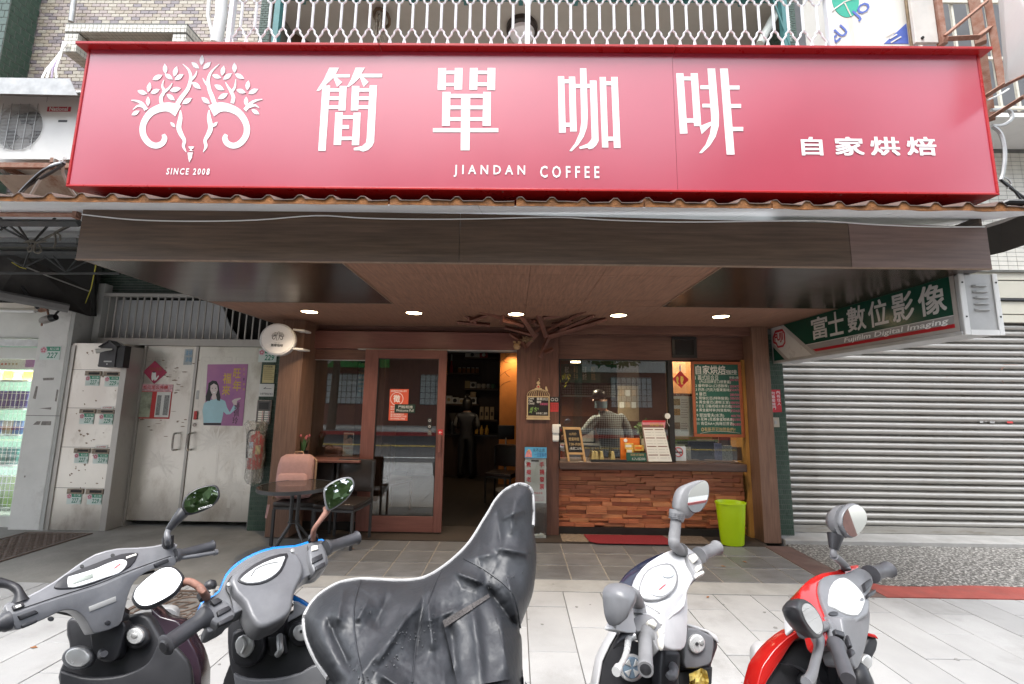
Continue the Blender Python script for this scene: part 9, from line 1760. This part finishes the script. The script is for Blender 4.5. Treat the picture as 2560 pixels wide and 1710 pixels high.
hg=smooth2([(1003,235),(1012,170),(1042,118),(1090,80),(1135,68),(1158,110),(1148,200),(1102,280),(1055,297),(1020,275),(1003,235)],3)[:-1];hs_=smooth2([(928,280),(936,200),(970,120),(1040,80),(1125,62),(1160,105),(1152,208),(1104,286),(1055,303),(1002,345),(928,280)],3)[:-1]
h1=[S.hit(p,MQ,mn)for p in hs_];c1=sum(h1,Vector())/len(h1);ob('mirror_housing',MB().loft([[c1+(v-c1)*k-mn*d for v in h1]for k,d in((0.9,-0.006),(1.0,0.0),(1.0,0.012),(0.85,0.035),(0.4,0.05))]),m_bl,S.t,smooth=60);ob('mirror_glass',MB().prism([S.hit(p,MQ+mn*0.009,mn)for p in hg],-mn*0.003),m_mirror,S.t)
hq=lambda x,y,d=0.0:S.hit((x,y),MQ,mn)-mn*(0.02-d)
S.tube('mirror_boot',[hq(965,300),hq(952,360)],[0.027,0.022],m_bl,k=1);S.tube('mirror_arm',[hq(952,355),hq(945,430),hq(938,500),hq(942,545),S.pt((955,590))],[0.017,0.017,0.018,0.018,0.018],m_bl)
for k in range(4):S.tube('boot_ridge',[hq(962-k*3,312+k*12),hq(962-k*3,317+k*12)],0.0265-0.001*k,m_pg,k=1);S.tube('boot_ridge',[S.pt((955,568+k*9),'A',0.012-0.003*k),S.pt((955,572+k*9),'A',0.012-0.003*k)],0.0205,m_bl,k=1)
LQ=S.C-S.r*0.24+S.u*0.10;ln=(S.nB*-1+S.u*0.2-S.r*0.5).normalized();ln=Vector((0.5,-0.8,0.3)).normalized();hs2=[S.hit(p,LQ,ln)for p in smooth2([(395,890),(420,840),(480,818),(560,833),(578,870),(562,960),(505,1060),(465,1136),(440,1130),(410,1050),(395,890)],3)[:-1]];c2_=sum(hs2,Vector())/len(hs2)
ob('mirror_housing',MB().loft([[c2_+(v-c2_)*k+ln*d for v in hs2]for k,d in((0.2,0.045),(0.65,0.036),(0.9,0.018),(1.0,0.0),(0.97,-0.012))]),m_pg,S.t,smooth=60);ob('mirror_glass',MB().prism([c2_+(v-c2_)*0.9-ln*0.0125 for v in hs2],-ln*0.002),m_mirror,S.t)
S.tube('mirror_arm',[S.hit((560,895),LQ,ln),S.hit((600,905),LQ,ln),S.pt((632,960),'A',0.02),S.pt((640,1040))],[0.013,0.015,0.016,0.020],m_bl)
S.slab('leg_shield',[(330,1600),(365,1400),(420,1290),(482,1185),(560,1215),(640,1260),(820,1300),(960,1320),(1000,1128),(1150,1180),(1222,1222),(1238,1290),(1190,1420),(1150,1700),(1050,2000),(450,2000)],'L',m_pd,0.04,-0.03,0.012,3,1);S.slab('white_edge',[(322,1600),(358,1390),(412,1278),(476,1172),(490,1182),(430,1290),(378,1400),(345,1600)],'L',m_wsc,0.05,-0.022,0.004,2,1);S.slab('white_edge',[(998,1120),(1060,1135),(1160,1172),(1225,1212),(1240,1270),(1222,1260),(1150,1190),(1000,1142)],'L',m_wsc,0.05,-0.022,0.004,2,1)
S.slab('right_pod',[(985,1340),(1005,1150),(1150,1195),(1200,1240),(1190,1360),(1160,1430),(990,1455)],'L',m_pg,0.05,0.03,0.012,3);S.disc('ignition_lock',(1076,1272),60,72,'L',m_cap,0.015,0.042,0.004);S.disc('key_hole',(1074,1272),12,13,'L',m_ink,0.008,0.0445,0);S.disc('shutter_lever',(1110,1262),18,22,'L',m_gal,0.008,0.046,0.002)
S.slab('column_cover',[(815,1305),(965,1322),(958,1450),(945,1800),(790,1800),(800,1450)],'L',m_pd,0.06,0.045,0.014,3,1);S.tube('bag_hook',[S.pt((895,1440),'L',0.05),S.pt((905,1470),'L',0.08),S.pt((885,1510),'L',0.09),S.pt((868,1490),'L',0.085)],0.012,m_pg);S.disc('fuel_cap_base',(597,1452),96,104,'L',m_cap,0.02,0.012,0.006);fcap=S.disc('fuel_cap',(595,1450),68,82,'L',mat('cap_blue_grey',(0.16,0.22,0.28),0.35),0.01,0.017,0.003)
for k in range(4):
    a=k*1.571+0.8;S.slab('cap_vane',[(595+10*math.cos(a),1450+12*math.sin(a)),(595+62*math.cos(a-0.38),1450+74*math.sin(a-0.38)),(595+62*math.cos(a+0.38),1450+74*math.sin(a+0.38))],'L',m_cap,0.004,0.020,0.001,sm=1)
S.slab('pocket_panel',[(940,1480),(1080,1460),(1190,1440),(1185,1560),(1120,1800),(940,1800)],'L',m_ink,0.02,-0.012,0.004,2,1)
wr=thing('snack_wrapper','crumpled yellow snack wrapper in the pocket of the white scooter','wrapper',S.pt((1080,1540),'L',0.03));rq=random.Random(3);g_=[[S.pt((1018+135*i/7+rq.uniform(-8,8),1445+200*j/6+40*abs(i-4.5)/4*(1-j/6)+rq.uniform(-8,8)),'L',0.02+rq.uniform(-0.012,0.02))for i in range(8)]for j in range(7)]
ob('foil',MB().loft(g_,closed_u=False),mat('wrapper_yellow',(0.55,0.42,0.12),0.3,var=0.3,scale=25),wr,smooth=20,fixn=False)

# ---------- red scooter
m_rsc=mat('red_paint',(0.42,0.012,0.010),0.16,var=0.05,coat=0.6)
S=Scoot('parked_scooter','red and grey scooter with round mirrors parked before the terrazzo',(0.974,1.37,0.928),44,6,6,m_rsc,(1860,1240),3.335);S.chassis()
S.slab('handlebar_cover',[(632,790),(642,692),(722,652),(850,642),(950,592),(1050,640),(1085,715),(1045,820),(1055,900),(1040,985),(960,1040),(830,1200),(725,1180),(702,1000),(655,880)],'A',m_pg,0.05,0.0,0.016,3,2);S.slab('rear_cover',[(815,1010),(960,1012),(1048,940),(1054,1060),(1030,1210),(985,1380),(935,1452),(895,1340),(850,1200)],'B',m_pg,0.07,0.012,0.022,4,2)
S.slab('front_cowl',[(463,805),(480,756),(560,685),(650,642),(760,622),(830,594),(945,570),(955,600),(880,650),(740,668),(668,700),(645,770),(665,870),(715,1000),(735,1190),(700,1215),(640,1160),(598,1010),(560,900),(480,870)],'A',m_rsc,0.06,-0.012,0.014,3,2);S.slab('headlamp_lens',[(412,900),(430,850),(470,800),(500,850),(520,1000),(470,1070),(430,1060)],'A',m_clear,0.05,-0.05,0.012,3)
S.slab('gauge_glass',[(710,862),(722,772),(762,702),(830,674),(900,712),(980,792),(1014,862),(1000,922),(958,990),(860,980),(762,930),(714,902)],'A',m_gauge_glare,0.012,0.006,0.005,3);S.disc('gauge_mark',(985,862),16,14,'A',m_pg,0.004,0.0075,0.001);S.disc('cover_dimple',(748,978),40,18,'A',m_pd,0.004,0.003,0.001)
for q in([(1000,722),(1058,682),(1080,730),(1020,790)],[(1030,812),(1100,770),(1106,802),(1042,842)],[(755,1104),(838,1130),(846,1176),(770,1150)],[(858,1150),(880,1165),(912,1260),(880,1240)],[(885,1265),(915,1275),(938,1310),(905,1335)]):S.slab('switch',q,'A',m_pd,0.016,0.012,0.003,sm=1)
S.grip((1055,652),(1205,612),0.0205);Lg=S.pt((765,1235));Eg=S.hit((868,1530),Lg-S.r*0.13,S.r);ob('grip',MB().tube([Lg,Lg.lerp(Eg,0.1),Lg.lerp(Eg,0.2),Lg.lerp(Eg,0.9),Eg],[0.020,0.021,0.0165,0.017,0.015],18),m_grip,S.t,smooth=50)
S.tube('brake_lever',[S.pt((612,1185)),S.pt((622,1262),'B',0.02),S.pt((592,1390),'B',0.05),S.pt((566,1490),'B',0.07),S.pt((520,1560),'B',0.08)],[0.016,0.010,0.009,0.009,0.009],m_pg)
MQ=S.C+S.r*0.24+S.u*0.30;mn=Vector((0.25,-0.95,0.15)).normalized()
S.mirror([(803,235),(813,160),(850,100),(910,64),(970,84),(1012,140),(1017,212),(980,282),(930,337),(885,348),(838,312)],MQ,mn,m_pg,inset=0.93);hq=lambda x,y,d=0.02:S.hit((x,y),MQ,mn)-mn*d
ob('mirror_shell',MB().loft([[hq(870+rx*math.cos(a),215+ry*math.sin(a),d)for a in[2*math.pi*k/20 for k in range(20)]]for rx,ry,d in((95,140,0.01),(92,135,0.03),(50,80,0.06))]),m_pg,S.t,smooth=60)
S.tube('mirror_boot',[hq(812,330),hq(806,380),hq(798,452)],[0.023,0.019,0.013],m_pd);S.tube('mirror_arm',[hq(798,445),hq(794,490),hq(800,512)],0.009,m_pg);S.tube('mirror_base',[hq(800,508),S.pt((830,570),'A',0.01),S.pt((852,615))],[0.012,0.013,0.015],m_pg)
LQ=S.C-S.r*0.20+S.u*0.06;ln=Vector((0.75,-0.62,0.25)).normalized();S.mirror([(430,930),(440,880),(480,858),(530,878),(590,940),(640,1030),(656,1100),(646,1160),(620,1187),(580,1175),(520,1112),(468,1030)],LQ,ln,m_pd,inset=0.78);S.tube('mirror_arm',[S.hit((610,1150),LQ,ln)-ln*0.03,S.pt((660,1090)),S.pt((690,1080))],0.011,m_pg)
S.slab('leg_shield',[(140,1600),(300,1370),(400,1230),(515,1180),(640,1270),(780,1400),(930,1450),(1000,1250),(1040,1158),(1102,1170),(1127,1222),(1112,1290),(1082,1345),(1040,1500),(1000,1900),(300,1900)],'L',m_pd,0.05,-0.02,0.012,3,1);S.slab('red_panel',[(100,1620),(145,1440),(195,1360),(255,1280),(365,1180),(480,1115),(525,1145),(420,1212),(330,1345),(200,1540),(150,1640)],'L',m_rsc,0.07,-0.005,0.016,3);S.slab('red_panel',[(1030,1142),(1095,1155),(1122,1195),(1095,1182),(1030,1168)],'L',m_rsc,0.05,-0.01,0.006,2);S.slab('turn_signal',[(105,1520),(120,1440),(190,1345),(205,1362),(150,1470),(120,1540)],'L',m_clear,0.05,-0.02,0.008,3)
S.slab('inner_red',[(640,1268),(735,1320),(725,1332),(640,1285)],'L',m_rsc,0.02,0.004,0.003,sm=1);S.disc('ignition_lock',(1030,1385),50,64,'L',m_cap,0.02,0.01,0.006);S.disc('fuel_cap_ring',(555,1545),86,84,'L',m_pd,0.02,0.004,0.005);S.disc('fuel_cap',(555,1545),62,62,'L',m_cap,0.02,0.015,0.006);S.slab('shield_rib',[(330,1405),(480,1430),(700,1600),(690,1640),(470,1450)],'L',m_pd,0.02,0.012,0.006)
S.tube('column_cover',[S.pt((930,1430),'L',0.03),S.pt((940,1520),'L',0.04),S.pt((930,1700),'L',0.02)],[0.03,0.04,0.05],m_pd)
